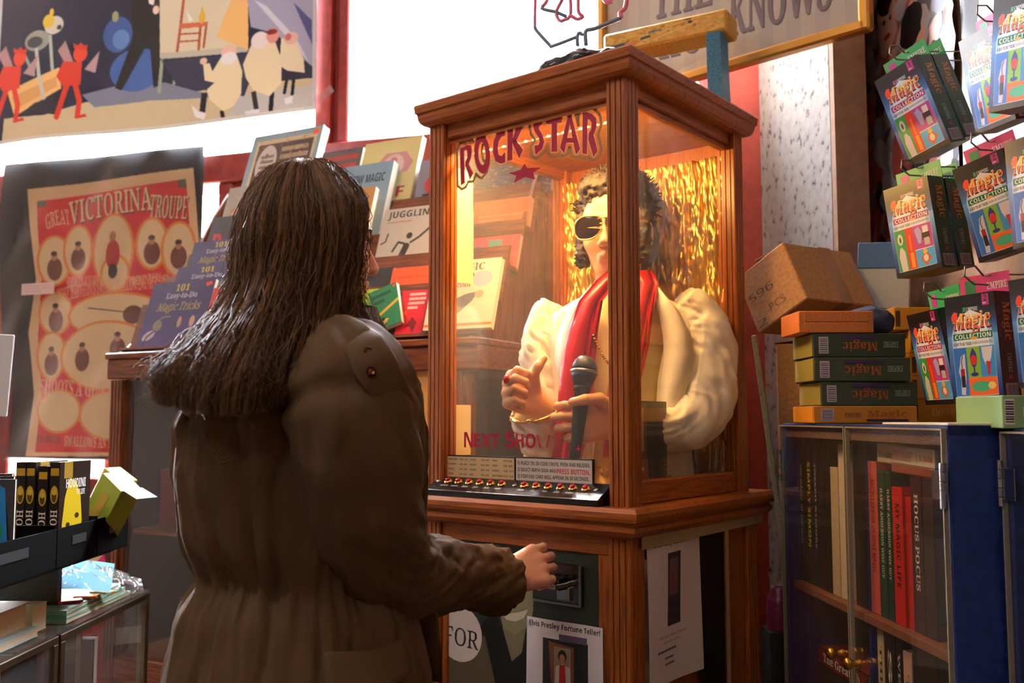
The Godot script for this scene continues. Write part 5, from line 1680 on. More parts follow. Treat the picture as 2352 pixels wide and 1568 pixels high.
func rack_books():
	var grey := C(70, 66, 66)
	var pu := cover(300, 240, C(66, 58, 100), [["101", 118, 10, 66, 26, C(214, 190, 60), "Droid Serif"], ["Easy-to-Do", 80, 42, 150, 26, C(206, 198, 210), "Droid Serif"], ["Magic Tricks", 46, 76, 206, 40, C(196, 172, 80), "Droid Serif", 400, .35]], true)
	pu.vgrad(0, 120, 300, 120, C(66, 58, 100), C(92, 76, 130))
	pu.oval(78, 160, 22, 20, C(140, 130, 110)); pu.oval(180, 150, 10, 20, C(196, 150, 130)); pu.oval(240, 150, 12, 20, C(206, 160, 140)); pu.oval(48, 196, 30, 16, C(196, 180, 190), -.4); pu.line([30, 236, 40, 200, 70, 180], 6, C(40, 36, 50)); pu.line([60, 150, 96, 130, 130, 128], 4, C(150, 150, 120))
	var pum := print_mat("tricks_cover_print", pu, .35)
	var B := []
	var jug := cover(260, 330, C(206, 200, 196), [["JUGGLING", 22, 14, 222, 42, C(60, 58, 58)]])
	jug.line([40, 120, 34, 160, 14, 170], 7, grey); jug.line([120, 330, 118, 250, 136, 190], 30, grey); jug.oval(142, 140, 14, 15, grey); jug.line([128, 178, 96, 168, 76, 210], 10, grey); jug.line([150, 176, 190, 150, 240, 100], 10, grey)
	jug.lines(26, 64, 190, 1, 10, 6, C(196, 120, 110), rng(41))
	var hyp := cover(240, 320, C(226, 92, 44), [["HYPNOTISM", 40, 84, 160, 22, C(150, 50, 20), "Droid Sans", 400], ["·", 118, 70, 4, 4, C(170, 60, 30)]])
	var green := cover(200, 260, C(40, 130, 84), [], true)
	green.lines(24, 34, 130, 2, 40, 22, C(24, 70, 50), rng(31))
	green.line([0, 190, 200, 110], 18, C(226, 184, 40)); green.pl([10, 240, 60, 190, 110, 200, 90, 250], C(30, 40, 34)); green.pl([60, 230, 100, 200, 120, 210, 80, 240], C(220, 180, 40))
	var red := cover(200, 300, C(214, 30, 52), [])
	red.lines(60, 18, 120, 4, 30, 18, C(240, 214, 214), rng(32))
	red.pl([60, 250, 110, 180, 150, 220, 130, 290, 100, 240], C(120, 14, 30)); red.pl([20, 150, 60, 136, 64, 158, 24, 168], C(240, 90, 40))
	var world := cover(300, 380, C(222, 206, 178), [["MAGIC", 80, 20, 150, 40, C(60, 60, 66), "Droid Serif"], ["WORLD", 40, 70, 150, 42, C(70, 66, 70), "Droid Serif"], ["AMAZING", 60, 128, 120, 22, C(206, 60, 50)]])
	world.oval(230, 110, 44, 44, C(180, 180, 196)); world.pl([60, 330, 90, 230, 170, 190, 220, 180, 200, 230, 150, 290, 110, 320], C(110, 110, 116)); world.oval(226, 196, 20, 22, C(190, 160, 140)); world.rect(0, 350, 300, 14, C(226, 120, 60))
	var know := cover(280, 220, C(150, 184, 206), [["KNOW MAGIC", 60, 30, 190, 24, C(40, 60, 80)]])
	know.oval(120, 150, 60, 60, C(130, 160, 184)); know.oval(120, 150, 56, 56, C(150, 184, 206))
	var yel := cover(260, 300, C(228, 216, 150), [["F", 190, 210, 34, 44, C(196, 60, 60)]])
	yel.pl([50, 130, 110, 60, 200, 60, 240, 110, 220, 150, 60, 150], C(206, 150, 150)); yel.oval(150, 120, 50, 54, C(222, 196, 190)); yel.oval(150, 96, 16, 16, C(196, 120, 120))
	var pale := cover(320, 280, C(150, 186, 200), [])
	pale.rect(24, 20, 276, 260, C(222, 204, 170)); pale.rect(36, 34, 252, 246, C(80, 66, 60)); pale.oval(90, 96, 46, 58, C(222, 214, 206)); pale.lines(62, 70, 56, 4, 16, 9, C(90, 80, 78), rng(33)); pale.lines(150, 50, 120, 3, 24, 14, C(196, 176, 140), rng(34)); pale.speck(160, C(206, 130, 60), .8, rng(9), 7.0); pale.rect(60, 170, 200, 8, C(206, 60, 60)); pale.lines(60, 190, 200, 2, 22, 12, C(200, 190, 176), rng(35))
	pale.pl([276, 12, 300, 8, 304, 22, 280, 26], C(240, 70, 40))
	var gry := cover(220, 260, C(96, 92, 92), [])
	gry.speck(300, C(40, 38, 40), .7, rng(10), 4.0)
	gry.lines(20, 22, 180, 3, 34, 20, C(196, 54, 54), rng(36))
	var fone := cover(220, 300, C(150, 150, 170), [])
	fone.oval(130, 170, 90, 90, C(190, 50, 60)); fone.oval(130, 180, 50, 50, C(120, 110, 120)); fone.rect(40, 230, 180, 50, C(60, 40, 44)); fone.rect(70, 240, 120, 16, C(180, 80, 70))
	var dk := cover(200, 260, C(40, 36, 40), [["D", 30, 60, 50, 64, C(206, 30, 44)]])
	var gm := cover(220, 240, C(176, 170, 160), [])
	gm.lines(50, 74, 140, 3, 34, 18, C(196, 110, 66), rng(37))
	gm.speck(160, C(230, 230, 226), .6, rng(12), 6.0)
	var bp := cover(300, 260, C(76, 88, 128), [])
	bp.speck(420, C(196, 160, 90), .9, rng(14), 8.0); bp.speck(200, C(40, 50, 90), .8, rng(15), 9.0)
	var org := cover(300, 300, C(226, 110, 66), [])
	org.lines(40, 150, 220, 2, 40, 14, C(236, 150, 104), rng(38))
	var tl := cover(260, 220, C(214, 74, 84), [])
	tl.rect(100, 24, 70, 74, C(96, 160, 150)); tl.oval(50, 90, 30, 34, C(90, 110, 150)); tl.rect(0, 110, 260, 110, C(206, 90, 80)); tl.lines(30, 150, 190, 2, 26, 10, C(236, 190, 170), rng(39))
	var lime := cover(160, 260, C(176, 206, 60), [])
	lime.lines(24, 44, 110, 4, 30, 12, C(120, 160, 50), rng(40))
	var brown := cover(160, 260, C(206, 150, 80), [])
	# tier, left and right pixel of the top edge, pixel y of the top edge, thickness, cover colour, art, label, roll
	B = [
		[4, 590, 742, 318, .03, C(150, 186, 200), pale, "pale blue encyclopedia of tricks leaning highest on the rack"],
		[4, 742, 832, 352, .02, C(96, 92, 92), gry, "speckled grey book with red title on the top step"],
		[4, 842, 968, 332, .022, C(228, 216, 150), yel, "pale yellow book with a pink hand on the top step"],
		[4, 968, 1070, 370, .02, C(150, 150, 170), fone, "grey book with a big red ring on its cover"],
		[4, 1092, 1270, 388, .02, C(76, 88, 128), bp, "blue and gold patterned book seen through the glass box"],
		[3, 780, 905, 390, .028, C(150, 184, 206), know, "light blue book with dark blue title leaning on the rack"],
		[3, 528, 600, 432, .018, C(176, 170, 160), gm, "shiny grey book with orange title beside the circus poster"],
		[3, 1085, 1215, 492, .02, C(226, 110, 66), org, "large orange book seen through the glass box"],
		[2, 490, 570, 500, .018, C(40, 36, 40), dk, "black book with big red letters beside the circus poster"],
		[2, 885, 1010, 483, .02, C(206, 200, 196), jug, "white juggling book with a grey acrobat on its cover"],
		[2, 1075, 1190, 568, .016, C(214, 74, 84), tl, "pink book with a teal square seen through the glass box"],
		[2, 838, 872, 440, .02, C(206, 150, 80), brown, "narrow tan book standing between light blue and white books"],
		[2, 455, 580, 562, .014, C(66, 58, 100), pum, "purple book of easy tricks, highest of three copies"],
		[1, 408, 545, 612, .014, C(66, 58, 100), pum, "purple book of easy tricks, middle one of three copies"],
		[1, 905, 1000, 618, .024, C(226, 92, 44), hyp, "orange hypnotism book with a worn edge"],
		[1, 845, 905, 618, .02, C(44, 42, 44), null, "plain charcoal book beside the orange one"],
		[0, 352, 490, 650, .014, C(66, 58, 100), pum, "purple book of easy tricks, lowest of three copies"],
		[0, 836, 878, 666, .022, C(176, 206, 60), lime, "lime green paperback on the lowest step"],
		[0, 925, 985, 668, .018, C(214, 30, 52), red, "red paperback with white script on the lowest step"],
		[0, 1010, 1160, 612, .016, C(222, 206, 178), world, "cream magazine with a bowing man seen through the glass box"],
		[0, 872, 930, 752, .016, C(40, 130, 84), green, "small green paperback with a yellow band, tilted on its corner", 20.0],
		[0, 490, 560, 660, .016, C(206, 60, 44), null, "red paperback with a grey spine beside the purple books"],
	]
	var used := {}
	for b in B:
		var t := tier(b[0])
		var lift: float = used.get(b[0], 0) * .0
		var l := local_hit(b[1], b[3], t, .02)
		var r := local_hit(b[2], b[3], t, .02)
		var h := maxf(l.y, .1)
		var off := .0
		if b[0] == 0 and b[1] in [872, 1010]: off = .026
		if b[0] == 2 and b[1] in [455, 838]: off = .021
		var bt := t * at(l.x, .0, off)
		if b.size() > 8: bt = bt * at(0, .0, 0, rot(0, 0, b[8])); h = .125
		book(b[7], bt, r.x - l.x if b.size() <= 8 else .088, h, b[4], b[5], b[6])

# ================================================================== sign, step ladder and neon above the machine
func high_things():
	# framed banner sign leaning out over the pillar
	var sf := frame(P(1976, 50, 2.40), -43.8)
	sf.origin.y = 0.0
	var a := local_hit(1395, 200, sf)
	var w := -a.x
	var yb := local_hit(1976, 50, sf).y
	var H := .56
	var art := Art.new(900, 560, C(204, 196, 186))
	for i in 10: art.rect(i * 90, 0, 45, 560, C(214, 206, 192))
	var sx := func(x, y):
		var q := local_hit(1220 + x / 3.0154, y / 3.0154, sf)
		return Vector2((q.x + w) / w * 900.0, (yb + H - q.y) / H * 560.0)
	var put := func(s, x0, y0, x1, y1, h):
		var p: Vector2 = sx.call(x0, y0)
		var q: Vector2 = sx.call(x1, y1)
		var an := (q - p).angle()
		art.text(s, p.x + 4, p.y - h + 5, (q - p).length(), h, C(60, 48, 56), "Droid Serif", 700, an)
		art.text(s, p.x, p.y - h, (q - p).length(), h, C(126, 108, 122), "Droid Serif", 700, an)
	put.call("THE", 850, 130, 1260, 20, 130)
	put.call("WHO", 690, 455, 1190, 340, 110)
	put.call("KNOWS", 1370, 255, 2080, 50, 135)
	art.lines(800, 440, 70, 3, 16, 6, C(120, 106, 108), rng(51))
	var s := thing("framed_sign", "gold-framed striped banner sign with big purple letters", "sign", sf)
	part("panel", Geo.new().bx(-w, 0, yb, yb + H, -.015, -.004).done(), M.paper, s)
	part("print", Geo.new().sheet(at(0, 0, -.0035), -w, yb, 0, yb + H).done(), print_mat("banner_print", art, .3), s)
	part("glazing", Geo.new().bx(-w, 0, yb, yb + H, .0, .003).done(), M.pane_glass, s)
	var gf := mat("gold_frame", C(190, 136, 56), .32, .7)
	for f in [[-w - .02, .02, yb - .03, yb], [-w - .02, .02, yb + H, yb + H + .03], [-w - .03, -w, yb - .03, yb + H + .03], [0.0, .03, yb - .03, yb + H + .03]]:
		part("frame_rail", Geo.new().bx(f[0], f[1], f[2], f[3], -.02, .018, .006).done(), gf, s)
	# step ladder behind the machine
	var lf := frame(P(1645, 40, 2.51), -30.0)
	lf.origin.y = 0
	var top := local_hit(1645, 22, lf).y
	var cl := local_hit(1400, 75, lf)
	var cw := maxf(-cl.x, .34)
	var yel := noisy("yellow_paint", 51, .05, [[0.0, C(60, 62, 60)], [.2, C(186, 142, 44)], [.6, C(206, 164, 66)], [1.0, C(222, 186, 100)]], Vector3(4, 4, 4), .55)
	var blu := noisy("blue_paint", 52, .06, [[0.0, C(44, 40, 40)], [.25, C(24, 92, 130)], [.7, C(38, 120, 156)], [1.0, C(70, 140, 160)]], Vector3(4, 4, 4), .5)
	var al := mat("dull_aluminium", C(150, 146, 140), .5, .6)
	var o := thing("step_ladder", "tall blue step ladder with a paint-stained yellow top behind the machine", "ladder", lf)
	part("top_cap", Geo.new().bx(-cw, .03, top - .062, top, -.1, .0, .006).done(), yel, o)
	var ca := Art.new(360, 100, C(200, 158, 62))
	ca.speck(260, C(222, 190, 96), .8, rng(52), 14.0); ca.speck(60, C(120, 100, 60), .7, rng(53), 8.0)
	ca.pl([20, 70, 70, 62, 74, 90, 24, 100], C(40, 70, 92)); ca.pl([110, 56, 140, 50, 142, 64, 112, 70], C(52, 66, 76)); ca.pl([60, 70, 100, 64, 104, 84, 66, 88], C(214, 130, 60)); ca.pl([40, 44, 110, 34, 110, 42, 42, 52], C(226, 190, 60)); ca.oval(262, 26, 7, 7, C(50, 60, 72)); ca.oval(254, 6, 14, 4, C(96, 88, 60)); ca.line([150, 84, 210, 56, 280, 30], 5, C(226, 196, 110)); ca.line([216, 30, 246, 24], 4, C(170, 90, 40))
	ca.lines(136, 30, 70, 1, 10, 10, C(50, 100, 150), rng(54)); ca.line([128, 34, 122, 38, 128, 42], 2, C(50, 100, 150)); ca.line([212, 28, 218, 32, 212, 36], 2, C(50, 100, 150))
	part("cap_print", Geo.new().sheet(at(0, 0, .0006), -cw + .008, top - .056, .022, top - .006).done(), print_mat("stained_yellow", ca, .55), o, "yellow face stained with paint")
	for e in [[-.0, 1.0], [-cw + .03, -1.0]]:
		part("side_rail", Geo.new().loft([PackedVector3Array([Vector3(e[0] - .03, top - .06, 0), Vector3(e[0] + .01, top - .06, 0), Vector3(e[0] + .01, top - .06, -.07), Vector3(e[0] - .03, top - .06, -.07)]), PackedVector3Array([Vector3(e[0] - .03 + .05 * e[1], 0, .03), Vector3(e[0] + .01 + .05 * e[1], 0, .03), Vector3(e[0] + .01 + .05 * e[1], 0, -.04), Vector3(e[0] - .03 + .05 * e[1], 0, -.04)])]).done(), blu, o)
		part("rear_leg", Geo.new().tube([Vector3(e[0] - .01, top - .06, -.085), Vector3(e[0] - .01 + .05 * e[1], .01, -.16)], .015, 8).done(), al, o)
	for k in 6: part("step", Geo.new().bx(-cw + .03 - .04, .02, .3 + k * .3, .33 + k * .3, -.06, .01, .004).done(), al, o)
	# neon on the roof of the machine
	var nf := MACH * at(-.2, 1.9345, -.2)
	var base := P(1335, 140, 1.935)
	base.y = 1.9352
	var nb := frame(base, -20.0)
	var q := func(x, y): return local_hit(940 + x / 3.409, y / 3.409, nb)
	var ne := thing("neon_sign", "unlit neon sign of pink and grey glass tubes on the machine roof", "neon sign", nb)
	var pink := mat("pink_tube", C(226, 120, 150), .2)
	var greyt := mat("grey_tube", C(120, 138, 160), .25)
	var tubes := [
		[greyt, [[984, 215], [1000, 245], [1100, 352], [1125, 360], [1310, 290]], .0042], [pink, [[988, -60], [984, 120], [984, 215]], .0038],
		[greyt, [[1384, 355], [1378, 260], [1395, 235], [1450, 225], [1560, 180], [1660, 140]], .0048], [pink, [[1660, 140], [1652, 100], [1690, 60], [1705, -30]], .005],
		[greyt, [[1318, 360], [1316, 290], [1330, 258], [1355, 270], [1362, 262]], .0042],
		[pink, [[1100, -40], [1070, 20], [1035, 60]], .0042], [greyt, [[1035, 60], [1060, 75], [1150, 95], [1230, 130]], .0042],
		[pink, [[1230, -60], [1165, 60], [1150, 110], [1180, 165], [1215, 155], [1262, 120], [1258, -60]], .0042],
		[pink, [[1325, -60], [1325, 90], [1360, 130], [1320, 150], [1285, 135], [1262, 120]], .0042], [pink, [[1520, -20], [1545, 15], [1590, 10]], .005]]
	for t in tubes:
		var c := Curve3D.new()
		var pts := []
		for e in t[1]: pts.append(q.call(e[0], e[1]))
		for i in pts.size():
			var d: Vector3 = (pts[mini(i + 1, pts.size() - 1)] - pts[maxi(i - 1, 0)]) / 7.0
			c.add_point(pts[i], -d, d)
		var path := []
		for k in 21: path.append(c.sample_baked(c.get_baked_length() * k / 20.0, true))
		part("glass_tube", Geo.new().smooth(true).tube(path, t[2], 8).done(), t[0], ne)
	var blk := SurfaceTool.new()
	blk.begin(Mesh.PRIMITIVE_TRIANGLES)
	var fd := Field.new(Vector3(-.12, -.01, -.08), Vector3(.12, .07, .08), .004)
	fd.egg(at(-.045, .018, 0), Vector3(.05, .026, .045), .02); fd.egg(at(.005, .026, 0), Vector3(.04, .032, .042), .02); fd.egg(at(.06, .026, 0, rot(0, 0, 20)), Vector3(.03, .026, .036), .015)
	fd.egg(at(0, -.03, 0), Vector3(.3, .03, .3), .004, true)
	var nz := FastNoiseLite.new()
	nz.seed = 19; nz.frequency = 1.0
	fd.wrinkle(func(p): return nz.get_noise_3dv(p * 60.0) * .004)
	fd.add_to(blk)
	blk.generate_normals()
	part("wrapped_base", blk.commit(), mat("black_bag", C(40, 42, 46), .25), ne, "transformer wrapped in black plastic")
	part("plastic_wrap", Geo.new().smooth(true).sheet(at(-.075, .03, .02, rot(-50, 0, 10)), -.04, -.03, .04, .04, 10, 10, func(u, v): return Vector3(0, 0, .012 * sin(u * 9.0) * sin(v * 7.0))).done(), M.clear_plastic, ne)

# ================================================================== glass counter at the left with trays of books
func left_shelf():
	# frame: x towards the room (right), counter runs along z
	var X := -.93
	var Yt := .78
	var o := thing("glass_counter", "low glass counter with metal edges under the black book trays", "counter", at(X, 0, 0))
	var edge := mat("aged_metal", C(120, 104, 84), .35, .9)
	var far := -2.46
	for s in [[far, -1.985], [-1.975, -.9]]:
		part("top_glass", Geo.new().bx(-.5, 0, Yt - .006, Yt, s[0], s[1], .001).done(), M.pane_glass, o)
		part("front_edge", Geo.new().bx(-.012, .002, Yt - .022, Yt - .006, s[0], s[1], .002).done(), edge, o)
		part("front_glass", Geo.new().bx(-.008, -.004, .1, Yt - .022, s[0] + .02, s[1] - .02).done(), M.pane_glass, o)
		part("shelf_glass", Geo.new().bx(-.48, -.02, .5, .506, s[0] + .02, s[1] - .02).done(), M.pane_glass, o)
		for z in [s[0], s[1] - .02]:
			part("corner_post", Geo.new().bx(-.02, .002, 0, Yt - .022, z, z + .02, .002).done(), edge, o)
			part("corner_post", Geo.new().bx(-.5, -.48, 0, Yt - .006, z, z + .02, .002).done(), edge, o)
		part("end_edge", Geo.new().bx(-.5, 0, Yt - .022, Yt - .006, s[0], s[0] + .012, .002).done(), edge, o)
	part("floor_board", Geo.new().bx(-.5, 0, .04, .1, far, -.9, .003).done(), M.walnut_x, o)
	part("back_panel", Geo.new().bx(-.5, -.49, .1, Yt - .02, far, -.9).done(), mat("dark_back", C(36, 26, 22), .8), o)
	# riser that carries the trays
	var ry := .925
	var rs := thing("riser", "dark wooden riser standing on the glass counter under the trays", "riser", at(0, Yt, 0))
	part("board", Geo.new().bx(-1.14, -.92, ry - Yt - .014, ry - Yt, -2.21, -1.3, .002).done(), mat("dark_wood", C(44, 34, 28), .6), rs)
	for z in [-2.12, -1.32]: part("foot", Geo.new().bx(-1.13, -1.0, 0, ry - Yt - .014, z - .01, z + .01).done(), M.dark_wood, rs)
	var names := ["black cardboard tray holding the green and yellow boxes", "black cardboard tray holding the row of portrait paperbacks", "black cardboard tray holding the bright blue booklets"]
	var card := mat("black_card", C(10, 10, 10), .85, 0.0, .15)
	var zs := [[-2.2, -2.04], [-2.037, -1.86], [-1.857, -1.5]]
	for i in 3:
		var t := thing("book_tray", names[i], "tray", at(0, ry, 0), "black trays on the riser")
		var z0: float = zs[i][0]
		var z1: float = zs[i][1]
		part("bottom", Geo.new().bx(-1.12, -.885, .001, .004, z0, z1).done(), card, t)
		part("front_side", Geo.new().bx(-.888, -.885, .001, .078, z0, z1).done(), card, t)
		part("back_side", Geo.new().bx(-1.12, -1.117, .001, .11, z0, z1).done(), card, t)
		for z in [z0, z1 - .003]: part("end_side", Geo.new().bx(-1.117, -.888, .001, .085, z, z + .003).done(), card, t)
		part("label_holder", Geo.new().bx(-.8846, -.884, .04, .058, lerpf(z0, z1, .3), lerpf(z0, z1, .65)).done(), mat("grey_label", C(52, 52, 54), .4), t)
	# paperbacks with a yellow portrait: spine to the viewer
	var sp := Art.new(60, 400, C(26, 20, 16))
	sp.rect(4, 24, 52, 30, C(190, 150, 30)); sp.oval(30, 130, 24, 36, C(196, 160, 40)); sp.oval(30, 138, 15, 22, C(90, 66, 24)); sp.oval(30, 120, 14, 12, C(214, 180, 60))
	sp.text("HOUDINI", 52, 190, 190, 42, C(232, 224, 206), "Droid Serif", 700, PI / 2)
	var spm := print_mat("portrait_spine_print", sp, .4)
	var fc := Art.new(220, 360, C(36, 24, 20))
	fc.pl([40, 360, 20, 260, 40, 130, 70, 60, 110, 70, 150, 120, 166, 220, 150, 300, 120, 360], C(206, 178, 30)); fc.pl([60, 330, 46, 260, 70, 230, 96, 300, 100, 350], C(120, 96, 20)); fc.oval(128, 200, 16, 10, C(60, 44, 16)); fc.oval(66, 230, 14, 9, C(60, 44, 16)); fc.pl([92, 220, 120, 300, 84, 310], C(176, 148, 24))
	fc.oval(186, 320, 26, 36, C(196, 164, 40)); fc.rect(30, 0, 60, 60, C(150, 120, 40)); fc.text("HOUDINI", 46, 62, 140, 34, C(236, 230, 220)); fc.text("THE LIFE", 120, 104, 62, 20, C(236, 230, 220))
	var fcm := print_mat("portrait_cover_print", fc, .35)
	var spots := [[46, 1062], [68, 1062], [97, 1072], [124, 1066]]
	var ldirs := ["fourth from the lime green packet", "third from the lime green packet", "second from the lime green packet", "next to the lime green packet"]
	for i in 4:
		var t := P(spots[i][0], 1150, 1.915)
		var th := .021
		var hgt := .2 - (.008 if i == 2 else 0.0)
		var b := thing("paperback", "black paperback with yellow portrait spine, " + ldirs[i], "book", at(t.x, ry + .0045, t.z, rot(0, -8, 0)), "portrait paperbacks in the tray")
		# own frame: spine faces +z, cover faces +x
		part("pages", Geo.new().bx(-th / 2 + .001, th / 2 - .001, .001, hgt - .001, -.105, -.001).done(), M.page_edges, b)
		part("cover", Geo.new().bx(-th / 2, -th / 2 + .001, 0, hgt, -.106, 0).bx(th / 2 - .001, th / 2, 0, hgt, -.106, 0).bx(-th / 2, th / 2, 0, hgt, -.001, 0).done(), mat("cover_1a1410", C(26, 20, 16), .45), b)
		part("spine_print", Geo.new().sheet(at(0, 0, .0004), -th / 2, 0, th / 2, hgt).done(), spm, b)
		part("cover_print", Geo.new().sheet(Transform3D(Basis(Vector3.UP, PI / 2), Vector3(th / 2 + .0004, 0, 0)), 0, 0, .106, hgt).done(), fcm, b)
	# blue booklet in front
	var bl := cover(160, 260, C(26, 130, 200), [])
	bl.lines(14, 60, 90, 3, 40, 18, C(236, 246, 252), rng(56))
	bl.oval(110, 130, 34, 36, C(30, 140, 110)); bl.oval(30, 30, 14, 20, C(236, 70, 50)); bl.oval(130, 230, 30, 22, C(220, 50, 60)); bl.line([10, 60, 60, 70, 50, 30], 3, C(20, 30, 60))
	book("bright blue booklet with green balls leaning in the tray", Transform3D(rot(-4, 12, 5), P(-70, 1222, 1.69) * Vector3(1, 0, 1) + Vector3(0, ry + .006, 0)), .068, .165, .008, C(26, 130, 200), bl)
	for k in 3: book("dark booklet standing behind the blue one, %s" % ["thin with a silver edge", "thick and black", "with a brown spine"][k], Transform3D(rot(0, 10, 0), P(-75 - k * 3, 1222, 1.705 + k * .016) * Vector3(1, 0, 1) + Vector3(0, ry + .006, 0)), .08, .178 + .004 * k, .012, [C(60, 60, 66), C(22, 20, 22), C(60, 40, 26)][k])
	# boxes leaning out of the first tray
	var yb := mat("yellow_box", C(206, 176, 40), .45)
	var gb := mat("lime_box", C(146, 160, 50), .45)
	var q := P(262, 1150, 2.13)
	var g := thing("trick_packet", "lime green packet with an open white flap leaning out of the tray", "box", Transform3D(rot(0, -25, -34), Vector3(q.x - .035, ry + .046, q.z)))
	part("box", Geo.new().bx(-.035, .035, -.02, .13, -.03, .03, .001).done(), gb, g)
	part("flap", Geo.new().box(at(.055, .138, 0, rot(0, 0, 12)), Vector3(.05, .001, .058)).done(), M.paper, g)
	part("side_print", Geo.new().bx(-.012, .012, .01, .1, .03, .0306).done(), mat("rust_ink", C(170, 140, 50), .6), g)
	var y2 := thing("trick_packet", "yellow packet leaning behind the lime green one", "box", Transform3D(rot(0, -20, -30), Vector3(q.x - .075, ry + .036, q.z - .07)))
	part("box", Geo.new().bx(-.03, .03, -.01, .15, -.025, .025, .001).done(), yb, y2)
	part("window_print", Geo.new().bx(-.018, .018, .05, .1, .025, .0256).done(), mat("green_print", C(60, 110, 60), .5), y2)
	# things lying on the glass
	var tan := cover(200, 260, C(206, 186, 160), [])
	tan.lines(20, 30, 160, 3, 30, 14, C(160, 70, 60), rng(55))
	var stack := [["thick tan hardback lying on the glass under the trays", C(196, 172, 140), -1.10, -1.86, .048, .19, .26, 0.0, 0.0], ["cream paperback lying beside the thick tan hardback", C(222, 212, 176), -1.0, -2.03, .05, .09, .12, 0.0, 6.0]]
	var hb := book("thick tan hardback lying on the glass under the trays", Transform3D(Basis(Vector3(0, 0, -1), Vector3(-1, 0, 0), Vector3(0, 1, 0)), Vector3(-.965, Yt + .022, -1.56)), .36, .15, .05, C(190, 168, 140), tan, "", "book", true)
	book("pale blue paperback lying under the thick tan hardback", Transform3D(Basis(Vector3(0, 0, -1), Vector3(-1, 0, 0), Vector3(0, 1, 0)), Vector3(-.955, Yt + .001, -1.52)), .42, .17, .02, C(150, 196, 200))
	book("cream paperback lying beside the thick tan hardback", Transform3D(Basis(Vector3(0, 0, -1), Vector3(-1, 0, 0), Vector3(0, 1, 0)), Vector3(-.975, Yt + .001, -1.955)), .06, .15, .055, C(226, 218, 180))
	for k in 3: book("sea green booklet, %s of three lying under the plastic bag" % ["lowest", "middle", "topmost"][k], Transform3D(Basis(Vector3(0, 0, -1), Vector3(-1, 0, 0), Vector3(0, 1, 0)) * rot(0, 0, k * 2.0), Vector3(-.95, Yt + .001 + k * .0095, -2.05)), .34, .2, .009, [C(120, 160, 130), C(96, 160, 140), C(120, 176, 160)][k])
	var pb := thing("plastic_bag", "crinkled clear bag with a light blue card on the sea green booklets", "bag", at(-.995, Yt + .032, -2.22, rot(0, 24, 0)))
	part("card", Geo.new().smooth(true).sheet(Transform3D(rot(-62, 8, -12), Vector3(-.01, .04, 0)), -.075, -.055, .075, .055, 8, 6, func(u, v): return Vector3(0, 0, .008 * sin(u * 3.0))).done(), mat("light_blue_card", C(84, 160, 188), .6), pb)
	var nz := FastNoiseLite.new()
	nz.seed = 66; nz.frequency = 1.0
	part("film", Geo.new().smooth(true).sheet(Transform3D(UPB, Vector3.ZERO), -.11, -.08, .13, .08, 30, 20, func(u, v): return Vector3(0, 0, .012 + .05 * sin(PI * u) * sin(PI * v) + .022 * nz.get_noise_2d(u * 7, v * 6))).done(), M.clear_plastic, pb)
	for k in 3: one("small_packet", ["red paper packet inside the crinkled bag", "orange paper packet inside the crinkled bag", "yellow paper packet inside the crinkled bag"][k], "packet", Geo.new().box(at(-.98 + k * .012, Yt + .034, -2.13 - k * .055, rot(0, 30 - k * 25, 0)), Vector3(.05, .006, .03), .001), mat(["red_packet", "orange_packet", "yellow_packet"][k], [C(176, 30, 34), C(220, 110, 40), C(216, 180, 50)][k], .5))
	one("pink_card", "bright pink card propped behind the trays", "card", Geo.new().box(Transform3D(rot(-10, 10, 14), P(222, 1282, 2.32)), Vector3(.035, .09, .002)), mat("hot_pink", C(214, 40, 150), .6))
	one("tan_card", "tan card propped behind the light blue bag", "card", Geo.new().box(Transform3D(rot(-20, 10, -30), P(195, 1290, 2.29)), Vector3(.05, .07, .002)), mat("tan_card_m", C(214, 166, 116), .7))
	# books standing inside the counter
	var low := [["thick black book standing in the counter", C(18, 18, 18), .03, .22, "", C(130, 190, 40)], ["pink framed picture standing in the counter", C(206, 140, 144), .018, .27, "", C(0, 0, 0)], ["grey album standing in the counter", C(96, 92, 90), .03, .26, "", C(0, 0, 0)], ["tan album standing in the counter", C(120, 92, 66), .03, .25, "", C(0, 0, 0)], ["thin black book standing in the counter", C(26, 24, 26), .02, .235, "", C(190, 60, 40)], ["thin white book standing in the counter", C(214, 208, 200), .02, .2, "", C(190, 40, 40)]]
	var zz := -1.99
	for k in 6:
		var e: Array = low[k]
		var b := thing("book", e[0], "book", at(-1.0 + .03 * (k % 2), .507, zz - .01, rot(0, 0, 0)))
		zz -= e[2] + .022
		part("pages", Geo.new().bx(-.15, -.002, .002, e[3] - .004, -e[2] + .002, -.002).done(), M.page_edges, b)
		part("cover", Geo.new().bx(-.152, 0, 0, e[3], -.002, 0).bx(-.152, 0, 0, e[3], -e[2], -e[2] + .002).bx(-.002, 0, 0, e[3], -e[2], 0).done(), mat(numbered("low_cover"), e[1], .45), b)
		if e[4]: part("spine_title", Geo.new().text(e[4], Transform3D(Basis(Vector3(0, -1, 0), Vector3(0, 0, -1), Vector3(1, 0, 0)), Vector3(.0005, e[3] - .02, -e[2] * .25)), 0, 0, e[3] * .75, e[2] * .5).done(), mat(numbered("low_title"), e[5], .5), b)
	one("folded_bag", "white paper bag folded over inside the counter", "bag", Geo.new().smooth(true).sheet(Transform3D(rot(0, 70, 0), Vector3(-1.04, .51, -2.06)), -.07, 0, .09, .2, 10, 10, func(u, v): return Vector3(.03 * (1 - v) * u, 0, .03 * sin(u * 3.0) * (1 - v)), .002), M.paper)

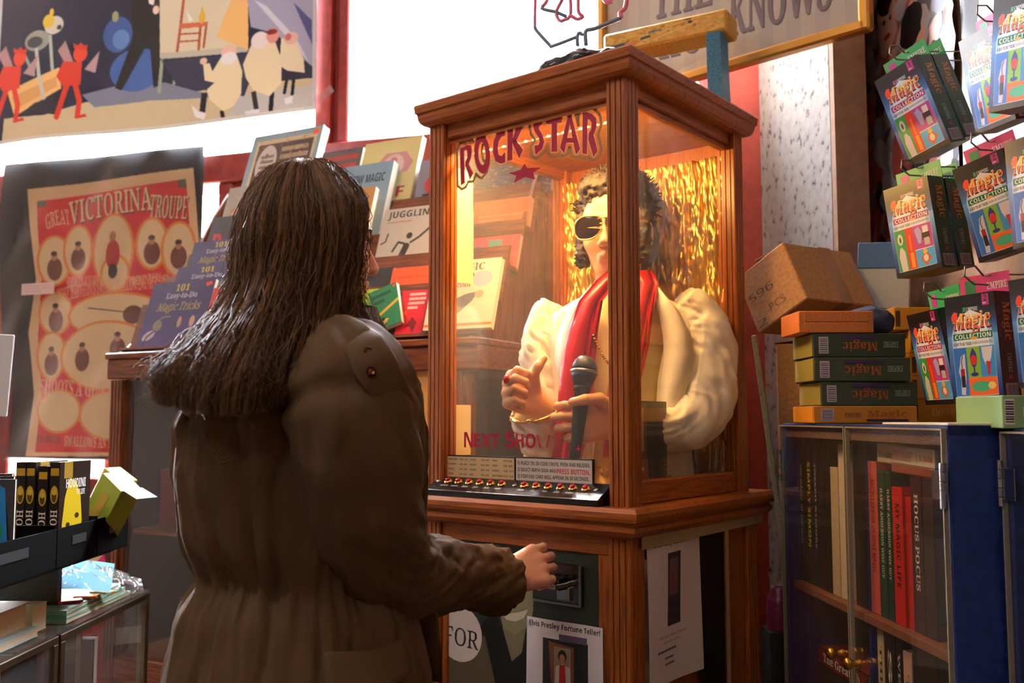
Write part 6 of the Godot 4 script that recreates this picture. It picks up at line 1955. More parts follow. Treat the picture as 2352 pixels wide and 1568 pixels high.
# ================================================================== blue bookcase with clear doors
var BC: Transform3D
func spine_book(label: String, x0: float, x1: float, y0: float, h: float, c: Color, deep: float, z: float, title := "", tc := Color.WHITE, frac := .7, font := "Droid Sans", lean := 0.0) -> Node3D:
	var w := x1 - x0
	var o := thing("book", label, "book", BC * at(x0, y0, z, rot(0, 0, lean)))
	part("pages", Geo.new().bx(.002, w - .002, .003, h - .003, -deep, -.003).done(), M.page_edges, o)
	var cv := part("cover", Geo.new().bx(0, .002, 0, h, -deep - .002, 0).bx(w - .002, w, 0, h, -deep - .002, 0).bx(0, w, 0, h, -.003, 0, .001).done(), mat("cover_%02x%02x%02x" % [c.r8, c.g8, c.b8], c, .45), o)
	if title:
		var g := Geo.new()
		var tt := Transform3D(Basis(Vector3(0, -1, 0), Vector3(1, 0, 0), Vector3(0, 0, 1)), Vector3(w * .32, h - h * .12, .0004))
		g.text(title, tt, 0, 0, h * frac * .85, w * .36, 0.0, font)
		part("spine_title", g.done(), mat("title_%02x%02x%02x" % [tc.r8, tc.g8, tc.b8], tc, .5), cv)
	return o

func bookcase():
	var nr := P(2177, 978, 1.45)
	BC = frame(Vector3(nr.x, 0, nr.z), -86.2)
	var W := .72
	var T := nr.y
	var blue := noisy("blue_case_paint", 71, .03, [[0.0, C(14, 34, 90)], [.5, C(18, 44, 112)], [1.0, C(26, 54, 124)]], Vector3(2, 2, 2), .5)
	var worn := noisy("worn_edge_wood", 72, .08, [[0.0, C(30, 44, 80)], [.45, C(44, 54, 84)], [.6, C(170, 120, 80)], [1.0, C(190, 140, 96)]], Vector3(9, 9, 9), .7)
	var ply := mat("ply_shelf", C(136, 84, 60), .6)
	var o := thing("bookcase", "blue painted bookcase with two clear acrylic doors full of books", "bookcase", BC)
	var D := -.26
	part("side", Geo.new().bx(-.014, 0, 0, T, D, 0, .001).done(), blue, o)
	part("side", Geo.new().bx(-W, -W + .014, 0, T, D, 0, .001).done(), blue, o)
	part("top", Geo.new().bx(-W, 0, T - .016, T, D, 0, .001).done(), blue, o)
	part("top_edge", Geo.new().bx(-W + .014, -.014, T - .03, T - .016, -.014, .0005).done(), worn, o)
	part("back", Geo.new().bx(-W, 0, .05, T, D, D + .008).done(), blue, o)
	part("divider", Geo.new().bx(-W / 2 - .006, -W / 2 + .006, .05, T - .03, D, -.03).done(), blue, o)
	var sy := local_hit(1960, 1391, BC, -.02).y
	var y2 := sy - .36
	for y in [sy, y2, .06]: part("shelf", Geo.new().bx(-W + .014, -.014, y - .016, y, D, -.012, .001).done(), ply, o)
	for s in [[-W + .004, -W / 2 - .003], [-W / 2 + .003, -.002]]:
		var d := part("door", Geo.new().bx(s[0], s[1], .06, T - .004, .003, .009).done(), M.door_acrylic, o, "clear acrylic door")
		var em := mat("acrylic_edge", C(150, 140, 120), .3)
		part("door_edge", Geo.new().bx(s[0], s[0] + .003, .06, T - .004, .002, .010).bx(s[1] - .003, s[1], .06, T - .004, .002, .010).bx(s[0], s[1], T - .007, T - .004, .002, .010).done(), em, d)
		var near: bool = s[1] > -.1
		var kx: float = s[0] + .035 if near else s[1] - .035
		part("knob", Geo.new().smooth(true).lathe([[.009, 0], [.006, .004], [.0055, .012], [.010, .018], [.0115, .024], [.009, .029], [.003, .031]], Transform3D(Basis(Vector3(1, 0, 0), Vector3(0, 0, 1), Vector3(0, -1, 0)), Vector3(kx, .77, .009)), 18).done(), M.brass, d)
		var hx: float = s[1] if near else s[0]
		var hy := local_hit(2160, 1115, BC, .01).y if near else local_hit(1797, 1068, BC, .01).y
		part("hinge_leaf", Geo.new().bx(hx - .032, hx, hy - .022, hy + .022, .009, .011, .001).done(), M.chrome, d)
		var hg := Geo.new()
		for k in 5: hg.tube([Vector3(hx + .002, hy - .034 + k * .014, .011), Vector3(hx + .002, hy - .0212 + k * .014, .011)], .0055, 14)
		part("hinge_knuckle", hg.done(), M.chrome, d)
	# upper shelf: pixel left, right and top of each spine on the shelf front
	var up := [
		["thin dark green book with pale lettering beside the yellow-lettered one", 1838, 1850, 1030, C(20, 28, 24), "THE MAGIC OF MICHAEL", C(150, 170, 130)],
		["black book with bold yellow lettering on the upper shelf", 1853, 1870, 1024, C(16, 16, 18), "SIMPLY SIMON", C(214, 190, 40)],
		["navy book with small white lettering between two black ones", 1871, 1881, 1026, C(24, 26, 54), "JOSEPH ATMORE", C(190, 190, 200)],
		["plain black book with a red mark beside the navy one", 1882, 1897, 1016, C(16, 15, 16), "", C(180, 170, 160)],
		["plain black book with a red mark beside the worn cream one", 1898, 1910, 1016, C(18, 15, 16), "", C(180, 170, 160)],
		["worn cream book beside the tall thin white one", 1911, 1929, 1074, C(206, 186, 150), "", C(140, 120, 90)],
		["tall thin white book beside the door gap", 1930, 1944, 1020, C(222, 206, 180), "", C(40, 36, 36)],
		["tall black and red book with a white fore edge", 1964, 1994, 1014, C(22, 16, 16), "", Color.WHITE],
		["salmon pink book with dark red capitals and a torn corner", 1998, 2019, 1060, C(206, 96, 84), "ENCYCLOPEDIA OF DOVE MAGIC", C(150, 20, 30)],
		["dark green book with white lettering beside the salmon pink one", 2020, 2036, 1082, C(20, 70, 58), "HARRY ANDERSON WISE GUY", C(206, 214, 190)],
		["dark green book with white lettering beside the bright red one", 2037, 2051, 1084, C(18, 62, 52), "HARRY ANDERSON WISE GUY", C(206, 214, 190)],
		["bright red book with dark lettering on the upper shelf", 2052, 2076, 1120, C(206, 26, 20), "MY MAGIC LIFE", C(60, 16, 16)],
		["dark brown book with white lettering beside the scarlet ones", 2095, 2120, 1092, C(52, 30, 34), "HOCUS POCUS", C(226, 216, 210)],
		["charcoal book beside the hinge", 2122, 2146, 1092, C(46, 38, 44), "", C(150, 140, 146)],
	]
	for b in up:
		var zf := -.03
		var l := local_hit(b[1], 1250, BC, zf)
		var r := local_hit(b[2], 1250, BC, zf)
		var h := local_hit((b[1] + b[2]) / 2.0, b[3], BC, zf).y - sy
		spine_book(b[0], l.x, r.x - .0008, sy + .0005, h, b[4], .16, zf, b[5], b[6], .72, "Droid Serif" if b[1] in [2020, 2037, 2095] else "Droid Sans")
	var ra := local_hit(2052, 1250, BC, -.03)
	var l2 := local_hit(2077, 1250, BC, -.03)
	var r2 := local_hit(2094, 1250, BC, -.03)
	spine_book("scarlet book with black squares beside the bright red one", l2.x, r2.x - .001, sy + .0005, .225, C(190, 24, 20), .16, -.034, "", Color.WHITE)
	# two books lying across the tops
	var ty := sy + .0005
	var hb := local_hit(2030, 1066, BC, -.03)
	for k in 2:
		var c: Color = [C(150, 70, 50), C(222, 202, 164)][k]
		var a := local_hit(2050 if k == 0 else 2018, 1075, BC, -.03)
		var e := local_hit(2150, 1075, BC, -.03)
		var yb := local_hit(2100, 1088 if k == 0 else 1068, BC, -.03).y
		var hh := .017 if k == 0 else .034
		var bk := thing("book", ["brown book lying across the book tops", "cream book with red lettering lying across the book tops"][k], "book", BC * at(a.x, yb, -.028, rot(0, 0, -1.5)))
		part("pages", Geo.new().bx(.002, e.x - a.x - .002, .002, hh - .002, -.14, -.003).done(), M.page_edges, bk)
		part("cover", Geo.new().bx(0, e.x - a.x, 0, .002, -.142, 0).bx(0, e.x - a.x, hh - .002, hh, -.142, 0).bx(0, e.x - a.x, 0, hh, -.003, 0).done(), mat("lying_cover_%d" % k, c, .5), bk)
		if k == 1:
			part("spine_title", Geo.new().text("The New Modern", at(0, 0, .0005), .006, .009, .055, .012, 0.0, "Droid Serif").done(), mat("title_dark", C(60, 44, 40), .5), bk)
			part("spine_title", Geo.new().text("COIN MAGIC", at(0, 0, .0005), .066, .008, .066, .018, 0.0, "Droid Serif", 400).text("· J. B. Bobo", at(0, 0, .0005), .14, .009, .06, .014, 0.0, "Droid Serif").done(), mat("title_red", C(200, 70, 56), .5), bk)
	# lower shelf
	var lo := [
		["narrow cream book on the lower shelf", 2016, 2031, 1432, C(206, 186, 150), "THE CLASSIC", C(60, 50, 44)],
		["black book with big white letters on the lower shelf", 2032, 2056, 1440, C(16, 16, 18), "SWI", C(220, 216, 210)],
		["black book with small white capitals on the lower shelf", 2058, 2072, 1446, C(20, 18, 20), "WE REMEMBER", C(210, 204, 196)],
		["pale pink book on the lower shelf", 2074, 2094, 1498, C(214, 170, 150), "The Ann", C(110, 80, 70)],
		["black book beside the pale pink one on the lower shelf", 2096, 2150, 1480, C(20, 18, 20), "", Color.WHITE],
	]
	for b in lo:
		var l := local_hit(b[1], 1500, BC, -.03)
		var r := local_hit(b[2], 1500, BC, -.03)
		var h := local_hit((b[1] + b[2]) / 2.0, b[3], BC, -.03).y - y2
		spine_book(b[0], l.x, r.x - .0008, y2 + .0005, h, b[4], .16, -.03, b[5], b[6], .8, "Droid Serif")
	var ly := y2 + .0005
	for k in 5:
		var c: Color = [C(70, 50, 60), C(40, 30, 34), C(196, 180, 150), C(30, 26, 30), C(120, 20, 26)][k]
		var hh: float = [.06, .05, .04, .05, .034][k]
		var bk := thing("book", "%s book lying in the pile beside the narrow cream book" % ["dusky purple", "dark brown", "cream", "black", "dark red titled"][k], "book", BC * at(-W + .1, ly, -.03, rot(0, 0, 0)))
		part("pages", Geo.new().bx(.002, .238, .002, hh - .002, -.15, -.003).done(), M.page_edges, bk)
		part("cover", Geo.new().bx(0, .24, 0, .002, -.152, 0).bx(0, .24, hh - .002, hh, -.152, 0).bx(0, .24, 0, hh, -.003, 0).done(), mat("pile_cover_%d" % k, c, .45), bk)
		if k == 4: part("spine_title", Geo.new().text("The Great Th", at(0, 0, .0005), .03, .008, .18, .018, 0.0, "Droid Serif").done(), M.paper, bk)
		ly += hh + .0004
	# sheet of foam board on top and the second case
	one("foam_board", "thin white board lying on top of the bookcase", "board", Geo.new().bx(-.22, .0, T + .0005, T + .0045, -.16, -.0, .001), M.white_paint, BC)
	var o2 := thing("bookcase", "second blue bookcase with one clear door beside the white board", "bookcase", BC * at(.008, 0, -.085))
	part("side", Geo.new().bx(0, .014, 0, T - .004, -.26, 0, .001).done(), blue, o2)
	part("side", Geo.new().bx(.5, .514, 0, T - .004, -.26, 0, .001).done(), blue, o2)
	part("top", Geo.new().bx(0, .514, T - .02, T - .004, -.26, 0, .001).done(), blue, o2)
	part("back", Geo.new().bx(0, .514, .05, T - .01, -.26, -.252).done(), blue, o2)
	for y in [sy, .5, .06]: part("shelf", Geo.new().bx(.014, .5, y - .016, y, -.25, -.012).done(), ply, o2)
	var d2 := part("door", Geo.new().bx(.002, .5, .06, T - .008, .003, .009).done(), M.door_acrylic, o2, "clear acrylic door")
	part("door_edge", Geo.new().bx(.002, .005, .06, T - .008, .002, .010).bx(.002, .5, T - .011, T - .008, .002, .010).done(), M.acrylic_edge, d2)
	var h2 := local_hit(2320, 1112, BC, -.075).y
	part("hinge_leaf", Geo.new().bx(.008, .038, h2 - .024, h2 + .024, .009, .011, .003).done(), M.chrome, d2)
	var hk := Geo.new()
	for k in 5: hk.tube([Vector3(.002, h2 - .034 + k * .014, .011), Vector3(.002, h2 - .0212 + k * .014, .011)], .0055, 14)
	part("hinge_knuckle", hk.done(), M.chrome, d2)

# ================================================================== magic sets
var FRONT := []
var SPINE := []
func set_art():
	for k in 2:
		var a := Art.new(300, 420, C(14, 14, 18))
		a.vgrad(0, 40, 300, 120, C(14, 14, 20), C(70, 130, 200))
		a.pl([30, 150, 60, 90, 150, 60, 240, 90, 270, 150, 270, 400, 30, 400], C(226, 228, 234))
		a.vgrad(0, 160, 26, 240, C(90, 150, 210), C(20, 40, 110)); a.vgrad(274, 160, 26, 240, C(120, 180, 226), C(20, 40, 110))
		a.pl([26, 160, 60, 90, 40, 400, 26, 400], C(170, 196, 226)); a.pl([274, 160, 240, 90, 262, 400, 274, 400], C(170, 196, 226))
		a.rect(0, 398, 300, 22, C(14, 14, 18))
		a.rect(226, 6, 40, 44, C(176, 50, 120)); a.text("1" if k == 0 else "2", 238, 10, 16, 24, C(60, 10, 50), "Droid Serif"); a.lines(230, 38, 32, 1, 8, 6, C(240, 200, 220), rng(57))
		a.rect(108, 48, 16, 18, C(190, 80, 130) if k == 0 else C(60, 150, 90)); a.text("EMPIRE", 128, 50, 70, 15, C(236, 236, 236), "Droid Serif")
		a.text("Magic", 40, 74, 226, 84, C(20, 24, 50), "Droid Serif", 700, 0.0, .12); a.text("Magic", 36, 68, 226, 84, C(226, 96, 34), "Droid Serif", 700, 0.0, .12); a.text("Magic", 36, 68, 226, 50, C(240, 190, 90), "Droid Serif", 700, 0.0, .1)
		a.rect(36, 150, 234, 26, C(160, 30, 90) if k == 0 else C(16, 100, 60)); a.text("COLLECTION", 46, 154, 214, 18, C(240, 240, 240), "Droid Sans", 700); a.oval(160, 172, 20, 6, C(236, 160, 50))
		a.text("4 EASY-TO-DO TRICKS", 34, 186, 108, 12, C(20, 20, 24)); a.text("INCLUDES ILLUSTRATED INSTRUCTIONS", 146, 187, 120, 9, C(110, 110, 116))
		if k == 0:
			a.rect(28, 206, 70, 190, C(56, 150, 70)); a.rect(98, 206, 50, 190, C(214, 50, 30)); a.rect(148, 206, 124, 108, C(186, 66, 140)); a.rect(148, 318, 124, 78, C(80, 170, 220))
			a.oval(62, 250, 18, 26, C(206, 206, 190)); a.pl([48, 396, 40, 330, 52, 290, 66, 286, 84, 310, 86, 396], C(206, 196, 196)); a.oval(62, 252, 6, 14, C(60, 70, 60)); a.rect(114, 320, 24, 70, C(226, 150, 40)); a.pl([118, 240, 132, 240, 130, 316, 120, 316], C(226, 110, 40))
			a.pl([160, 224, 190, 212, 206, 240, 196, 290, 176, 290], C(176, 170, 206)); a.rect(214, 216, 36, 34, C(230, 226, 220)); a.rect(206, 246, 50, 30, C(60, 30, 40)); a.rect(216, 270, 34, 34, C(190, 190, 170))
			a.pl([210, 322, 246, 362, 210, 394, 178, 362], C(206, 90, 40)); a.oval(211, 360, 16, 16, C(226, 214, 190)); a.oval(211, 330, 14, 12, C(226, 180, 60))
		else:
			a.rect(28, 206, 78, 190, C(40, 110, 190)); a.rect(106, 206, 78, 120, C(126, 176, 50)); a.rect(184, 206, 88, 120, C(60, 140, 206)); a.rect(106, 326, 166, 70, C(226, 100, 40))
			a.pl([56, 390, 60, 330, 50, 300, 70, 240, 96, 230, 92, 330, 80, 392], C(196, 190, 206)); a.rect(62, 290, 24, 66, C(150, 20, 30)); a.rect(62, 318, 24, 44, C(28, 22, 24)); a.line([74, 290, 70, 262, 80, 240], 5, C(60, 60, 60))
			a.oval(145, 252, 20, 34, C(40, 46, 130)); a.oval(145, 258, 19, 20, C(206, 30, 40)); a.rect(141, 280, 8, 30, C(40, 46, 130)); a.oval(145, 314, 22, 8, C(40, 46, 130)); a.oval(145, 224, 8, 12, C(40, 46, 130))
			a.pl([196, 210, 262, 210, 250, 250, 236, 276, 226, 262, 214, 280, 200, 250], C(216, 206, 210)); a.pl([214, 268, 246, 268, 240, 284, 236, 318, 222, 318, 222, 284], C(190, 40, 30))
			a.oval(180, 362, 60, 20, C(70, 170, 130)); a.oval(240, 360, 22, 14, C(226, 196, 120))
		a.pl([34, 80, 52, 62, 72, 66, 70, 92, 48, 104, 34, 96], C(244, 70, 32))
		FRONT.append(print_mat("magic_set_front_%d" % k, a, .3))
		var s := Art.new(90, 420, C(16, 66, 44) if k == 0 else C(64, 14, 50))
		s.text("Magic", 74, 40, 150, 50, C(206, 110, 40), "Droid Serif", 700, PI / 2); s.text("COLLECTION", 16, 60, 120, 12, C(130, 30, 90), "Droid Sans", 700, PI / 2)
		s.text("EMPIRE", 56, 240, 76, 20, C(190, 180, 180), "Droid Serif", 400, PI / 2); s.rect(34, 324, 18, 18, C(150, 40, 110))
		s.rect(14, 356, 62, 54, C(170, 150, 170)); for i in 9: s.rect(20 + i * 6, 362, 2 + i % 3, 42, C(70, 56, 80))
		SPINE.append(print_mat("magic_set_spine_%d" % k, s, .35))

func magic_set(label: String, kind: int, t: Transform3D, w: float, h: float, d: float) -> Node3D:   # origin: top left front corner of the front; x across, y up, z out of the front
	var o := thing("magic_set", label, "box", t, "magic sets on hooks")
	part("box", Geo.new().bx(0, w, -h, 0, -d, -.0005, .001).done(), mat("set_green", C(16, 66, 44), .35) if kind == 0 else mat("set_plum", C(64, 14, 50), .35), o)
	part("front_print", Geo.new().sheet(Transform3D(), 0, -h, w, 0).done(), FRONT[kind], o)
	part("spine_print", Geo.new().sheet(Transform3D(Basis(Vector3.UP, PI / 2), Vector3(w + .0004, 0, 0)), .0005, -h, d, 0).done(), SPINE[kind], o)
	var tab := part("hang_tab", Geo.new().bx(.0, w, 0, .038, -d, -d + .001).done(), mat("tab_green", C(50, 160, 84), .4) if kind == 0 else mat("tab_pink", C(206, 60, 120), .4), o)
	part("tab_print", Geo.new().bx(.01, .03, .006, .03, -d + .001, -d + .0014).done(), mat("tab_mark", C(176, 50, 120), .4) if kind == 0 else mat("tab_mark_green", C(40, 130, 80), .4), tab)
	part("tab_print", Geo.new().text("EMPIRE", at(0, 0, -d + .0016), w * .55, .01, w * .4, .012, 0.0, "Droid Serif").done(), M.paper, tab)
	return o

func peg_wall():
	set_art()
	var R := 1.0895
	# crumpled collage poster on the wall
	var wf := frame(Vector3(R - .004, 0, -2.0), -90.0)         # x towards the camera, z out of the wall
	var a := Art.new(420, 560, C(166, 164, 170))
	var r := rng(303)
	for i in 260:
		var c: Color = [C(60, 60, 66), C(206, 204, 210), C(196, 140, 126), C(100, 102, 112), C(222, 190, 176), C(190, 96, 84), C(160, 166, 180)][r.randi() % 7]
		a.oval(r.randf() * 420, r.randf() * 560, r.randf_range(8, 34), r.randf_range(12, 60), c, r.randf() * 3.0)
	for f in [[150, 150, 46], [260, 240, 54], [330, 90, 50]]:
		a.oval(f[0], f[1], f[2], f[2] * 1.3, C(222, 176, 156)); a.oval(f[0], f[1] - f[2] * .8, f[2] * .9, f[2] * .6, C(30, 28, 30)); a.oval(f[0] - f[2] * .3, f[1], f[2] * .14, f[2] * .08, C(40, 30, 30)); a.oval(f[0] + f[2] * .3, f[1], f[2] * .14, f[2] * .08, C(40, 30, 30)); a.oval(f[0], f[1] + f[2] * .6, f[2] * .3, f[2] * .1, C(190, 50, 50))
	a.pl([30, 520, 50, 450, 62, 450, 44, 530], C(206, 80, 70)); a.pl([70, 510, 86, 440, 98, 440, 84, 516], C(206, 80, 70)); a.pl([110, 500, 122, 430, 132, 490, 146, 424, 156, 424, 138, 500], C(206, 80, 70))
	var p0 := local_hit(2035, 470, wf)
	var po := thing("poster", "crumpled collage poster of painted faces on the wall behind the hooks", "poster", wf)
	var nz := FastNoiseLite.new()
	nz.seed = 90; nz.frequency = 1.0
	part("sheet", Geo.new().smooth(true).sheet(at(0, 0, .006), -.84, 1.62, -.22, 2.62, 30, 40, func(u, v): return Vector3(.02 * nz.get_noise_2d(v * 8.0, 3.0) * (1 - u), 0, .008 + .010 * nz.get_noise_2d(u * 9.0, v * 14.0))).done(), print_mat("collage_print", a, .3), po)
	var po2 := Art.new(200, 560, C(206, 200, 194))
	po2.oval(90, 300, 90, 160, C(40, 40, 44)); po2.oval(110, 330, 60, 110, C(214, 208, 204)); po2.rect(0, 0, 200, 180, C(196, 190, 186)); po2.oval(60, 120, 40, 80, C(206, 196, 190))
	one("poster", "black and white poster strip on the wall above the magic sets", "poster", Geo.new().smooth(true).sheet(at(0, 0, .004), -.21, 1.75, .12, 2.62, 8, 12, func(u, v): return Vector3(0, 0, .004 * sin(v * 9.0 + u * 4.0))), print_mat("strip_print", po2, .4), wf)
	# sets: top left, top right (with how far it comes forward), bottom left, depth, kind
	var S := [
		["green-spined magic set on the highest hook beside the collage poster", 0, 2008, 188, 2102, 126, 2062, 390, 2.06, .10],
		["green-spined magic set hanging behind another on the highest hook", 0, 2070, 178, 2160, 120, 2124, 375, 2.02, .10],
		["plum-spined magic set on the highest hook with its tab bent up", 1, 2201, 97, 2290, 48, 2238, 312, 1.86, .10],
		["plum-spined magic set with a gold underside hanging highest of all", 1, 2283, 0, 2400, -40, 2291, 254, 1.66, .10],
		["green-spined magic set on the middle row of hooks above the cardboard box", 0, 2028, 438, 2129, 402, 2039, 644, 1.96, .09],
		["green-spined magic set hanging behind another on the middle row", 0, 2090, 432, 2188, 398, 2100, 636, 1.93, .09],
		["plum-spined magic set on the middle row, beside a green-spined one", 1, 2187, 391, 2301, 340, 2218, 612, 1.78, .09],
		["plum-spined magic set on the middle row, hung over its neighbour", 1, 2306, 330, 2420, 290, 2312, 576, 1.60, .09],
		["narrow-seen green-spined magic set on the lowest row above the flat boxes", 0, 2082, 725, 2152, 708, 2121, 930, 1.86, .12],
		["plum-spined magic set on the lowest row above the white board", 1, 2168, 685, 2282, 667, 2174, 925, 1.68, .08],
		["plum-spined magic set on the lowest row above the pale green box", 1, 2315, 645, 2430, 625, 2330, 892, 1.50, .08],
	]
	var wire := mat("hook_wire", C(150, 140, 134), .3, 1.0)
	var k := 0
	var prev := Transform3D()
	for s in S:
		var A := P(s[2], s[3], s[8])
		var B := P(s[4], s[5], s[8] - s[9])
		var D := P(s[6], s[7], s[8] + .01)
		var x := (B - A).normalized()
		var y := (A - D).slide(x).normalized()
		var h := (A - D).length()
		var w := minf((B - A).length(), h * .74)
		var t := Transform3D(Basis(x, y, x.cross(y)), A)
		var dp := .052
		if k in [1, 5]: t = prev * at(.004, -.002, -.056)
		prev = t
		magic_set(s[0], s[1], t, w, h, dp)
		# hook: two wires from the wall ending in a loop in front of the tab
		if not (k in [1, 5]):
			var m := t * Vector3(w * .5, .022, -dp + .012)
			var hk := thing("wire_hook", "wire display hook carrying the %s" % s[0].replace("magic set", "set").replace(" hanging behind another", ""), "hook", at(R, m.y, m.z), "wire display hooks")
			hk.set_meta("label", ["wire hook with a rounded loop, highest by the collage poster", "", "wire hook bent forward above the dark strip poster", "wire hook hung highest of all", "wire hook on the middle row above the cardboard box", "", "wire hook on the middle row with a wide loop", "wire hook hung over its neighbour on the middle row", "wire hook on the lowest row above the flat boxes", "wire hook on the lowest row above the white board", "wire hook on the lowest row above the pale green box"][k])
			var lx := m.x - R
			part("wire", Geo.new().smooth(true).tube([Vector3(-.001, -.004, 0), Vector3(lx + .02, -.004, 0), Vector3(lx - .012, -.002, .0), Vector3(lx - .028, .012, 0), Vector3(lx - .026, .03, .0), Vector3(lx - .008, .03, 0), Vector3(lx + .004, .012, .004)], .0018, 7).done(), wire, hk)
			part("wire", Geo.new().smooth(true).tube([Vector3(-.001, .014, .006), Vector3(lx + .02, .014, .006), Vector3(lx + .004, .012, .004)], .0016, 7).done(), wire, hk)
			part("wall_clip", Geo.new().bx(-.003, -.0005, -.03, .03, -.012, .018, .001).done(), wire, hk)
		k += 1

# ================================================================== boxes stacked on and behind the bookcase
func flat_set(label: String, c: Color, t: Transform3D, w: float, h: float, d: float, flip: bool, ends: Color, group := "flat magic sets on the bookcase"):
	var o := thing("flat_set", label, "box", t, group)
	var key := "flat_%02x%02x%02x" % [c.r8, c.g8, c.b8]
	part("box", Geo.new().bx(0, w, 0, h, -d, 0, .0015).done(), mat(key, c, .55), o)
	part("end_flap", Geo.new().bx(-.0012, -.0002, .002, h - .002, -d + .003, -.003).done(), mat("end_%02x%02x%02x" % [ends.r8, ends.g8, ends.b8], ends, .55), o)
	var f := at(0, 0, .0005)
	if flip: f = Transform3D(Basis(Vector3(-1, 0, 0), Vector3(0, -1, 0), Vector3(0, 0, 1)), Vector3(w, h, .0005))
	var b := w * (.05 if not flip else .82)
	part("barcode", Geo.new().bx(.012 if flip else .016, .032 if flip else .042, h * .15, h * .85, 0, .0004).done(), mat("barcode_pale", C(190, 178, 190), .6), o)
	var bars := Geo.new()
	for i in 7: bars.bx(.014 if flip else .018, .030 if flip else .040, h * (.2 + i * .09), h * (.23 + i * .09 + .01 * (i % 2)), .0004, .0006)
	part("barcode_bars", bars.done(), mat("bars_ink", C(70, 60, 76), .6), o)
	part("maker_mark", Geo.new().text("EMPIRE", f, w * (.08 if flip else .30), h * .36, w * .16, h * .24, 0.0, "Droid Serif").done(), mat("pale_ink", C(150, 156, 140), .6) if flip else mat("dark_ink", C(110, 70, 60), .6), o)
	part("title", Geo.new().text("Magic", f, w * (.30 if flip else .52), h * .26, w * .38, h * .5, 0.0, "Droid Serif").done(), mat("rust_title", C(170, 84, 40), .5), o)
	part("title_band", Geo.new().box(f * at(w * (.49 if flip else .71), h * .18, 0), Vector3(w * .4, h * .13, .0006)).done(), mat("plum_band", C(64, 40, 90), .5), o)

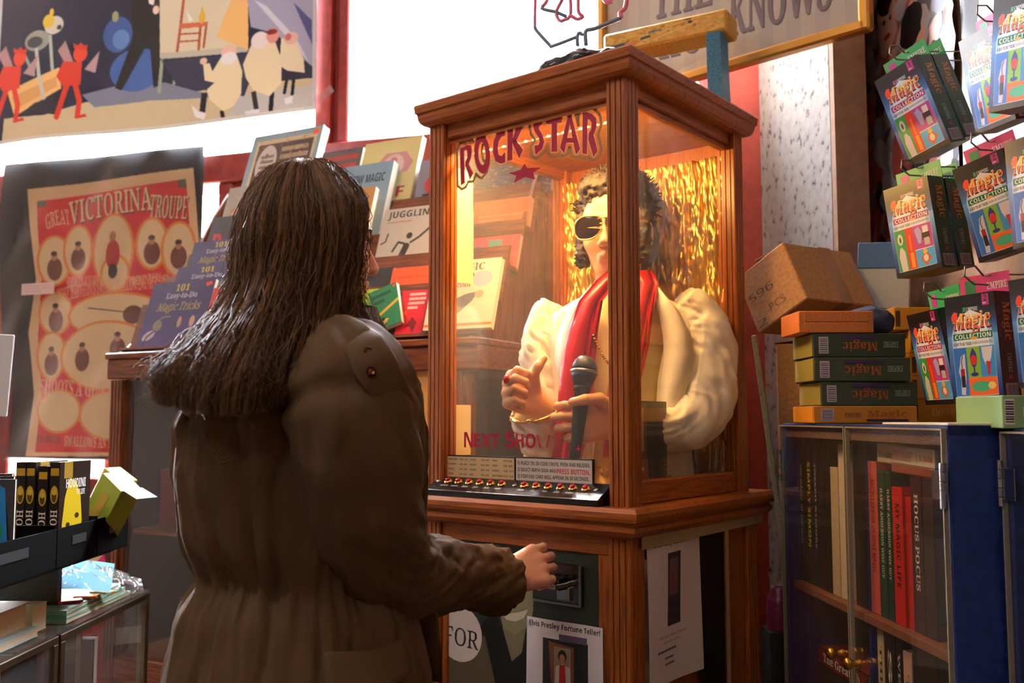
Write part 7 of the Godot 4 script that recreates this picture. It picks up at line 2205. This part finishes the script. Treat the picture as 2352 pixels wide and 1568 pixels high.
func stacked_boxes():
	var T := (BC * Vector3.ZERO).y + P(2177, 978, 1.45).y
	var z := 1.97
	var place := func(px0, px1, k, yaw):
		var l := P(px0, 970, z)
		var r := P(px1, 970, z)
		return [Transform3D(rot(0, yaw, 0), Vector3(l.x, T + .0008 + k, -z)), r.x - l.x]
	var g := C(62, 74, 52)
	var a: Array = place.call(1869, 2108, 0.0, 0.0)
	flat_set("flat ochre magic set at the foot of the stack", C(196, 128, 40), a[0], a[1], .036, .14, false, C(222, 150, 40))
	a = place.call(1888, 2112, .0366, 1.0)
	flat_set("flat olive magic set, lowest of three on the ochre one", g, a[0], a[1], .05, .14, true, C(150, 140, 70))
	a = place.call(1873, 2094, .0874, -1.0)
	flat_set("flat olive magic set, middle one of three", g, a[0], a[1], .05, .14, true, C(150, 140, 70))
	a = place.call(1872, 2086, .1382, 0.0)
	flat_set("flat olive magic set, topmost of three under the orange box", C(50, 64, 48), a[0], a[1], .05, .14, true, C(140, 132, 66))
	a = place.call(1840, 2014, .1892, 0.0)
	var o := thing("picture_box", "orange box with a bright picture lid on top of the flat sets", "box", a[0])
	part("box", Geo.new().bx(0, a[1], 0, .046, -.13, 0, .0015).done(), noisy("orange_card", 81, .06, [[0.0, C(120, 66, 30)], [.3, C(196, 112, 52)], [1.0, C(210, 128, 66)]], Vector3(6, 6, 6), .6), o)
	var la := Art.new(200, 140, C(176, 150, 120))
	la.speck(220, C(200, 40, 40), .9, rng(5), 9.0); la.speck(180, C(60, 160, 90), .9, rng(6), 9.0); la.speck(140, C(226, 220, 200), .9, rng(7), 10.0)
	part("lid_print", Geo.new().sheet(Transform3D(UPB, Vector3(0, .0465, 0)), .002, .002, a[1] - .002, .128).done(), print_mat("lid_print", la, .5), o)
	for e in [[.001, .0215], [.0235, .045]]: part("flap", Geo.new().bx(.012, a[1] - .012, e[0], e[1], 0, .0012, .0005).done(), M.orange_card, o)
	# gold boxes behind, beside the flat sets
	var gy := T + .0008
	for k in 5:
		var c := P(2052 if k > 3 else 2086, 700, 2.13)
		var bx := thing("gold_set", ["gold magic set, lowest of the pile behind the hooks", "gold magic set, second from below in the pile behind the hooks", "gold magic set in the middle of the pile behind the hooks", "gold magic set, second from the top of the pile behind the hooks", "gold magic set, topmost of the pile behind the hooks"][k], "box", at(c.x, gy, -2.13), "gold magic sets in the pile")
		part("box", Geo.new().bx(0, .16, 0, .052, -.12, 0, .0015).done(), mat("gold_card", C(206, 146, 40), .45), bx)
		part("maker_mark", Geo.new().text("EMPIRE", at(0, 0, .0005), .045, .016, .05, .014, 0.0, "Droid Serif").done(), mat("pale_gold_ink", C(240, 214, 150), .6), bx)
		part("end_print", Geo.new().bx(.004, .014, .008, .044, 0, .0005).done(), mat("dark_brown_ink", C(70, 44, 20), .6), bx)
		gy += .0525
	# big cardboard carton tipped on the pile
	var s := 2.2 / FOCAL
	var A := P(1797, 555, 2.2)
	var ex := Vector3(206, -1, -134) * s
	var ad := Vector3(36, -140, 56) * s
	var ae := Vector3(-72, -63, -110) * s
	var xb := ex.normalized()
	var yb := (-ad).slide(xb).normalized()
	var ct := Transform3D(Basis(xb, yb, xb.cross(yb)), A)
	var w := ex.length()
	var h := ad.length()
	var d := ae.length() * 1.1
	var cb := thing("carton", "large brown cardboard carton taped shut and tipped on the pile", "carton", ct)
	part("carton_body", Geo.new().bx(0, w, -h, 0, -d, 0, .003).done(), M.cardboard, cb)
	part("packing_tape", Geo.new().bx(w * .5, w * .68, -h - .0006, .0006, -d * .5, .0006).done(), mat("brown_tape", C(150, 108, 66), .25), cb)
	part("flap", Geo.new().box(Transform3D(rot(-78, 0, 0), Vector3(w * .5, .001, -d * .3)), Vector3(w * .96, d * .6, .003)).done(), M.cardboard, cb)
	var lf := Transform3D(Basis(Vector3.UP, -PI / 2), Vector3(-.0008, 0, 0))
	part("carton_print", Geo.new().text("596", lf * at(0, 0, 0), -d + .012, -h * .52, d * .5, .02, 0.0, "Droid Sans", 400).text("PCS", lf, -d + .06, -h * .82, d * .32, .018, 0.0, "Droid Sans", 400).text("2", lf, -d + .01, -h * .95, d * .18, .018, 0.0, "Droid Sans", 400).done(), mat("carton_ink", C(96, 76, 60), .8), cb)
	# tall carton standing on the floor between machine and bookcase
	var tc := P(1782, 800, 2.26)
	var top := P(1782, 790, 2.26).y
	var t2 := thing("carton", "tall cardboard carton standing upright behind the bookcase", "carton", Transform3D(rot(0, -22, 0), Vector3(tc.x, 0, tc.z)))
	part("carton_body", Geo.new().bx(-.0, .15, 0, top, -.16, 0, .003).done(), M.cardboard, t2)
	part("flap", Geo.new().box(at(.07, top + .012, -.08, rot(0, 0, 6)), Vector3(.15, .003, .15)).done(), M.cardboard, t2)
	var wb := P(1732, 770, 2.225)
	var wl := P(1808, 1310, 2.205)
	var dr := (wb - wl)
	var yd := dr.normalized()
	var xd := Vector3(.35, 0, -.94).slide(yd).normalized()
	one("leaning_panel", "worn pale green panel leaning on the tall carton", "panel", Geo.new().box(Transform3D(Basis(xd, yd, xd.cross(yd)), (wb + (wb - dr * (wb.y / dr.y))) * .5), Vector3(.018, wb.y / dr.y * dr.length(), .012), .002), noisy("pale_green_panel", 83, .06, [[0.0, C(90, 90, 66)], [.4, C(170, 170, 140)], [1.0, C(196, 192, 166)]], Vector3(6, 6, 6), .7))
	# blue crate and denim bag behind
	var bb := P(1968, 690, 2.33)
	var cr := thing("blue_box", "blue and white shoe box behind the tipped carton", "box", Transform3D(rot(0, -24, -3), Vector3(bb.x, bb.y - .02, bb.z)))
	part("box", Geo.new().bx(0, .12, 0, .1, -.09, 0, .002).done(), mat("white_box", C(176, 186, 200), .6), cr)
	part("lid", Geo.new().bx(-.002, .122, .1, .165, -.092, .002, .002).done(), mat("sky_blue_box", C(70, 112, 170), .55), cr)
	var sb := thing("carton", "plain brown carton standing under the blue and white box", "carton", at(bb.x - .01, 0, bb.z, rot(0, -24, 0)))
	part("carton_body", Geo.new().bx(0, .13, 0, bb.y - .024, -.09, 0, .003).done(), M.cardboard, sb)
	var nz := FastNoiseLite.new()
	nz.seed = 44; nz.frequency = 1.0
	var st := SurfaceTool.new()
	st.begin(Mesh.PRIMITIVE_TRIANGLES)
	var dc := P(2046, 742, 2.1)
	dc.y = T + .2385
	var fd := Field.new(Vector3(-.08, -.01, -.08), Vector3(.08, .09, .08), .006)
	fd.egg(at(0, .03, 0), Vector3(.055, .036, .05), .02)
	fd.egg(at(0, -.03, 0), Vector3(.2, .03, .2), .004, true)
	fd.wrinkle(func(p): return nz.get_noise_3dv(p * 30.0) * .006)
	fd.add_to(st)
	st.generate_normals()
	var ps := part("denim_pouch", st.commit(), mat("denim", C(44, 54, 84), .85), self)
	ps.position = Vector3(P(2040, 742, 2.0).x - .02, T + .1892, -2.06)
	tag(ps, "crumpled dark blue denim pouch beside the orange picture box", "pouch")
	# pale green set lying on the second case
	var gp := P(2304, 966, 1.42)
	var pg := thing("flat_set", "pale green magic set with a barcode on the second bookcase", "box", Transform3D(rot(0, 2, 0), Vector3(gp.x, T - .0035, gp.z)), "")
	part("box", Geo.new().bx(0, .2, 0, .05, -.14, 0, .0015).done(), mat("pale_green_card", C(140, 180, 120), .5), pg)
	part("barcode", Geo.new().bx(.003, .018, .006, .044, 0, .0004).done(), M.paper, pg)
	var bars := Geo.new()
	for i in 9: bars.bx(.004, .017, .009 + i * .0038, .0108 + i * .0038 + .0008 * (i % 2), .0004, .0006)
	part("barcode_bars", bars.done(), M.black_plastic, pg)
	part("maker_mark", Geo.new().text("EMPIRE", at(0, 0, .0005), .03, .018, .06, .014, 0.0, "Droid Serif").done(), M.paper, pg)
	# bag in the gap beside the machine
	var gb := P(1788, 1345, 2.24)
	var bs := thing("carton", "small dark carton on the floor in the gap beside the machine", "carton", at(gb.x, 0, gb.z))
	part("carton_body", Geo.new().bx(-.03, .03, 0, gb.y - .1, -.05, .03, .002).done(), mat("dark_carton", C(30, 26, 24), .8), bs)
	var bag := thing("gift_bag", "small pink and clear gift bag in the gap beside the machine", "bag", at(gb.x, gb.y - .0995, gb.z))
	part("bag_body", Geo.new().smooth(true).loft(sleeve([Vector3(0, .0, 0), Vector3(0, .04, 0), Vector3(0, .08, 0), Vector3(0, .1, 0)], [.026, .03, .026, .014], 16, 14, func(a, t): return .005 * nz.get_noise_2d(a * 2, t * 6))).done(), mat("pink_bag", C(120, 40, 70), .35), bag)
	part("clear_top", Geo.new().smooth(true).lathe([[.012, 0], [.02, .015], [.026, .03]], at(0, .1, 0), 12).done(), M.clear_plastic, bag)
